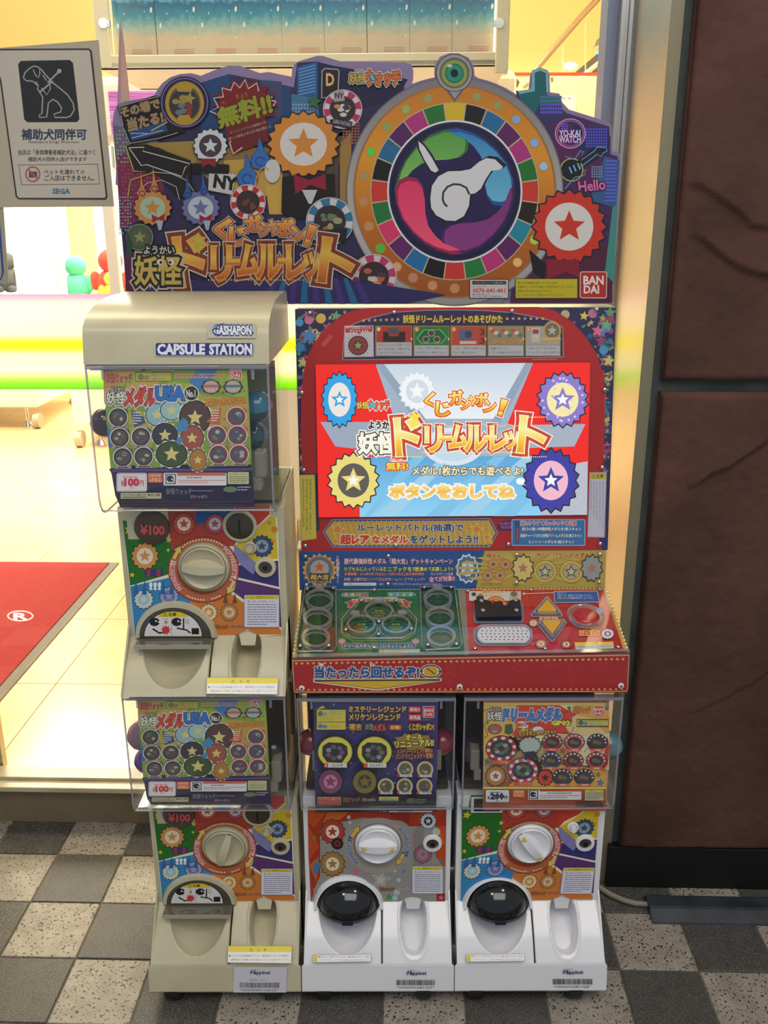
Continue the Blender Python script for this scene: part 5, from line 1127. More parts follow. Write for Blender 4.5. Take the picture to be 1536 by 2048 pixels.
# hood of the upper machine
hp = [(1.312, .622), (1.3125, .625), (1.320, .664)] + [(1.320 + .16 * (1 - math.cos(R(t))), .664 + .044 * math.sin(R(t))) for t in (15, 30, 45, 60, 75, 90)] + [(1.57, .708), (1.59, .706), (1.597, .69), (1.597, .622)]
hood = part('hood', 'hood', lambda: shell(hp, HW + .0015), CREAM, m2, True, 40, (-.0065, 0, 0))
bv = hood.modifiers.new('soft_edge', 'BEVEL'); bv.width = .006; bv.segments = 3; bv.limit_method = 'ANGLE'; bv.angle_limit = R(50)
part('hooder', 'hood_seam', lambda: MB().box(-HW + .001, HW - .001, 1.3135, 1.595, .6190, .6222, .001), M('#5a564c', .4), m2, loc=(-.0065, 0, 0))
n_ = Vector((0, -.985, .17))
a = Art((0, 1.3125, DZ + .625), n_, gain=1.15, rough=.35, off=.0012); a.crop(150, 580, 3.413)
a.rr(545, 358, 1220, 452, 6, '#c2bba4'); a.rr(552, 362, 1216, 448, 12, '#2c3474')
a.text('CAPSULE', 566, 372, 885, 438, '#dcdce4', .05); a.text('STATION', 920, 372, 1206, 438, '#dcdce4', .05)
a.rr(905, 225, 1235, 330, 4, '#bdb7a2'); a.text('GASHAPON', 950, 246, 1204, 304, '#dfe0e2', .05, [(.15, '#27427c')]); a.line([(935, 280), (985, 238), (1020, 232)], 9, '#27427c'); a.line([(940, 290), (975, 304), (1010, 306)], 8, '#27427c'); a.ell(1214, 294, 8, 8, '#27427c')
me = a.mesh('maker_sticker', (CXU, 1.45, DZ)); link('maker_sticker', me, m2)
m2['label'] = 'upper cream machine with rounded hood, stacked on the lower cream machine'

# ---- capsules showing beside the cards
def capsule(x, y, z, r_, c1, c2, label, clr=False):
    t = thing('toy_capsule', label, 'capsule', (x, y, z), 'toy capsules in the machine windows')
    mt = M(c1, .15, coat=.6)
    link('lower_shell', MB().lathe((0, 0, r_), (0, .25, -1), [(r_, 0), (r_ * .98, r_ * .2), (r_ * .87, r_ * .5), (r_ * .6, r_ * .8), (r_ * .25, r_ * .97), (.0001, r_)], 28).mesh('lower_shell', mt, (0, 0, 0), True), t)
    link('upper_shell', MB().lathe((0, 0, r_), (0, -.25, 1), [(r_ * 1.02, -.001), (r_ * 1.02, .002), (r_ * .98, r_ * .2), (r_ * .87, r_ * .5), (r_ * .6, r_ * .8), (r_ * .25, r_ * .97), (.0001, r_)], 28).mesh('upper_shell', M(c2, .15, coat=.6), (0, 0, 0), True), t)
    return t
def cap(px, py, Y, rpx, c1, c2, label):
    p = U(px, py, Y); r_ = rpx / F * (p - CP).length; capsule(p.x, p.y, p.z - r_, r_, c1, c2, label)
cap(212, 845, 1.37, 29, '#6a5360', '#4a3a48', 'dusky mauve capsule left of the card in the hooded machine')
cap(512, 812, 1.375, 32, '#2f5a70', '#3a7a98', 'blue capsule right of the card in the hooded machine')
cap(505, 870, 1.42, 30, '#284a5c', '#2c5a70', 'darker blue capsule below the blue one in the hooded machine')
cap(286, 1470, 1.37, 29, '#9c7482', '#8a6f86', 'pale mauve capsule, upper one, left of the card in the lower cream machine')
cap(296, 1520, 1.375, 25, '#5a3c9c', '#5a3c9c', 'violet capsule below the mauve one in the lower cream machine')
cap(545, 1500, 1.38, 29, '#28262a', '#1c1c20', 'dark capsule right of the card in the lower cream machine')
cap(622, 1484, 1.39, 26, '#8c2030', '#7a1c2c', 'red capsule left of the purple card')
cap(884, 1484, 1.39, 26, '#a02c44', '#8c2438', 'red capsule right of the purple card')
cap(948, 1500, 1.40, 27, '#26242a', '#302e36', 'dark capsule left of the orange card')
cap(1216, 1490, 1.40, 27, '#4a7478', '#5c8a90', 'teal capsule right of the orange card')
# ================================================================ ROULETTE CABINET
NB = Vector((0, -.9917, .129)); PB = Vector((0, 1.534, .795))
NC = Vector((0, -.235, .972)); PC = Vector((0, 1.335, .676))
rc = thing('roulette_game', 'red and navy roulette game with lit screen on top of two white machines', 'arcade machine', (.127, 1.56, .609))
XL, XR = -.1500, .4035
def sideprism(prof, x0, x1):
    m = MB(); n = len(prof); a = [m.bm.verts.new((x0, y, z)) for y, z in prof]; b = [m.bm.verts.new((x1, y, z)) for y, z in prof]
    for i in range(n): m.bm.faces.new((a[i], b[i], b[(i + 1) % n], a[(i + 1) % n]))
    for vs, s_ in ((a, 1), (b, -1)):
        for t in tessellate_polygon([[v.co.copy() for v in vs]]): m.bm.faces.new([vs[k] for k in t][::s_])
    return m
sideprism([(1.5265, .715), (1.593, 1.2195), (1.66, 1.2195), (1.66, .6095), (1.50, .6095)], XL + .001, XR - .001).build('cabinet_body', M('#b9b093', .4), rc)
sideprism([(1.337, .6125), (1.337, .674), (1.525, .7195), (1.56, .715), (1.56, .6125)], XL, XR).build('console_body', M('#8c1a18', .4), rc)
MB().box(XL + .01, XR - .01, 1.345, 1.55, .6095, .6125).build('console_base', DARK, rc)

def raised(A, pts_out, pts_in, o0, o1, name, mat, parent=rc):
    """ring standing on a sheet: outer and inner outline in picture units, height o0..o1"""
    m = MB(); A1 = [A.pt(x, y, o0) for x, y in pts_out]; A2 = [A.pt(x, y, o1) for x, y in pts_out]; B2 = [A.pt(x, y, o1) for x, y in pts_in]; B1 = [A.pt(x, y, o0) for x, y in pts_in]
    for l in (A1, A2, B2, B1): l.append(l[0])
    m.sheet([A1, A2, B2, B1]); return m.build(name, mat, parent, True, None, 30)
def EP(x, y, rx, ry, n=36, a0=0, a1=360): return [(x + rx * math.cos(R(a0 + (a1 - a0) * k / n)), y + ry * math.sin(R(a0 + (a1 - a0) * k / n))) for k in range(n if a1 - a0 >= 360 else n + 1)]
def slab(A, pts, o0, o1, name, mat, parent=rc):
    ps = [A.pt(x, y, o1) for x, y in pts]; return MB().prism(ps, A.n * (o0 - o1)).build(name, mat, parent)
def RRp(x0, y0, x1, y1, r, n=5): 
    p = []
    for (a_, b_, t) in ((x1 - r, y0 + r, -90), (x1 - r, y1 - r, 0), (x0 + r, y1 - r, 90), (x0 + r, y0 + r, 180)):
        for k in range(n + 1): q = R(t + 90 * k / n); p.append((a_ + r * math.cos(q), b_ + r * math.sin(q)))
    return p
_sc = {}
def screw(A, x, y, o=.0045, r_=.0036, mat=CHROME, parent=rc, kind='screw'):
    k = (tuple(A.n), r_, mat.name)
    if k not in _sc:
        mb = MB().lathe((0, 0, 0), A.n, [(r_, -.001), (r_ * .95, .0006), (r_ * .6, .0016), (.0001, .0019)], 16); _sc[k] = mb.mesh(kind, mat, (0, 0, 0), True)
    p = A.pt(x, y, o); return link(kind, _sc[k], parent, p - parent.location)

# ---- board above the console
a = Art(PB, NB, gain=1.35, rough=.4, off=.001); a.crop(0, 0, 1)
BQ = [(590, 618), (1232, 615), (1215, 1100), (603, 1103)]
a.poly(BQ, '#272347')
rn = random.Random(11); cs = ['#6a6a9c', '#9c5c74', '#a8944c', '#3f6a9c', '#5c8a5a', '#8c3c5c', '#b0a070', '#2f4a84', '#3f8a90']
def bx(y, side):
    t = (y - 618) / 485; return (590 + 13 * t, 1232 - 17 * t)[side]
a.hold = True
for k in range(250):
    y = rn.uniform(624, 945); s_ = k % 2; w_ = 38 + (90 * max(0, (700 - y) / 80) ** 1.5 if y < 700 else 0); e = bx(y, s_); d = rn.uniform(2, w_); x = e + d if s_ == 0 else e - d
    q = rn.choice((2, 3, 3, 4, 6, 9)); c = rn.choice(cs)
    if d < q: continue
    if rn.random() < .5: a.star(x, y, q * 1.5, c, rn.uniform(-20, 20))
    else: a.ell(x, y, q, q, c, 12)
a.hold = False; a.off += 2e-5
for x, y, q, c in ((642, 637, 10, '#c8a848'), (618, 640, 9, '#c06c84'), (599, 645, 8, '#4a8ac0'), (1212, 655, 10, '#4a7ab0'), (1185, 627, 9, '#b86a84'), (1207, 700, 9, '#4a88a8'), (600, 695, 9, '#3f78a8')): a.ell(x, y, q, q, c, 18)
for x, y, q, c in ((618, 672, 19, '#4a7ab0'), (672, 632, 12, '#5c9a6a'), (1195, 662, 13, '#c8687c'), (1213, 650, 12, '#6aa05c'), (1217, 722, 13, '#c8b060'), (606, 725, 12, '#c8b060'), (1168, 632, 10, '#d0b858')): a.star(x, y, q, c, 8)
L = [(605, 947), (601, 870), (603, 800), (606, 752), (613, 718), (628, 686), (650, 658), (678, 634), (705, 621), (735, 616)]
Rr = [(1075, 614), (1108, 620), (1142, 642), (1170, 672), (1192, 706), (1205, 744), (1210, 782), (1209, 850), (1206, 947)]
a.poly(L + Rr + [(1212, 1085), (640, 1085), (636, 947)], '#a41c1c')
a.poly([(603, 1070), (1206, 1062), (1214, 1075), (1213, 1099), (604, 1102)], '#a41c1c'); a.poly([(1196, 1070), (1215, 1070), (1214, 1100), (1204, 1100)], '#26285c'); a.poly([(603, 1080), (640, 1060), (640, 1090), (603, 1100)], '#a41c1c')
a.crop(580, 600, 2.363)
a.poly([(246, 282), (256, 148), (296, 112), (380, 82), (490, 56), (640, 47), (780, 45), (920, 48), (1050, 58), (1180, 82), (1250, 100), (1290, 130), (1294, 268), (1285, 272), (254, 284)], '#8a7f8c')
a.poly([(251, 277), (260, 150), (300, 116), (384, 86), (492, 60), (640, 51), (780, 49), (920, 52), (1048, 62), (1178, 86), (1246, 104), (1286, 133), (1289, 265), (1282, 268), (256, 280)], '#2e1f44')
a.text('妖怪ドリームルーレットのあそびかた', 535, 72, 1003, 108, '#d8c040', .03, [(.14, '#6a4a20')])
for k in range(7): a.star(348 + k * 27, 97 - k * .8, 9, '#c8ac40' if k % 2 == 0 else '#9c98b0'); a.star(1026 + k * 28, 88, 9, '#c8ac40' if k % 2 == 0 else '#9c98b0')
a.poly([(258, 122), (394, 120), (396, 268), (256, 270)], '#b8b0b4'); a.poly([(262, 130), (390, 122), (388, 150), (340, 152), (326, 162), (318, 153), (262, 154)], '#a82c24')
a.text('まずは妖怪メダルを', 268, 124, 382, 138, '#e8dcd8', .02); a.text('ゲットしよう!!', 282, 140, 370, 152, '#e8dcd8', .03)
for k in range(18): t = k * 20; a.line([(322 + 52 * math.cos(R(t)), 215 + 50 * math.sin(R(t))), (322 + 60 * math.cos(R(t)), 215 + 56 * math.sin(R(t)))], 3, '#5c8cb0')
a.ell(322, 215, 47, 46, '#3c2828'); a.ell(322, 215, 42, 41, '#8c3430'); a.ell(322, 215, 26, 25, '#4c4038'); a.star(322, 215, 20, '#a89060')
X = [(403, 577), (583, 752), (758, 927), (933, 1105), (1110, 1278)]
pc = ['#a83028', '#2a6a34', '#a8402c', '#8c7a5c', '#9c9488']
tx = [('まだルーレットに使ってい', 'ないメダルを1〜3枚メダル', 'スキャナーでスキャン'), ('つぎに、手持ちの妖怪ドリーム', 'メダルを1〜3枚スキャン'), ('つぎに、手持ちの妖怪メダル', 'を1〜3枚スキャン'), ('抽選スタート!', 'バトル演出がはじまるぞ!'), ('大当りでレアなメダルを', 'ゲット!ガシャポンを回そう!')]
for k, (xa, xb) in enumerate(X):
    a.rect(xa, 122, xb, 266, '#8c7c3c'); a.rect(xa + 6, 126, xb - 3, 200 if k == 0 else 213, pc[k]); a.rect(xa + 6, 200 if k == 0 else 215, xb - 3, 262, '#a8a4a8')
    n = len(tx[k]); 
    for j, s_ in enumerate(tx[k]): 
        y = (206 if n == 3 else 222) + j * (19 if n == 3 else 20); a.text(s_, xa + 14, y, xa + 14 + min(150, len(s_) * 12.2), y + 12, '#38343c', .01)
    a.ell(xa + 16, 138, 12, 11, '#c87838'); a.text(str(k + 1), xa + 11, 131, xa + 21, 145, '#f0e0c8', .03)
    if k < 4: a.poly([(xb - 6, 176), (xb + 4, 184), (xb - 6, 192)], '#d8b840')
a.poly([(440, 150), (462, 150), (470, 172), (510, 172), (518, 150), (545, 150), (545, 198), (440, 198)], '#2a1a1c'); a.ell(490, 146, 26, 16, '#4a4a58')
a.poly([(630, 140), (710, 138), (742, 175), (720, 205), (620, 207), (598, 180)], '#6aa860'); a.poly([(634, 144), (706, 142), (736, 175), (716, 201), (624, 203), (604, 180)], '#20582a')
for x, y in ((668, 157), (642, 186), (694, 186)): a.ell(x, y, 17, 16, '#8c9c8c'); a.ell(x, y, 13, 12, '#5c2c2c')
a.rect(800, 140, 858, 188, '#4a5a7a'); a.ell(842, 162, 18, 17, '#3a3a50'); a.text('3', 898, 138, 918, 166, '#6c1c14', .05); a.text('3', 898, 180, 918, 206, '#6c1c14', .05); a.rect(802, 194, 880, 208, '#b8a8a0')
for k in range(9): a.ell(958 + 16 * k, 146 + (k % 3) * 10, 12, 9, ['#b04838', '#c8b0a0', '#4a6c60'][k % 3], 10)
a.text('チャンス', 955, 186, 1100, 208, '#c87838', .05); a.rect(1140, 130, 1180, 200, '#b0a8a4'); a.rect(1146, 140, 1174, 160, '#8c3c38'); a.rect(1146, 165, 1174, 180, '#c8a8a0')
a.ell(1238, 145, 42, 45, '#b89048'); a.ell(1238, 145, 34, 36, '#6c6458'); a.star(1238, 145, 24, '#b0a490'); a.poly([(1190, 178), (1276, 176), (1280, 190), (1186, 192)], '#c8984c')
a.fill(1145, 277, 1272, 285, 1, '#c87070', .5)
a.poly([(148, 205), (190, 162), (206, 172), (165, 222), (150, 220)], '#b04840')
# caution labels at the sides
a.poly([(46, 826), (118, 824), (126, 1128), (52, 1138)], '#b0a03c'); a.poly([(50, 830), (114, 828), (122, 1124), (56, 1134)], '#c0b044')
for k, s_ in enumerate(('がめんにさわったり、たたいたりしないでください。', 'ボタンやスキャナーをらんぼうにあつかわないでください。', 'おともだちとなかよくプレイをたのしんでね。')):
    x = 98 - k * 17; a.text(s_[:16], x - 6, 845, x + 5, 1105 - k * 16, '#4a4424', .01, vert=True)
a.poly([(1414, 814), (1496, 812), (1486, 1122), (1404, 1120)], '#9c96a4'); a.poly([(1418, 818), (1492, 816), (1482, 1118), (1408, 1116)], '#b4b0bc'); a.poly([(1418, 818), (1492, 816), (1490, 846), (1417, 846)], '#b8a838'); a.text('⚠注意', 1424, 822, 1480, 842, '#4c4420', .02)
for k in range(5): a.fill(0, 0, 1, 1, 1, '#b4b0bc', .1); x = 1478 - k * 14; a.text('ゆびやものをすきまにいれないでくださいけがのおそれ'[k:k + 18], x - 4, 856, x + 4, 1080 - k * 22, '#5a5868', 0, vert=True)
# lower banner
a.crop(580, 960, 2.363)
for g_, c in ((10, '#a8a4a0'), (7, '#2c3f84'), (0, '#b89038')):
    a.poly([(165 - g_, 243), (205 - g_ * .5, 195 - g_), (940 + g_ * .5, 190 - g_), (972 + g_, 250), (940 + g_ * .5, 306 + g_), (205 - g_ * .5, 308 + g_)], c)
for k in range(34): a.ell(212 + k * 22, 193, 2.5, 2.5, '#c8c0a0', 6); a.ell(212 + k * 22, 309, 2.5, 2.5, '#c8c0a0', 6)
for k in range(28): a.poly([(200 + k * 27, 200), (208 + k * 27, 200), (200 + k * 27 + 30, 302), (186 + k * 27 + 28, 302)], '#c09c44')
for x, y, q, c in ((225, 232, 34, '#c87838'), (215, 285, 20, '#c87838'), (882, 232, 34, '#c87838'), (930, 270, 24, '#c87838'), (848, 228, 16, '#b87030')): a.star(x, y, q, '#d8c060', 10); a.star(x, y, q * .8, c, 10)
O = [(.09, '#c0b8a4')]
a.text('ルーレットバトル(抽選)で', 318, 206, 818, 246, '#223a78', .035, O)
a.text('超', 240, 258, 290, 302, '#c83820', .05, [(.12, '#d8c8a8')]); a.text('レア', 294, 262, 372, 300, '#c83820', .07, [(.16, '#d8c8a8')]); a.text('なメダル', 388, 262, 556, 298, '#c83820', .05, [(.15, '#e0c8a0')]); a.text('をゲットしよう!!', 570, 260, 886, 298, '#223a78', .035, O)
a.poly([(985, 200), (1060, 182), (1082, 205), (1050, 235), (995, 238), (980, 225)], '#34285c'); a.text('ワンポイント', 990, 196, 1058, 212, '#c86a98', .03, rot=-5); a.text('アドバイス!!', 994, 214, 1054, 230, '#c86a98', .03, rot=-5)
a.rr(1046, 184, 1394, 310, 8, '#9ca8b8'); a.rr(1050, 188, 1390, 306, 6, '#35699c'); a.poly([(1062, 190), (1085, 196), (1080, 298), (1066, 298)], '#284878'); a.poly([(1068, 240), (1074, 218), (1080, 240)], '#b83828'); a.rect(1070, 238, 1078, 290, '#b83828')
a.text('当たりやすくなっちゃう㊙伝授', 1088, 192, 1352, 214, '#b02c28', .05, [(.18, '#c8c0c4')])
a.text('妖力の強い仲間妖怪メダルを3枚スキャン', 1096, 222, 1374, 238, '#dce0e8', .03, [(.1, '#284878')]); a.text('妖怪チャージされた妖怪ドリームメダルを3枚スキャン', 1088, 253, 1378, 270, '#dce0e8', .03, [(.1, '#284878')]); a.text('エントリーメダルを3枚スキャン', 1126, 283, 1342, 299, '#dce0e8', .03, [(.1, '#284878')])
for y in (244, 276): a.poly([(1222, y + 6), (1232, y - 2), (1242, y + 6)], '#b83828')
a.build('board_print', rc)
slab(a, [((x - 580) * 2.363, (y - 960) * 2.363) for x, y in BQ], -.004, .0, 'board', M('#4a1418', .5))
a.crop(0, 0, 1)
for x, y in ((620, 626), (788, 625), (1023, 622), (1192, 619), (604, 785), (1208, 779), (608, 939), (1203, 934), (611, 1090), (792, 1089), (1016, 1087), (1199, 1086)): screw(a, x, y, .0068)
slab(a, [(588, 614), (1234, 611), (1217, 1098), (602, 1101)], .0045, .0065, 'acrylic_cover', ACRY)

# ---- blue and yellow campaign strip
a = Art(PB, NB, gain=1.35, rough=.4, off=.001); a.crop(580, 960, 2.363)
a.poly([(42, 335), (1494, 330), (1488, 508), (46, 518)], '#a8903c'); a.poly([(42, 335), (920, 330), (878, 512), (46, 518)], '#1c4a84')
for k in range(90): a.ell(60 + (k * 61) % 800, 345 + (k * 37) % 160, 6, 6, '#245492', 8) if (60 + (k * 61) % 800) < 850 else None
a.burst(140, 425, 84, 70, 18, '#c8a440', 0, .95); a.ell(140, 425, 66, 66, '#b05838'); a.ell(140, 425, 60, 60, '#4a6c8c'); a.ell(140, 418, 44, 40, '#a89c88'); a.star(140, 410, 26, '#c05838'); a.rr(92, 440, 188, 484, 8, '#3c3040'); a.text('超大吉', 98, 446, 182, 470, '#d8b850', .06); a.text('抽選で5000名', 98, 474, 182, 484, '#d8d0b0', .02)
a.text('これが当たる!!', 218, 360, 234, 486, '#d8d4dc', .04, [(.14, '#8c3448')], vert=True)
a.text('歴代最強妖怪メダル「超大吉」ゲットキャンペーン', 256, 370, 768, 396, '#e4b8b8', .04, [(.15, '#7c2c44')])
a.text('カプセルに入っている', 256, 410, 438, 430, '#d8c850', .03, [(.1, '#1a2c50')]); a.text('ミニブックを7枚', 440, 408, 612, 432, '#dcc848', .05, [(.12, '#1a2c50')]); a.text('集めて応募しよう!!', 614, 410, 770, 430, '#d8c850', .03, [(.1, '#1a2c50')])
a.text('応募期間・2016年9月17日(土)〜12月31日(土)当日消印有効', 258, 436, 632, 452, '#e08870', .03, [(.1, '#3c2848')]); a.text('詳細・応募方法については公式ホームページでチェック!!', 256, 460, 636, 476, '#c8a0a8', .02, [(.1, '#3c2848')])
a.text('ガシャポンの店舗', 664, 436, 770, 450, '#d8c8d0', .02); a.text('全てが対象!!', 658, 454, 778, 478, '#e0b0b8', .05, [(.16, '#9c2c48')], rot=-3)
a.rect(254, 484, 408, 498, '#c8c8cc'); a.text('妖怪ドリームルーレット', 276, 486, 384, 496, '#303438', .02); a.rect(418, 484, 444, 498, '#3c4c78'); a.text('検索', 422, 486, 440, 496, '#c0c4d0', .01); a.text('URL:http://www.gashapon.jp/youkai/', 484, 485, 692, 497, '#d8b0b8', .01)
for g_, c in ((58, '#c8ccd4'), (50, '#4a6888'), (32, '#c0c8cc')): a.burst(838, 418, g_, g_ * .85, 12, c, 8, 1.25)
a.star(838, 418, 26, '#7c94b0')
a.text('福吉メダル', 928, 345, 1046, 370, '#a0402c', .05, [(.15, '#d0b468')]); a.text('メリケンレジェンドメダル', 1116, 342, 1416, 366, '#a0402c', .05, [(.15, '#d0b468')])
for k in range(16):
    t = R(k * 22.5); a.poly([(1110, 420), (1110 + 330 * math.cos(t), 420 + 74 * math.sin(t)), (1110 + 330 * math.cos(t + .18), 420 + 74 * math.sin(t + .18))], '#b49c48') if abs(330 * math.cos(t)) < 400 else None
for x, y, q in ((960, 397, 27), (1018, 397, 27), (934, 450, 27), (992, 450, 27)): a.ell(x, y, q, q * .95, '#b87038'); a.ell(x, y, q * .7, q * .66, '#a89468'); a.star(x, y, q * .5, '#6a4c34')
for x, y in ((1205, 432), (1328, 432)): a.ell(x, y, 56, 54, '#8c7430'); a.ell(x, y, 52, 50, '#c4a848'); a.ell(x, y, 42, 40, '#a89878'); a.star(x, y, 34, '#4c5c40'); a.star(x, y, 20, '#c0b490'); a.ring(x, y, 42, 40, 4, '#8c7430')
for x, c in ((1100, '#c8b068'), (1425, '#8c8c88')): a.burst(x, 415, 56, 46, 11, '#3c3020', 4, 1.25); a.burst(x, 415, 50, 40, 11, c, 4, 1.25); a.star(x, 415, 26, '#a86c50')
a.text('©L5/YWP・TX', 900, 487, 1000, 496, '#8c6c38', 0)
a.build('campaign_print', rc)
slab(a, [(42, 334), (1494, 329), (1488, 510), (46, 520)], -.003, .0, 'campaign_board', M('#2a3a5c', .5))
slab(a, [(40, 334), (1496, 329), (1490, 508), (44, 517)], .0045, .0065, 'acrylic_cover', ACRY)
for x, y in ((74, 358), (465, 356), (1070, 350), (1462, 348), (78, 492), (463, 488), (1068, 482), (1458, 480)): screw(a, x, y, .0068)

# ---- lit screen (gives off its own light)
a = Art(PB, NB, gain=1.0, off=.0068, emit=1.0, rough=.3); a.crop(580, 600, 2.363)
Q = [(122, 305), (1415, 295), (1400, 1012), (137, 1024)]
slab(a, Q, .0046, .0067, 'screen_glass', M('#101010', .2))
a.poly(Q, '#ee1c12')
a.poly([(405, 303), (1145, 297), (1010, 620), (1330, 1013), (330, 1022), (520, 640)], '#9fb0c2')
a.poly([(445, 303), (1110, 297), (960, 560), (640, 560)], ('#c4d2de', '#e8eef2')); a.poly([(405, 303), (445, 303), (640, 560), (600, 580)], '#8fa0b4'); a.poly([(1110, 297), (1145, 297), (985, 590), (950, 575)], '#8fa0b4')
a.poly([(145, 575), (500, 575), (560, 640), (560, 700), (300, 700), (215, 690)], '#9aa6b8'); a.poly([(1010, 590), (1392, 585), (1340, 690), (1050, 700)], '#a4b0c0')
a.poly([(330, 740), (1180, 735), (1180, 1015), (330, 1022)], ('#5aa4d8', '#8cd0f0'))
for k, x in enumerate((380, 520, 760, 900, 1080)): a.poly([(x + 200, 738), (x + 260 if x < 950 else x + 240, 738), (max(340, x - 60) + 40, 1018), (max(340, x - 130) + 10, 1018)], '#9ccde8' if k % 2 else '#7cbfe4')
a.poly([(137, 900), (330, 820), (330, 1022), (137, 1024)], '#e82014'); a.poly([(1180, 800), (1403, 760), (1400, 1012), (1180, 1014)], '#b8bcc8')
a.ell(770, 690, 140, 90, '#d8e4ec'); a.ell(770, 690, 110, 70, '#c0d8e8')
# plain ornaments where printed figures stood
for x, y, rx, ry, c, d in ((235, 470, 85, 130, '#2ca0e0', '#e8e4dc'), (1285, 470, 120, 130, '#8a7ac8', '#f4e8a8'), (300, 850, 120, 130, '#e8d878', '#5c5450'), (1230, 850, 130, 150, '#3a3aa0', '#f0b8cc'), (600, 430, 85, 90, '#eef2f6', '#d0dae4')):
    a.burst(x, y, rx * 1.06, rx * .92, 18, '#1c1830' if d != '#d0dae4' else '#c8d4e0', 0, ry / rx); a.burst(x, y, rx, rx * .86, 18, c, 0, ry / rx); a.ell(x, y, rx * .62, ry * .62, d); a.star(x, y, rx * .5, c, 0); a.star(x, y, rx * .25, '#ffffff', 0)
for k in range(22): a.ell(1285 + 105 * math.cos(k * 2.4) * (.4 + .5 * (k % 2)), 470 + 118 * math.sin(k * 2.4) * (.85), 6, 6, '#d4c8f4', 8)
G1 = ('#f8e89c', '#f4d020', '#e8901c'); OB = [(.20, '#f4f0e8'), (.13, '#d82818'), (.07, '#f8e8c8')]
for ch, x0, y0, x1, y1, ro in (('く', 636, 440, 688, 510, -8), ('じ', 690, 482, 752, 548, 5), ('ガ', 752, 430, 814, 492, -6), ('シ', 806, 468, 852, 516, 0), ('ャ', 842, 452, 880, 498, 0), ('ポ', 874, 440, 930, 500, 2), ('ン', 916, 474, 968, 530, 8), ('!', 980, 470, 1020, 544, 16)):
    a.text(ch, x0, y0, x1, y1, G1, .04, [(.15, '#f4f0e8'), (.10, '#d03018')], rot=ro)
a.text('妖怪', 326, 628, 500, 722, '#f8f4e0', .05, [(.16, '#f0ece0'), (.10, '#1c1814')]); a.text('ようかい', 372, 572, 500, 606, '#1c1814', .05, [(.14, '#f4f0e8')])
def title(A, chars, y0s, cols, dots):
    for ch, x0, y0, x1, y1, ro in chars:
        A.text(ch, x0, y0, x1, y1, cols[0], .03, [(.18, cols[1]), (.15, cols[2])], rot=ro)
    for ch, x0, y0, x1, y1, ro in chars: A.text(ch, x0, y0, x1, y1, cols[0], .032, [(.062, cols[3])], rot=ro)
CH = [('ド', 500, 560, 612, 728, -4), ('リ', 640, 600, 712, 712, 0), ('ー', 706, 636, 762, 664, 0), ('ム', 752, 596, 838, 700, 0), ('ル', 826, 596, 920, 706, 0), ('ー', 916, 634, 972, 662, 0), ('レ', 946, 598, 1030, 706, 0), ('ッ', 1012, 622, 1078, 700, 0), ('ト', 1082, 556, 1200, 720, 6)]
title(a, CH, 0, (('#f4d878', '#fff0a0', '#f8c828', '#e8a020'), '#f6f0e6', '#c8401c', '#fdf6d0'), 1)
for k in range(74):
    x = 490 + k * 9.8; a.ell(x, 590 + 5 * math.sin(k) if 620 < x < 1090 else 552, 3, 3, '#f8e890', 6); a.ell(x, 718 if 620 < x < 1090 else 738, 3, 3, '#f8e890', 6)
a.star(588, 552, 34, '#f8e050', -5); a.star(582, 588, 20, '#f8e050', 8)
a.text('妖怪', 318, 480, 366, 512, '#f0d040', .05, [(.2, '#f4f0ec'), (.12, '#402418')]); a.text('ウォッチ', 372, 474, 470, 516, '#e8582c', .07, [(.2, '#f4f0ec'), (.12, '#502418')]); a.ell(390, 496, 14, 14, '#48b0b8')
a.text('無料!', 456, 764, 556, 802, '#f4d838', .07, [(.16, '#c02818')]); a.text('むりょう', 476, 748, 530, 760, '#d83020', .03, [(.14, '#f4e8e0')])
a.text('メダル1枚からでも遊べるよ!', 578, 784, 1096, 826, '#f4ecc0', .06, [(.16, '#704818')]); a.text('まい', 722, 768, 748, 780, '#704818', .02); a.text('あそ', 914, 768, 940, 780, '#704818', .02)
a.text('ボタンをおしてね', 474, 872, 1054, 930, ('#f8e090', '#f0b848', '#f4d070'), .08, [(.17, '#ffffff')])
a.ell(1085, 853, 20, 16, '#f8f8f8'); a.poly([(1090, 860), (1112, 872), (1092, 868)], '#f8f8f8')
a.build('screen', rc)

# ---- console top: red right half, green left half
a = Art(PC, NC, gain=1.3, rough=.4, off=.0008); a.crop(0, 0, 1)
a.poly([(608, 1179), (1213, 1175), (1257, 1302), (584, 1316)], '#b08c48')
for k in range(78): t = k / 77; a.ell(610 + 602 * t, 1181.5 - 4 * t, 2.2, 1.6, '#e0c88c', 6); 
for k in range(16): t = (k + .5) / 16; a.ell(606.5 - 20 * t, 1184 + 128 * t, 2.4, 2, '#e0c88c', 6); a.ell(1213 + 42 * t, 1180 + 120 * t, 2.6, 2.2, '#e0c88c', 6)
a.crop(580, 960, 2.363)
a.poly([(55, 524), (795, 520), (826, 832), (30, 842)], '#14522e')
a.poly([(825, 522), (1482, 520), (1575, 806), (836, 826)], '#a81f1f'); a.poly([(800, 520), (828, 520), (846, 828), (826, 832)], '#7a7264')
a.crop(590, 1160, 4.518)
a.poly([(400, 104), (1120, 100), (1132, 668), (386, 676)], '#175a34')
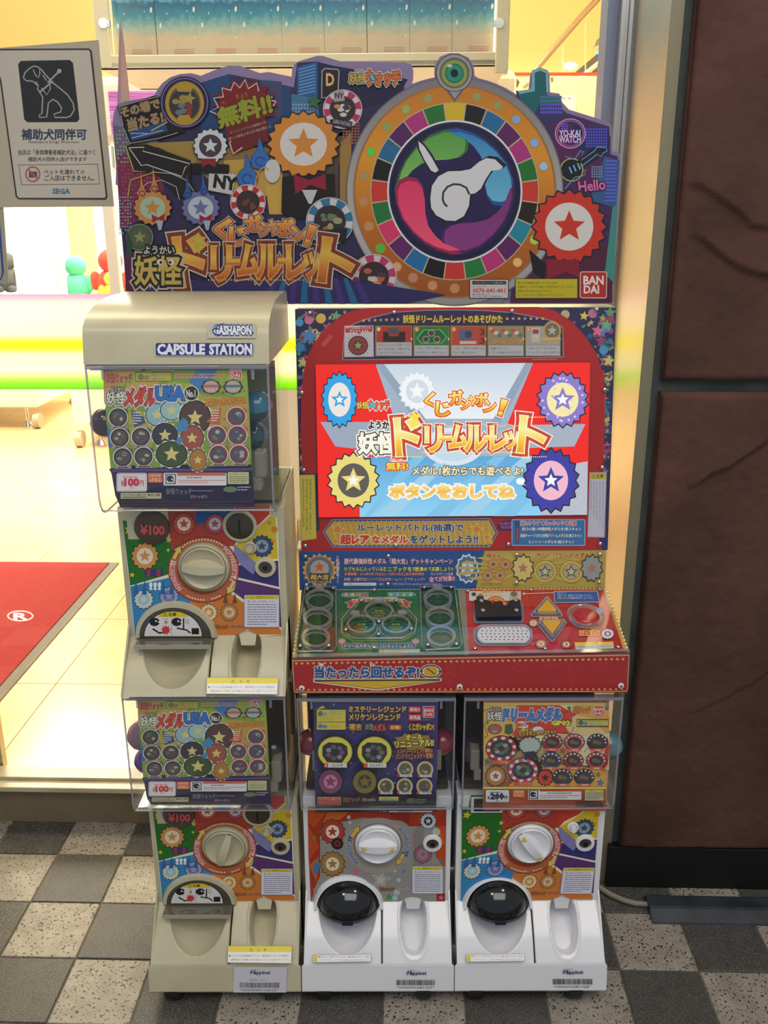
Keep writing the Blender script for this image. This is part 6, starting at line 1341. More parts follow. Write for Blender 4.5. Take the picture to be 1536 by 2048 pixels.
for x0, fl_ in ((415, 0), (835, 1)):
    a.poly([(x0, 138), (x0 + 24, 120), (x0 + 255, 118), (x0 + 257, 158), (x0 + 24, 160)] if not fl_ else [(x0, 118), (x0 + 232, 115), (x0 + 258, 136), (x0 + 232, 156), (x0 + 2, 158)], '#8aa890')
    for k in range(4): a.rect(x0 + 22 + k * 61 - fl_ * 18, 123, x0 + 76 + k * 61 - fl_ * 18, 154, '#1c5a38'); a.ell(x0 + 48 + k * 60 - fl_ * 16, 138, 22, 14, ['#c88c9c', '#b8b06c', '#c87868', '#b05070', '#7ab0a0', '#7a9cc0', '#8ca8a0', '#78b8b0'][k + 4 * fl_])
a.poly([(448, 210), (500, 195), (520, 178), (760, 165), (990, 178), (1010, 195), (1060, 208), (1030, 222), (1045, 248), (985, 252), (980, 240), (750, 222), (530, 240), (525, 252), (470, 256), (485, 228)], '#c8b890'); a.poly([(455, 210), (502, 198), (522, 182), (760, 169), (988, 182), (1006, 198), (1050, 209), (1022, 222), (1036, 244), (988, 248), (982, 234), (750, 217), (528, 234), (522, 248), (478, 251), (492, 228)], '#a83428')
a.text('YO-KAI DREAM MEDAL', 514, 176, 986, 212, '#dccc9c', .02)
a.poly([(585, 200), (925, 198), (1100, 390), (1085, 500), (975, 555), (520, 560), (420, 500), (425, 385)], '#7c8c40'); a.poly([(592, 208), (918, 206), (1088, 392), (1075, 494), (968, 546), (526, 551), (432, 494), (436, 390)], '#124c2c')
for x, y in ((757, 318), (600, 440), (912, 440)):
    a.ring(x, y, 150, 92, 8, '#8c9444', wy=6); a.ell(x, y, 118, 70, '#1d6a44'); a.ell(x, y, 96, 56, '#0f4628')
    for s_, d in (('妖怪', -34), ('ドリーム', -12), ('メダル', 10), ('スキャナ', 30)): w_ = 18 + 10 * len(s_); a.text(s_, x - w_, y + d - 8, x + w_, y + d + 10, '#b8c040', .02)
a.poly([(410, 600), (440, 578), (1070, 576), (1100, 598), (1072, 622), (440, 628)], '#98a0b0'); a.poly([(416, 600), (442, 582), (1068, 580), (1093, 598), (1070, 618), (442, 624)], '#2c4880'); a.text('ドリームメダルはここにセットしよう!!', 446, 588, 1062, 616, '#c8b878', .03, [(.1, '#1c2c58')])
for x in (425, 1090): a.burst(x, 560, 42, 34, 8, '#8c6c68', 0, .7); a.ell(x, 560, 26, 18, '#a88480')
a.poly([(760, 636), (1126, 630), (1127, 662), (761, 668)], '#b4ac9c'); a.poly([(760, 636), (818, 635), (819, 667), (761, 668)], '#c8b02c'); a.text('注意', 768, 642, 806, 662, '#38341c', .04); a.text('メダルや手などで画面や本体を強くたたかないでください', 830, 636, 1118, 647, '#38342c', .02); a.text('故障の原因になります', 830, 652, 966, 662, '#38342c', .02)
for cx_, k0 in ((0, 0), (1, 1)):
    for (x, y, w_) in (((222, 215), (207, 385), (190, 560))[0:3] if not cx_ else ((1290, 208), (1307, 375), (1320, 548))) and [(*q, 0) for q in (((222, 215), (207, 385), (190, 560)) if not cx_ else ((1290, 208), (1307, 375), (1320, 548)))]:
        a.ell(x, y, 126, 90, '#9cac98'); a.ell(x, y, 106, 72, '#0f4427')
        for k in range(40): t = k * math.pi / 20; a.ell(x + 116 * math.cos(t), y + 81 * math.sin(t), 4.4, 3, '#1c3c28', 6)
        a.text('メダル', x - 30, y - 14, x + 26, y + 2, '#3c7250', .02); a.text('スロット', x - 30, y + 6, x + 32, y + 20, '#3c7250', .02)
        a.poly([(x - 28, y - 66), (x + 28, y - 66), (x + 18, y - 54), (x - 18, y - 54)], '#3c7250'); a.poly([(x - 18, y + 58), (x + 18, y + 58), (x + 28, y + 68), (x - 28, y + 68)], '#3c7250')
# red half
a.crop(580, 960, 2.363)
rn = random.Random(5)
for k in range(40): x, y = rn.uniform(850, 1480), rn.uniform(535, 800); a.star(x, y, rn.uniform(7, 14), '#b02626')
a.rect(846, 532, 1090, 578, '#b8b4ac'); a.ell(868, 547, 11, 9, '#3c3434'); a.ell(900, 552, 11, 10, '#a86838'); a.poly([(880, 555), (915, 555), (915, 572), (880, 572)], '#26221f'); a.text('妖怪メダルスキャナー', 908, 528, 1028, 544, '#a83828', .04, [(.15, '#d8c878')]); a.text('遊びたい妖怪メダルをスキャン', 915, 548, 1014, 556, '#6c4840', .01)
a.poly([(1036, 532), (1084, 532), (1084, 578), (1036, 578)], '#a8a098'); a.ell(1058, 546, 16, 13, '#6c5844'); a.text('かざす場所', 1038, 562, 1078, 570, '#3c3834', .02)
a.line([(1100, 544), (1245, 540)], 2.5, '#d0c4bc'); a.poly([(1096, 544), (1108, 538), (1108, 550)], '#d0c4bc')
a.poly([(1245, 532), (1452, 530), (1464, 585), (1250, 588)], '#a8acb4'); a.poly([(1248, 535), (1449, 533), (1460, 582), (1253, 585)], '#244c8c'); a.text('1人プレイ', 1262, 537, 1305, 545, '#c8ccd8', .01); a.text('1回につき、抽選バトルに使っていない', 1264, 548, 1424, 557, '#c8ccd8', .02); a.text('妖怪メダルが', 1264, 560, 1322, 569, '#d8b84c', .03); a.text('最高1枚ひつようです。', 1326, 560, 1434, 569, '#c8ccd8', .02)
a.rr(868, 588, 1102, 684, 14, '#9c8c5c'); a.rr(871, 591, 1099, 681, 13, '#26407c')
for k in range(42):
    q = RRp(872, 592, 1098, 680, 12, 3); 
a.poly(EP(972, 606, 54, 50, 20, 180, 360), '#b8502c'); a.poly(EP(972, 606, 47, 43, 20, 180, 360), '#d09040'); a.poly(EP(972, 606, 39, 36, 20, 180, 360), '#98281c'); a.poly([(955, 582), (972, 572), (992, 580), (985, 590), (960, 592)], '#d8903c')
def dotted(pts, r_, c):
    a.hold = True
    for (x0, y0), (x1, y1) in zip(pts, pts[1:] + pts[:1]):
        d = math.hypot(x1 - x0, y1 - y0); n = max(1, int(d / 8))
        for k in range(n): a.ell(x0 + (x1 - x0) * k / n, y0 + (y1 - y0) * k / n, r_, r_ * .8, c, 6)
    a.hold = False; a.off += 5e-6
dotted(RRp(876, 596, 1094, 676, 10, 2), 2, '#a8b0c8')
a.rr(868, 690, 1146, 792, 46, '#a8946c', n=8); a.rr(872, 693, 1142, 789, 44, '#26407c', n=8); dotted(RRp(877, 697, 1137, 785, 40, 6), 2.2, '#a8b0c8')
UPT, DNT = [(1213, 562), (1282, 640), (1278, 652), (1146, 652), (1142, 642)], [(1170, 676), (1296, 674), (1302, 684), (1244, 766), (1234, 768), (1168, 690)]
for T3 in (UPT, DNT):
    cx_ = sum(p[0] for p in T3) / len(T3); cy_ = sum(p[1] for p in T3) / len(T3)
    a.poly([(cx_ + (x - cx_) * 1.08, cy_ + (y - cy_) * 1.08) for x, y in T3], '#a8946c'); a.poly(T3, '#26407c'); dotted([(cx_ + (x - cx_) * .94, cy_ + (y - cy_) * .94) for x, y in T3], 2, '#a8b0c8')
a.rr(1176, 650, 1268, 674, 4, '#a83c28'); a.rr(1179, 653, 1265, 671, 3, '#c8a878'); a.text('せんたく', 1186, 655, 1256, 670, '#8c3020', .04)
a.ell(1394, 660, 74, 48, '#b89c74'); a.ell(1394, 660, 71, 45, '#26407c')
for k in range(40): t = k * math.pi / 20; a.ell(1394 + 66 * math.cos(t), 660 + 41 * math.sin(t), 2.2, 1.8, '#a8b0c8', 6)
a.rr(1365, 718, 1460, 744, 4, '#d8a84c'); a.rr(1369, 722, 1456, 740, 3, '#a83020'); a.text('けってい', 1374, 723, 1448, 739, '#e0a848', .05)
for x, y, q, c, d in ((1150, 684, 26, '#b08c70', '#d0c0a8'), (1185, 782, 30, '#a87848', '#d0c4ac'), (1305, 785, 30, '#a84038', '#d0c4b8'), (1500, 735, 34, '#c8ccd4', '#9c4c74'), (1460, 628, 26, '#7c7498', '#b8b0c8')): a.burst(x, y, q, q * .84, 12, '#3c2428', 0, .8); a.burst(x, y, q * .9, q * .76, 12, c, 0, .8); a.ell(x, y, q * .5, q * .38, d); a.star(x, y, q * .36, c)
a.poly([(1344, 776), (1526, 772), (1530, 804), (1348, 810)], '#b4b0a4'); a.poly([(1344, 776), (1526, 772), (1528, 784), (1345, 789)], '#c8b43c'); a.text('⚠注意', 1420, 776, 1456, 786, '#4c4420', .02); a.fill(1356, 791, 1520, 804, 2, '#6c6a60', .4)
a.build('console_print', rc)
C3 = a
slab(a, [(24, 848), (1580, 812), (1494, 507), (60, 514)], -.001, .0, 'console_board', M('#6a1414', .5))
# clear covers with their pockets
for q in ([(24, 846), (832, 830), (812, 512), (60, 514)], [(836, 830), (1578, 810), (1494, 507), (816, 512)]): slab(a, q, .0030, .0042, 'acrylic_cover', ACRY)
a.crop(590, 1160, 4.518)
lf = [(95, 95), (370, 95), (375, 640), (340, 678), (30, 682), (12, 640)]; rt = [(1130, 95), (1440, 92), (1505, 610), (1490, 650), (1180, 668), (1145, 630)]
for k, (q, cs_) in enumerate(((lf, ((222, 215), (207, 385), (190, 560))), (rt, ((1290, 208), (1307, 375), (1320, 548))))):
    tr_ = slab(a, q, .0045, .0085, 'medal_tray', ACRY)
    m = MB(); ps = [a.pt(x, y, .0088) for x, y in q]; m.tube(ps + [ps[0]], .0011, 6); rimo = m.build('tray_edge', ACRY_EDGE, rc, True)
    for (x, y) in cs_:
        raised(a, EP(x, y, 132, 95), EP(x, y, 104, 71), .0086, .0108, 'pocket_ring', ACRY_EDGE)
hx = [(585, 200), (925, 198), (1100, 390), (1085, 505), (975, 560), (520, 566), (420, 505), (425, 385)]
slab(a, hx, .0045, .0085, 'medal_tray', ACRY)
m = MB(); ps = [a.pt(x, y, .0090) for x, y in hx]; m.tube(ps + [ps[0]], .0014, 6); m.build('tray_edge', ACRY_EDGE, rc, True)
for (x, y) in ((757, 318), (600, 440), (912, 440)): raised(a, EP(x, y, 132, 84), EP(x, y, 112, 68), .0086, .0108, 'pocket_ring', ACRY_EDGE)
for (x, y) in ((757, 222), (545, 345), (968, 340), (222, 110), (1285, 102)): slab(a, EP(x, y, 44, 18, 16), .0086, .0135, 'tray_tab', ACRY_EDGE)
for x, y in ((110, 110), (345, 104), (48, 625), (305, 622), (600, 212), (915, 212), (460, 478), (1050, 470), (757, 405), (755, 518), (716, 118), (715, 640), (1165, 96), (1408, 95), (1200, 615), (1458, 608)): screw(a, x, y, .0088)
a.crop(580, 960, 2.363)
for x, y in ((838, 530), (1138, 526), (1462, 524), (874, 802), (1205, 802), (1550, 796)): screw(a, x, y, .0044)
# scanner bracket, speaker, buttons
BR = [(870, 592), (912, 588), (948, 598), (955, 618), (1024, 616), (1032, 598), (1062, 586), (1084, 590), (1092, 670), (888, 674), (880, 660)]
slab(a, BR, .0044, .012, 'scanner_bracket', M('#12100f', .35, coat=.3))
slab(a, [(958, 594), (1004, 594), (1008, 620), (956, 620)], .0044, .010, 'scanner_slot', M('#2a1c16', .4))
for x, y in ((903, 595), (1064, 592), (910, 640), (1068, 640)): screw(a, x, y, .012, .0042)
slab(a, RRp(886, 706, 1134, 784, 36, 8), .0044, .0060, 'speaker_grille', M('#d0d0d4', .35))
hm = None
for j in range(5):
    for i in range(12):
        x = 902 + i * 21 + (5 if j % 2 else 0) + j * 1; y = 712 + j * 14
        if (x < 918 or x > 1108) and j in (0, 4): continue
        if hm is None: hm = MB().lathe((0, 0, 0), NC, [(.0012, 0), (.0012, .0003), (.0001, .00031)], 10).mesh('speaker_hole', BLACK)
        if x < 1128: link('speaker_hole', hm, rc, a.pt(x, y, .0060) - rc.location)
raised(a, RRp(880, 700, 1140, 790, 42, 8), RRp(887, 706, 1133, 784, 37, 8), .0044, .0085, 'speaker_frame', ACRY_EDGE)
YEL = M('#d8a420', .25, coat=.5)
def scale(T3, k): 
    cx_ = sum(p[0] for p in T3) / len(T3); cy_ = sum(p[1] for p in T3) / len(T3); return [(cx_ + (x - cx_) * k, cy_ + (y - cy_) * k) for x, y in T3]
for T3 in (UPT, DNT):
    b_ = slab(a, scale(T3, .66), .0044, .0115, 'arrow_button', YEL); bv = b_.modifiers.new('soft_edge', 'BEVEL'); bv.width = .0015; bv.segments = 2
    raised(a, scale(T3, .95), scale(T3, .74), .0044, .010, 'button_guard', ACRY_EDGE)
p = a.pt(1394, 660, .0044); MB().lathe(p, NC, [(.024, 0), (.024, .004), (.0215, .0055), (.020, .0055), (.018, .0075), (.010, .0082), (.0001, .0084)], 40).build('round_button', M('#b01414', .2, coat=.6), rc, True)
MB().lathe(p, NC, [(.032, 0), (.032, .006), (.029, .0065), (.0255, .0045)], 48).build('button_guard', ACRY_EDGE, rc, True)
# ---- console front
slab(a, [(10, 846), (1606, 822), (1602, 806), (18, 832)], -.004, .0046, 'front_lip', ACRY_EDGE)
a = Art((0, 1.3355, 0), (0, -1, 0), gain=1.35, rough=.35, off=.0008); a.crop(580, 960, 2.363)
a.poly([(10, 850), (1604, 824), (1596, 990), (1588, 1000), (26, 1004), (18, 998)], '#b8946c'); a.poly([(15, 856), (1600, 830), (1592, 988), (1585, 995), (28, 998), (22, 994)], '#a01618')
rn = random.Random(9)
for k in range(46): x, y = rn.uniform(730, 1570), rn.uniform(862, 975); a.star(x, y, rn.uniform(8, 18), '#a82022', rn.uniform(0, 60))
for k in range(58): t = (k + .3) / 58; x = 22 + 1570 * t; a.ell(x, 866 - 22 * t, 6.5, 5.5, '#d0a054', 10); a.ell(26 + 1560 * t, 990 - 4 * t, 5.5, 5, '#d0a054', 10)
a.text('当たったら回せるぞ!', 118, 880, 608, 932, '#1c4c94', .02, [(.11, '#d8c8c0'), (.055, '#1c2c50')])
for s_, x in (('あ', 146), ('まわ', 388)): a.text(s_, x - 10, 864, x + 14, 876, '#f0dcd0', .04)
a.ell(665, 902, 52, 34, '#d8c8b8'); a.ring(665, 902, 48, 31, 6, '#2c2420'); a.ell(665, 902, 34, 24, '#c89820'); a.line([(645, 886), (686, 916)], 5, '#4c3810'); a.poly([(612, 905), (620, 890), (630, 902)], '#2c2420'); a.poly([(700, 900), (710, 914), (718, 898)], '#2c2420')
a.poly([(110, 938), (716, 934), (716, 948), (420, 992), (400, 992), (110, 954)], '#d8c8b0'); a.poly([(116, 942), (710, 938), (710, 946), (412, 987), (116, 950)], '#3c3020'); a.poly([(130, 950), (696, 946), (412, 984)], '#c8a020')
a.build('front_print', rc)
slab(a, [(8, 848), (1606, 822), (1598, 1004), (20, 1008)], -.002, .0006, 'front_board', M('#8c1616', .4))
slab(a, [(6, 846), (1608, 820), (1598, 1006), (20, 1010)], .0024, .0034, 'acrylic_cover', ACRY)
wh = M('#d8d4cc', .4)
for x, y in ((56, 980), (801, 973), (1562, 968)):
    screw(a, x, y, .0036, .0052, wh, rc, 'washer'); screw(a, x, y, .0050, .0018, BLACK)
# ---- cut-out header card
YH = 1.602
a = Art((0, YH, 0), (0, -1, 0), gain=1.18, rough=.33, off=.0004); a.crop(220, 100, 3.072)
wc = lambda t, r1=226, r2=232: ((909 + r1 * math.cos(R(t)) - 220) * 3.072, (383 + r2 * math.sin(R(t)) - 100) * 3.072)
def cc(x, y): return ((x / 2.648 + 680 - 220) * 3.072, (y / 2.648 - 100) * 3.072)
OUTL = [(100, 1482), (60, 1000), (15, 450), (25, 380), (45, 335), (90, 315), (270, 290), (290, 245), (320, 205), (370, 168), (430, 148), (500, 143), (560, 158), (640, 125), (730, 95), (800, 98), (920, 142), (975, 135), (1115, 165), (1120, 110), (1135, 85), (1165, 68), (1275, 35), (1310, 37), (1420, 72), cc(60, 326), cc(340, 331), cc(378, 342), cc(388, 372), cc(388, 412)]
OUTL += [wc(t) for t in range(248, 262, 4)] + [cc(500, 400), cc(500, 350), cc(530, 300), cc(580, 282), cc(625, 282), cc(680, 305), cc(708, 350), cc(712, 400)] + [wc(t) for t in range(282, 308, 5)]
OUTL += [cc(1000, 470), cc(1008, 400), cc(1020, 372), cc(1060, 358), cc(1100, 372), cc(1110, 400), cc(1112, 488), cc(1162, 496), cc(1175, 540), cc(1212, 580), cc(1420, 645), cc(1440, 665), cc(1442, 800), cc(1470, 808), cc(1484, 828), cc(1484, 900), cc(1462, 1250), cc(1440, 1610), cc(-240, 1610), cc(-240, 1540)]
def inset(pts, d):
    n = len(pts); area_ = sum(pts[i][0] * pts[(i + 1) % n][1] - pts[(i + 1) % n][0] * pts[i][1] for i in range(n)); s_ = 1 if area_ > 0 else -1; o = []
    for i in range(n):
        (x0, y0), (x, y), (x1, y1) = pts[i - 1], pts[i], pts[(i + 1) % n]
        ax, ay, bx_, by_ = x - x0, y - y0, x1 - x, y1 - y; la, lb = math.hypot(ax, ay) or 1, math.hypot(bx_, by_) or 1
        nx, ny = (-ay / la - by_ / lb) * s_, (ax / la + bx_ / lb) * s_; l = math.hypot(nx, ny) or 1; o.append((x + nx / l * d, y + ny / l * d))
    return o
ps = [a.pt(x, y, 0) for x, y in OUTL]
hc = MB().prism(ps, (0, .004, 0)).build('header_card', M('#8c8296', .5), rc)
a.poly(OUTL, '#7c6c8e'); 
P = a.poly
# skyline
P([(60, 480), (290, 330), (560, 200), (730, 148), (1000, 200), (1130, 230), (1150, 78), (1270, 70), (1400, 110), cc(340, 420), wc(240, 200, 200), cc(600, 1500), cc(-200, 1500), (110, 1482), (60, 1000)], '#2c2444')
P([(560, 200), (735, 148), (920, 190), (1000, 205), (1110, 230), (1110, 700), (560, 700)], '#1c3c64'); P([(735, 148), (920, 190), (920, 420), (735, 420)], '#2a2c50'); P([(930, 185), (1055, 195), (1055, 420), (930, 420)], '#3c3c5c'); P([(930, 185), (960, 178), (1055, 195)], '#3c7484')
P([(1150, 105), (1275, 72), (1275, 300), (1150, 290)], '#1f4f84'); P([(1275, 72), (1375, 98), (1375, 320), (1275, 330)], '#1a1c3c')
for k in range(9): P([(1160, 118 + k * 19), (1262, 88 + k * 20), (1262, 96 + k * 20), (1160, 126 + k * 19)], '#5c84a8')
P([(1115, 270), (1275, 300), (1290, 460), (1115, 450)], '#3c6484'); P([(1375, 98), (1440, 108), cc(360, 420), cc(300, 520), (1400, 420)], '#1c1a3a')
for k in range(40): x, y = 1120 + (k % 8) * 18, 330 + (k // 8) * 22; P([(x, y), (x + 10, y), (x + 10, y + 12), (x, y + 12)], '#7a94a8')
P([(20, 460), (160, 500), (300, 560), (300, 800), (60, 900), (40, 700)], '#5c5468'); P([(45, 640), (330, 620), (330, 980), (60, 1100)], '#6a2440')
for i in range(14):
    for j in range(24):
        x, y = 35 + i * 19 + j * 1.5, 490 + j * 24
        if (i * 7 + j * 3) % 4: P([(x, y), (x + 12, y + 1), (x + 12, y + 13), (x, y + 12)], '#8c3858' if j > 8 else '#7c8480') if x > 30 + j * 2 and (i + j) < 26 else None
P([(90, 580), (500, 560), (660, 560), (660, 760), (500, 700), (300, 600)], '#8a7034'); P([(500, 600), (1010, 600), (1010, 900), (740, 900), (560, 760)], '#7a5c30'); P([(700, 680), (1000, 660), (980, 900), (720, 860)], '#a8843c')
P([(1060, 560), (1500, 520), cc(30, 700), cc(-10, 900), (1400, 1000), (1060, 1000)], '#4a3c30'); P([cc(0, 760), cc(60, 700), cc(60, 1150), cc(0, 1100)], '#8c6a34'); P([(940, 720), (1060, 700), (1060, 1010), (980, 1010)], '#b08c3c')
for i in range(6):
    for j in range(8): x, y = 1430 + i * 18, 440 + j * 18; a.rect(x, y, x + 12, y + 12, '#8a5a40' if (i + j) % 3 else '#9c4a40')
for i in range(5):
    for j in range(12): x, y = 60 + i * 16, 900 + j * 20; a.rect(x, y, x + 9, y + 11, '#7c8490') if (i * j) % 3 != 1 else None
# wheel field on the right
P([cc(930, 480), cc(1030, 500), cc(1040, 385), cc(1060, 378), cc(1088, 390), cc(1092, 505), cc(1145, 515), cc(1150, 560), cc(1200, 600), cc(1425, 672), cc(1425, 815), cc(1470, 830), cc(1470, 890), cc(1435, 1590), cc(900, 1590), cc(1000, 900)], '#3c2450')
P([cc(945, 500), cc(1030, 475), cc(1030, 390), cc(1058, 380), cc(1086, 392), cc(1088, 500), cc(1145, 520), cc(1146, 640), cc(1000, 640)], '#14565c'); P([cc(1000, 660), cc(1060, 545), cc(1175, 560), cc(1175, 640)], '#2c2c54')
P([cc(940, 482), cc(1000, 474), cc(1012, 470), cc(1016, 372), cc(1060, 362), cc(1100, 378), cc(1104, 488), cc(1092, 492), cc(1088, 388), cc(1058, 376), cc(1030, 388), cc(1030, 484), cc(950, 500)], '#6c9ca8')
for i in range(9):
    for j in range(5): X_, Y_ = cc(1060 + i * 13, 508 + j * 20); a.rect(X_, Y_, X_ + 11, Y_ + 17, '#5a4cc0' if j > 1 else '#3c6c84')
P([cc(1130, 640), cc(1430, 720), cc(1430, 1000), cc(1130, 950)], '#4c1c4c'); P([cc(1230, 660), cc(1425, 700), cc(1425, 830), cc(1260, 790)], '#1c2450'); P([cc(1400, 830), cc(1478, 850), cc(1460, 1100), cc(1320, 1060)], '#30507c')
for i in range(9):
    for j in range(7): X_, Y_ = cc(1300 + i * 13, 680 + j * 15); a.rect(X_, Y_, X_ + 10, Y_ + 12, '#5448c4')
for j in range(12): X_, Y_ = cc(1405 - (j % 2) * 6, 850 + j * 19); a.rect(X_, Y_, X_ + 70, Y_ + 9, '#5c58cc')
for i in range(5):
    for j in range(5): X_, Y_ = cc(1330 + i * 12, 880 + j * 13); a.rect(X_, Y_, X_ + 9, Y_ + 10, '#6c84a0')
for i in range(3):
    for j in range(3): X_, Y_ = cc(1172 + i * 12, 655 + j * 12); a.rect(X_, Y_, X_ + 9, Y_ + 10, '#5c54c8')
P([cc(1130, 1320), cc(1440, 1300), cc(1440, 1600), cc(900, 1600), cc(960, 1450)], '#4a1c34'); P([cc(1440, 1100), cc(1465, 1080), cc(1450, 1500), cc(1400, 1450)], '#3c7c74')
a.crop(680, 0, 2.648)
a.ring(1218, 708, 82, 80, 7, '#b878b0'); a.ring(1218, 708, 70, 68, 3, '#b878b0'); a.text('YO-KAI', 1160, 690, 1270, 724, '#c8b0d8', .03); a.text('WATCH', 1160, 722, 1272, 756, '#c8b0d8', .03)
# neon guitar
a.line([(1180, 930), (1260, 880), (1380, 805)], 44, '#1c1c2c'); a.ell(1225, 900, 62, 62, '#a89c3c'); a.ell(1225, 900, 56, 56, '#15151f'); a.line([(1250, 870), (1350, 790), (1410, 790), (1380, 815)], 22, '#15151f')
a.line([(1190, 830), (1240, 845), (1270, 800), (1285, 800), (1275, 850), (1345, 800), (1360, 780), (1405, 782), (1412, 800), (1390, 812), (1380, 830), (1360, 818), (1265, 890), (1300, 905), (1290, 930), (1240, 940), (1190, 1000)], 5, '#5c8cb0'); 
for k in range(3): a.line([(1212 + k * 22, 885 - k * 10), (1226 + k * 22, 918 - k * 10)], 8, '#6c9cc0')
a.text('Hello', 1262, 955, 1402, 1010, '#c86098', .02, [(.10, '#3c1c3c')], rot=-6)
# plain badge ornaments instead of the printed figures
def badge(x, y, r_, c1, c2, ky=1.0, n=16, ed='#241c28'): a.burst(x, y, r_, r_ * .88, n, ed, 0, ky); a.burst(x, y, r_ * .95, r_ * .83, n, c1, 0, ky); a.ell(x, y, r_ * .62, r_ * .62 * ky, c2); a.star(x, y, r_ * .42, c1)
# ---- wheel
WX, WY = 607, 1014; KX, KY = 1.0, 1.055
def E_(rx, c): a.ell(WX, WY, rx * KX, rx * KY, c, 96)
P([(330, 1560), (890, 1560), (850, 1608), (340, 1608)], '#6c6a74')
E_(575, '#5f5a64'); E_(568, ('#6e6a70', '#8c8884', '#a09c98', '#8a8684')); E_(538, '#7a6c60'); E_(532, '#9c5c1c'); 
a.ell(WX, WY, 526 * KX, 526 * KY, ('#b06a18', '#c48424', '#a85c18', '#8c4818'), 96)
bc = ['#8c8c50', '#8f9a58', '#7c9454', '#44c040', '#9c8450', '#b07c50', '#b47c58', '#3cae3c', '#c89078', '#a87868', '#b8805c', '#b87c50', '#c8906c', '#d8a868', '#a8c040', '#b8803c', '#8ab4d0', '#7a9cd8', '#7a98c0', '#8c8850']
angs = [-107, -122, -138, -156, -171, 174, 159, 144, 129, 117, 104, 90, 75, 47, 30, 12, -15, -30, -48, -62, -76]
for k, t in enumerate(angs):
    x, y = WX + 486 * math.cos(R(t)), WY + 486 * KY * math.sin(R(t)); a.ell(x, y, 27, 27, '#a87830', 20); a.ell(x, y, 22, 22, bc[k % 20], 20)
seg = ['#c0a020', '#141012', '#1c5c88', '#541c54', '#9c2c6c', '#1f6428', '#b83228', '#24180c', '#20788c', '#541c54', '#a82c68', '#1f6c34', '#b43028', '#14100f', '#1c6090', '#541c58', '#c0305c', '#1f6434', '#b43028', '#160f10', '#205c80', '#4a1c50', '#9c2c6c', '#1f6428']
a.ell(WX, WY, 446, 446 * KY, '#a89878', 96)
for k, c in enumerate(seg):
    t0, t1 = -90 - 7.5 + 15 * k + .5, -90 + 7.5 + 15 * k - .5; p_ = []
    for t in (t0, (t0 + t1) / 2, t1): p_.append((WX + 441 * math.cos(R(t)), WY + 441 * KY * math.sin(R(t))))
    for t in (t1, (t0 + t1) / 2, t0): p_.append((WX + 358 * math.cos(R(t)), WY + 358 * KY * math.sin(R(t))))
    P(p_, c)
E_(357, '#c8c4c4'); E_(348, '#1c1a44'); E_(336, '#15132e'); E_(322, '#231844')
pet = [(290, 1000), (312, 920), (345, 850), (400, 780), (470, 720), (550, 688), (620, 682), (662, 700), (682, 745), (674, 800), (640, 832), (580, 846), (500, 850), (430, 868), (375, 910), (335, 960), (312, 1020), (296, 1060)]
def rotp(pts, d, k=1.0): c, s_ = math.cos(R(d)), math.sin(R(d)); return [(WX + ((x - WX) * c - (y - WY) / KY * s_) * k, WY + ((x - WX) * s_ + (y - WY) / KY * c) * KY * k) for x, y in pts]
for d, c1, c2, c3 in ((0, '#2c6428', '#4c8c3c', '#7cac5c'), (90, '#1c4c88', '#2c74a8', '#5ca4c0'), (180, '#441c54', '#6c2c68', '#7c3474'), (270, '#8c1c48', '#c8305c', '#d84c68')):
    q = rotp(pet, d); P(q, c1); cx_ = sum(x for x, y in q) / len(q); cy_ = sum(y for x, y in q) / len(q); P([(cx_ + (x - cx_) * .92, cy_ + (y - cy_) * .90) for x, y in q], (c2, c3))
    
WH = '#c2bfc4'
em = [(478, 1050), (486, 985), (520, 935), (570, 908), (640, 906), (690, 896), (735, 858), (775, 838), (820, 845), (862, 885), (845, 900), (800, 905), (770, 950), (745, 1000), (715, 1024), (688, 1028), (682, 1090), (655, 1145), (610, 1170), (560, 1168), (508, 1140), (482, 1100)]
q = [(WX - 25 + (x - WX + 25) * 1.07, 1020 + (y - 1020) * 1.07) for x, y in em]; P(q, '#1c1820'); P(em, WH)
P([(405, 735), (445, 760), (490, 820), (530, 900), (515, 925), (480, 920), (440, 850), (410, 790)], '#1c1820'); P([(414, 748), (445, 775), (485, 835), (522, 902), (505, 915), (482, 905), (445, 845), (420, 790)], WH)
a.line([(684, 1030), (668, 995), (635, 978), (600, 976), (568, 990), (546, 1020), (543, 1055), (552, 1080), (568, 1094)], 11, '#2c2c30')
# pointer with the eye
P([(545, 455), (668, 455), (607, 540)], '#5c5658'); P([(560, 455), (655, 455), (607, 525)], '#8c8688')
a.ell(605, 388, 97, 100, '#3c3838'); a.ell(605, 388, 93, 96, '#8c8888'); a.ell(605, 388, 80, 82, '#5c5656'); a.ell(605, 390, 68, 70, '#7c8c38'); a.ell(605, 390, 50, 52, '#1c5c4c'); a.ell(605, 390, 42, 44, '#1f7c68'); a.ell(605, 390, 20, 22, '#0c0c10'); a.ell(580, 350, 14, 9, '#b0b490')
badge(1212, 1200, 205, '#b83020', '#c4bfb8', 1.0, 20); P([(1090, 1375), (1262, 1375), (1268, 1470), (1190, 1440), (1095, 1480)], '#7c1c2c'); P([(1000, 1320), (1090, 1400), (1080, 1480), (1020, 1440)], '#1c1418')
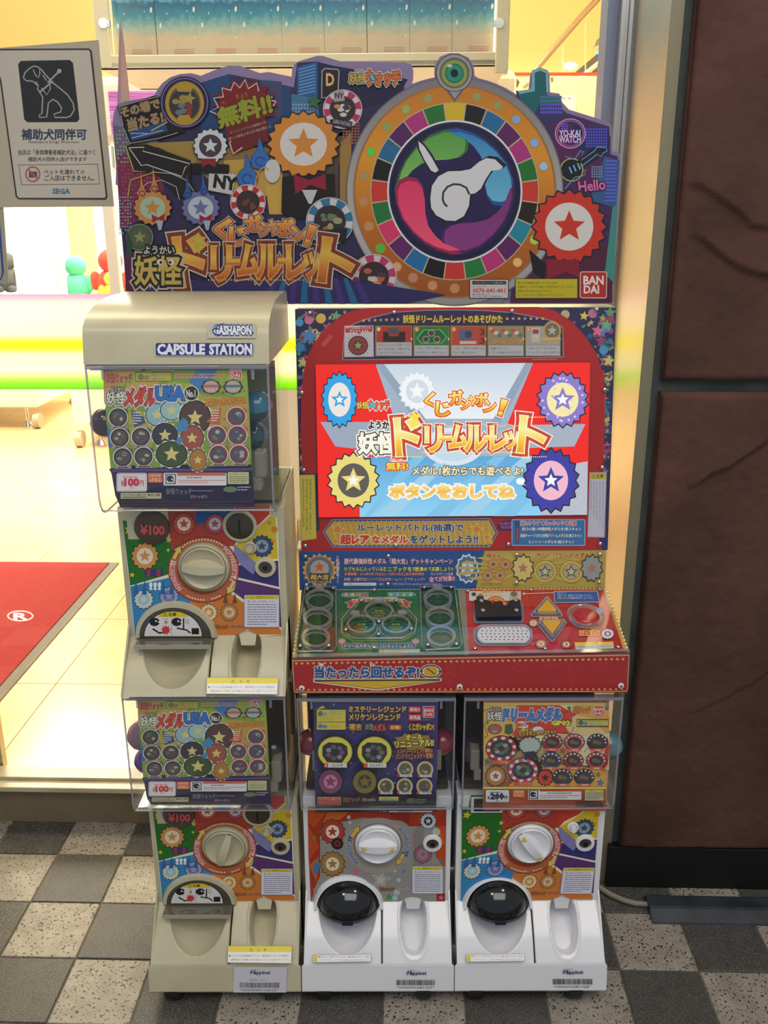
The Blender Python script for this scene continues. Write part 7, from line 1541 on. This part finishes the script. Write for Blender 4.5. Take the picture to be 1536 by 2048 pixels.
# chips
def chip(x, y, r_, c, inner, name=None):
    a.ell(x, y, r_ + 5, r_ + 5, '#b0a8a4', 40); a.ell(x, y, r_, r_, c, 40)
    for k in range(8): a.ring(x, y, r_ * .98, r_ * .98, r_ * .28, '#b8b0b0', 3, k * 45, k * 45 + 20)
    a.ell(x, y, r_ * .68, r_ * .68, '#2c2428', 30); rn = random.Random(int(x))
    for k in range(9): t = rn.uniform(0, 6.28); d = rn.uniform(.1, .42) * r_; a.ell(x + d * math.cos(t), y + d * math.sin(t), r_ * rn.uniform(.1, .22), r_ * rn.uniform(.08, .18), rn.choice(inner), 9)
chip(180, 1465, 116, '#a8305c', ['#b88048', '#b0a89c', '#3c3438', '#a85038']); P([(95, 1490), (225, 1540), (205, 1590), (92, 1540)], '#221c20'); a.text('TOMNYAN', 100, 1510, 205, 1560, '#3c9cb0', .03, rot=20)
a.poly([(1268, 1445), (1276, 1437), (1404, 1437), (1412, 1445), (1410, 1572), (1402, 1580), (1274, 1578), (1267, 1570)], '#c8bcb8'); a.poly([(1272, 1447), (1278, 1441), (1402, 1441), (1408, 1447), (1406, 1570), (1400, 1575), (1276, 1574), (1271, 1568)], '#a8281f'); a.text('BAN', 1288, 1462, 1392, 1505, '#d8ccc8', .03); a.text('DAI', 1290, 1512, 1368, 1552, '#d8ccc8', .03)
a.rect(684, 1477, 892, 1581, '#2c2a28'); a.rect(688, 1481, 888, 1577, '#b4aeac'); a.rect(700, 1487, 878, 1506, '#1c1a1a'); a.text('くじガシャポンについてのお問い合わせ', 706, 1490, 872, 1503, '#b4aeac', .02); a.text('ガシャポンナビ', 700, 1511, 772, 1523, '#38342f', .01); a.text('0570-041-401', 702, 1527, 873, 1549, '#b03028', .03); a.text('●受付時間 10時〜17時', 700, 1554, 788, 1563, '#38342f', 0); a.text('(土日・祝日・夏季・冬季休業日除く)', 700, 1565, 860, 1574, '#38342f', 0)
a.rect(925, 1474, 1257, 1580, '#3c3818'); a.rect(929, 1477, 1254, 1577, '#b0a01c')
for k, s_ in enumerate(('後ろにお友達が並んでいるときは、', '1回終わったら列の後ろに並びなおしてください。', '妖怪メダルをおきわすれたり、', 'なくさないように気をつけてください。')): a.text(s_, 938, 1490 + k * 21.5, (1154, 1244, 1125, 1180)[k], 1505 + k * 21.5, '#2c2810', .03)
a.text('妖怪', 52, 392, 138, 440, '#a8923c', .04, [(.18, '#b8b0a8'), (.11, '#2c2420')]); a.text('ようかい', 75, 370, 128, 386, '#2c2420', .03, [(.16, '#b8b0a8')]); a.text('ウォッチ', 140, 378, 318, 452, '#b85c2c', .07, [(.18, '#b8b0a8'), (.12, '#5c2418')]); a.ell(172, 414, 20, 20, '#3c6c7c'); a.line([(165, 400), (178, 425)], 5, '#c8c0b8'); a.text('®', 300, 440, 314, 454, '#b8b0a8', 0)
# ---- left half
a.crop(220, 100, 3.072)
P([(1300, 130), (1320, 112), (1400, 118), (1412, 130), (1405, 290), (1298, 300)], '#8c8890'); P([(1307, 135), (1322, 120), (1396, 125), (1404, 133), (1398, 285), (1305, 294)], '#1c1418'); a.text('D', 1330, 148, 1376, 220, '#c8a878', .02, [(.09, '#6c3c18')])
chip(1430, 365, 116, '#a02c58', ['#5c4c7c', '#b07840', '#b8b0a8', '#34303c']); a.rr(1375, 255, 1440, 318, 4, '#8c8488', -6); a.text('NY', 1384, 268, 1434, 296, '#2c2834', .04); P([(1350, 430), (1420, 420), (1492, 445), (1480, 490), (1400, 470), (1360, 465)], '#1c1a20'); a.text('ABRONYAN', 1370, 436, 1480, 462, '#8c8ca0', .02, rot=12)
# sign upper left
P([(50, 350), (280, 280), (340, 300), (358, 430), (470, 500), (330, 545), (130, 585)], '#12100f'); a.line([(62, 350), (85, 480), (128, 575), (300, 545), (420, 510)], 4, '#9c9890'); a.line([(62, 350), (180, 315), (300, 288)], 4, '#9c9890')
P([(118, 500), (340, 440), (360, 500), (140, 560)], '#243c6c')
a.text('その場で', 72, 312, 308, 412, '#8c7050', .06, [(.14, '#1c1614')], quad=[(66, 358), (300, 300), (312, 358), (76, 420)]); a.text('当たる!!', 100, 380, 350, 500, '#8c7050', .06, quad=[(108, 428), (340, 372), (350, 440), (120, 502)])
P([(255, 495), (355, 440), (358, 446), (258, 502)], '#a89838'); a.fill(130, 508, 250, 522, 1, '#8c9cb0', .4); P([(135, 540), (330, 492), (331, 497), (137, 545)], '#8c9cb0')
a.ell(462, 325, 152, 160, '#1c1438'); a.ell(462, 325, 143, 150, '#8c7ca4'); a.ell(462, 325, 139, 146, '#1c1438'); a.ell(462, 330, 122, 138, '#4c3c28'); a.ell(462, 330, 118, 134, '#9c7c28'); a.ell(462, 330, 98, 112, '#5c4c2c'); a.ell(460, 335, 90, 98, '#302c34')
for k in range(11): t = k * 1.7; a.ell(460 + 55 * math.cos(t) * (k % 3 + 1) / 3, 335 + 62 * math.sin(t) * (k % 3 + 1) / 3, 22, 17, ['#7c2c24', '#5c6468', '#8c7430', '#2c3a4c'][k % 4], 12)
a.star(490, 300, 42, '#8c7c34', 12); P([(400, 215), (520, 220), (500, 260), (420, 258)], '#9c7c28'); P([(405, 440), (515, 445), (490, 400), (430, 402)], '#9c7c28')
# red burst
rb = [(830 + (205 if i % 2 == 0 else 150) * math.cos(R(-90 + i * 360 / 32)) * (1.0), 340 + (170 if i % 2 == 0 else 132) * math.sin(R(-90 + i * 360 / 32))) for i in range(32)]
P(rb, '#6c1412'); P([(700, 420), (960, 420), (980, 560), (760, 640), (720, 560)], '#5c1814')
a.line([(745, 560), (738, 575), (760, 640), (815, 600)], 8, '#b8a8a0'); a.line([(690, 410), (618, 378), (668, 355), (640, 298), (700, 290), (690, 235), (745, 250), (765, 200), (800, 235), (832, 185), (852, 240), (905, 205), (915, 255)], 8, '#b8b0ac'); a.line([(1000, 290), (975, 305), (1022, 320), (1005, 345)], 8, '#b8b0ac')
a.text('無料!!', 650, 285, 990, 460, '#7c8420', .045, [(.08, '#4c1010')], quad=[(658, 365), (975, 262), (1000, 390), (680, 482)]); a.text('りょう', 778, 268, 848, 300, '#7c5c28', .04, rot=-14); a.text('む', 690, 318, 712, 335, '#7c5c28', .04)
a.text('ルーレットバトル(抽選)には、', 738, 430, 965, 520, '#a89898', .03, quad=[(738, 504), (962, 434), (966, 452), (742, 520)]); a.text('新しい妖怪メダルが1枚必要だよ。', 730, 460, 1000, 560, '#a89898', .03, quad=[(730, 540), (994, 458), (1000, 476), (734, 558)])
# neon arrow
AR = [(120, 602), (215, 598), (205, 622), (495, 700), (465, 722), (445, 778), (228, 705), (198, 712)]
P([(100, 590), (230, 580), (500, 680), (500, 800), (540, 900), (420, 900), (300, 770), (270, 750), (150, 740)], '#1a1412'); a.line(AR + [AR[0]], 6, '#a8a49c'); a.line([(100, 590), (150, 745), (275, 752), (130, 800), (115, 900)], 8, '#9c8c38'); a.line([(260, 750), (380, 760), (470, 800), (520, 870), (535, 940)], 4, '#a8a49c'); a.line([(170, 880), (230, 820), (320, 800), (410, 840), (430, 920)], 4, '#a8a49c')
P([(612, 742), (778, 762), (752, 890), (606, 862)], '#a8a4a4'); a.text('NY', 648, 772, 775, 848, '#161214', .05, quad=[(650, 768), (782, 788), (774, 862), (640, 842)]); 
for k in range(9): a.line([(622 + k * 18, 735 + k * 2), (624 + k * 18, 752 + k * 2)], 3, '#4c4848')
for (x, y, k) in ((925, 640, .95), (845, 745, 1.0)):
    fl_ = [(-8, -108), (14, -60), (22, -20), (52, 10), (62, 50), (44, 88), (0, 100), (-46, 86), (-62, 46), (-48, 6), (-16, -24), (-14, -66)]
    P([(x + u * k * 1.08, y + v * k * 1.04) for u, v in fl_], '#141c3c'); P([(x + u * k, y + v * k) for u, v in fl_], '#2c5c9c'); a.ring(x, y + 48 * k, 34 * k, 32 * k, 9 * k, '#1c3c78', 24, 60, 350)
# plain badges of the figures' size and colours
badge(620, 590, 112, '#aeb4b6', '#3c3038', 1.0, 16, '#14141c'); a.rr(505, 700, 735, 760, 10, '#15100f', 2); P([(565, 668), (655, 668), (650, 722), (608, 700), (570, 722)], '#7c1c24')
a.star(1255, 320, 50, '#2c5c34', 8)
badge(1190, 580, 232, '#b8742c', '#bcb6b0', .92, 20); P([(1060, 780), (1380, 760), (1385, 900), (1240, 1010), (1180, 1040), (1055, 1000)], '#18120f'); P([(1130, 765), (1225, 800), (1325, 762), (1328, 860), (1230, 830), (1140, 885)], '#80182a'); P([(1180, 860), (1275, 860), (1240, 945), (1222, 945)], '#a8a8a8'); a.ell(1000, 745, 48, 72, '#b0acaa')
a.ring(950, 860, 60, 140, 8, '#a8803c', 30, 90, 300)
badge(265, 970, 125, '#a87038', '#8ca088', .9); badge(560, 970, 125, '#5c5c88', '#9aa4ac', .9)
for (x, y, c) in ((200, 860, '#a86c38'), (275, 830, '#a86c38'), (480, 870, '#2c4c84'), (578, 850, '#2c4c84')): P([(x - 28, y + 30), (x, y + 50), (x + 30, y + 28), (x + 8, y - 30), (x - 6, y - 110), (x - 10, y - 20)], c); a.ring(x + 2, y + 22, 20, 18, 5, '#241c30', 18)
for x in (300, 590): P([(x - 40, 1010), (x, 1030), (x + 40, 1005), (x + 36, 1055), (x, 1040), (x - 34, 1062)], '#80182a'); P([(x - 14, 1050), (x + 32, 1048), (x + 20, 1105), (x + 4, 1108)], '#8c949c')
chip(850, 935, 104, '#9c2824', ['#6c2c18', '#5c3c24', '#8c4c28', '#3c2420']); chip(1352, 1052, 142, '#2c6484', ['#8c5c28', '#5c6c4c', '#8c8468', '#2c3438']); P([(1240, 1110), (1460, 1095), (1450, 1180), (1300, 1190)], '#1c1a1c'); a.text('SUCHINO', 1282, 1122, 1412, 1156, '#8c8c84', .02)
a.ell(187, 1150, 84, 82, '#6c7454'); a.ell(187, 1150, 78, 76, '#3c4c34'); a.ell(187, 1150, 56, 54, '#4c4c38'); a.star(187, 1150, 40, '#747c50')
# foot of the card
P([(96, 1300), (560, 1420), (1000, 1380), (1540, 1420), cc(560, 1560), cc(340, 1608), cc(-240, 1600), (100, 1482)], '#2c2454'); P([(100, 1220), (170, 1250), (210, 1482), (100, 1482)], '#4c1c3c'); P([(104, 1100), (150, 1200), (110, 1300)], '#24402c')
for k in range(9): x = 1000 + k * 62; P([(x, 1400), (x + 26, 1400), (x + 26 + (k - 4) * 16 + 20, 1560), (x + (k - 4) * 16, 1560)], '#1f5a80' if k % 2 else '#3c2c6c')
a.fill(145, 1458, 240, 1468, 1, '#8c84a4', .6); a.text('©L5/YWP・TX', 144, 1456, 242, 1468, '#8c84a4', 0)
# titles
O4 = ('#c89838', '#b8682c', '#a84c20')
for ch, x0, y0, x1, y1, ro in (('く', 650, 1040, 745, 1170, 4), ('じ', 740, 1090, 840, 1195, 0), ('ガ', 835, 1022, 930, 1110, -6), ('シ', 922, 1062, 985, 1140, 0), ('ャ', 975, 1050, 1040, 1130, 0), ('ポ', 1030, 1042, 1125, 1140, 3), ('ン', 1110, 1090, 1200, 1180, 8), ('!', 1200, 1080, 1255, 1200, 18)):
    a.text(ch, x0, y0, x1, y1, O4, .04, [(.15, '#aaa29c'), (.115, '#5c2414'), (.065, '#b89060')], rot=ro)
CH = [('ド', 412, 1150, 590, 1440, -6), ('リ', 630, 1210, 745, 1415, 0), ('ー', 720, 1275, 800, 1325, 0), ('ム', 790, 1205, 920, 1390, 0), ('ル', 905, 1205, 1050, 1395, 0), ('ー', 1035, 1270, 1115, 1320, 0), ('レ', 1090, 1205, 1215, 1400, 0), ('ッ', 1195, 1250, 1290, 1395, 0), ('ト', 1300, 1170, 1490, 1430, 8)]
title(a, CH, 0, (('#b87c28', '#c0a038', '#b8702c', '#9c4c1c'), '#aaa29c', '#6c2c14', '#b89058'), 1)
for k in range(64):
    x = 400 + k * 17.5; up = 1140 if x < 600 else (1198 + 6 * math.sin(k)); dn = 1470 if x < 600 else 1412
    if 600 < x < 1290: a.ell(x, up, 5, 5, '#b89c58', 6); a.ell(x, dn, 5, 5, '#b89c58', 6)
a.star(552, 1168, 52, '#a8943c', -5); a.star(545, 1228, 32, '#a8943c', 10)
a.text('妖怪', 160, 1268, 440, 1440, '#a8924c', .03, [(.17, '#aaa29c'), (.12, '#241c14')]); a.ell(312, 1302, 20, 18, '#b8b4ac'); a.ell(380, 1302, 20, 18, '#b8b4ac'); a.ell(318, 1304, 9, 9, '#241c14'); a.ell(374, 1304, 9, 9, '#241c14')
a.text('ようかい', 215, 1205, 400, 1252, '#aaa49c', .03, [(.22, '#181418')])
a.build('header_print', rc)

# ================================================================ FLOOR ODDS AND ENDS BY THE PILLAR
p0, p1, p2, p3 = USF(1298, 1800, 0), USF(1305, 1848, 0), USF(1536, 1842, 0), USF(1536, 1792, 0)
ya, yb = p1.y, p0.y - .01
m = MB(); prof = [(ya, .0005), (ya + .002, .004), (ya + .026, .016), (ya + .032, .018), (ya + .060, .018), (ya + .066, .015), (ya + .075, .0005)]
m.sheet([[(p1.x, y, z), (p1.x + .8, y, z)] for y, z in prof])
pts = [Vector((p1.x, y, z)) for y, z in prof]; vs = [m.bm.verts.new(q) for q in pts]
for t in tessellate_polygon([pts]): m.bm.faces.new([vs[k] for k in t])
cv = m.build('cable_cover', noisy('grey_rubber', '#22262c', '#3a424c', 10, .45), None); cv.rotation_euler = (0, 0, TH); tag(cv, 'dark rubber cable cover on the tiles before the brown pillar', 'cable cover')
def W_(px, py, z=.006): return MS @ USF(px, py, z)
cb = MB().tube([(.33, 1.66, .008), W_(1186, 1765), W_(1200, 1776), W_(1222, 1790), W_(1248, 1801), W_(1272, 1807), W_(1290, 1808), W_(1306, 1810, .008)], .0058, 12).build('power_cable', M('#8a8474', .5), None, True)
tag(cb, 'beige cable running from behind the machines into the cable cover', 'cable')
C.objects.unlink(_to); bpy.data.objects.remove(_to)
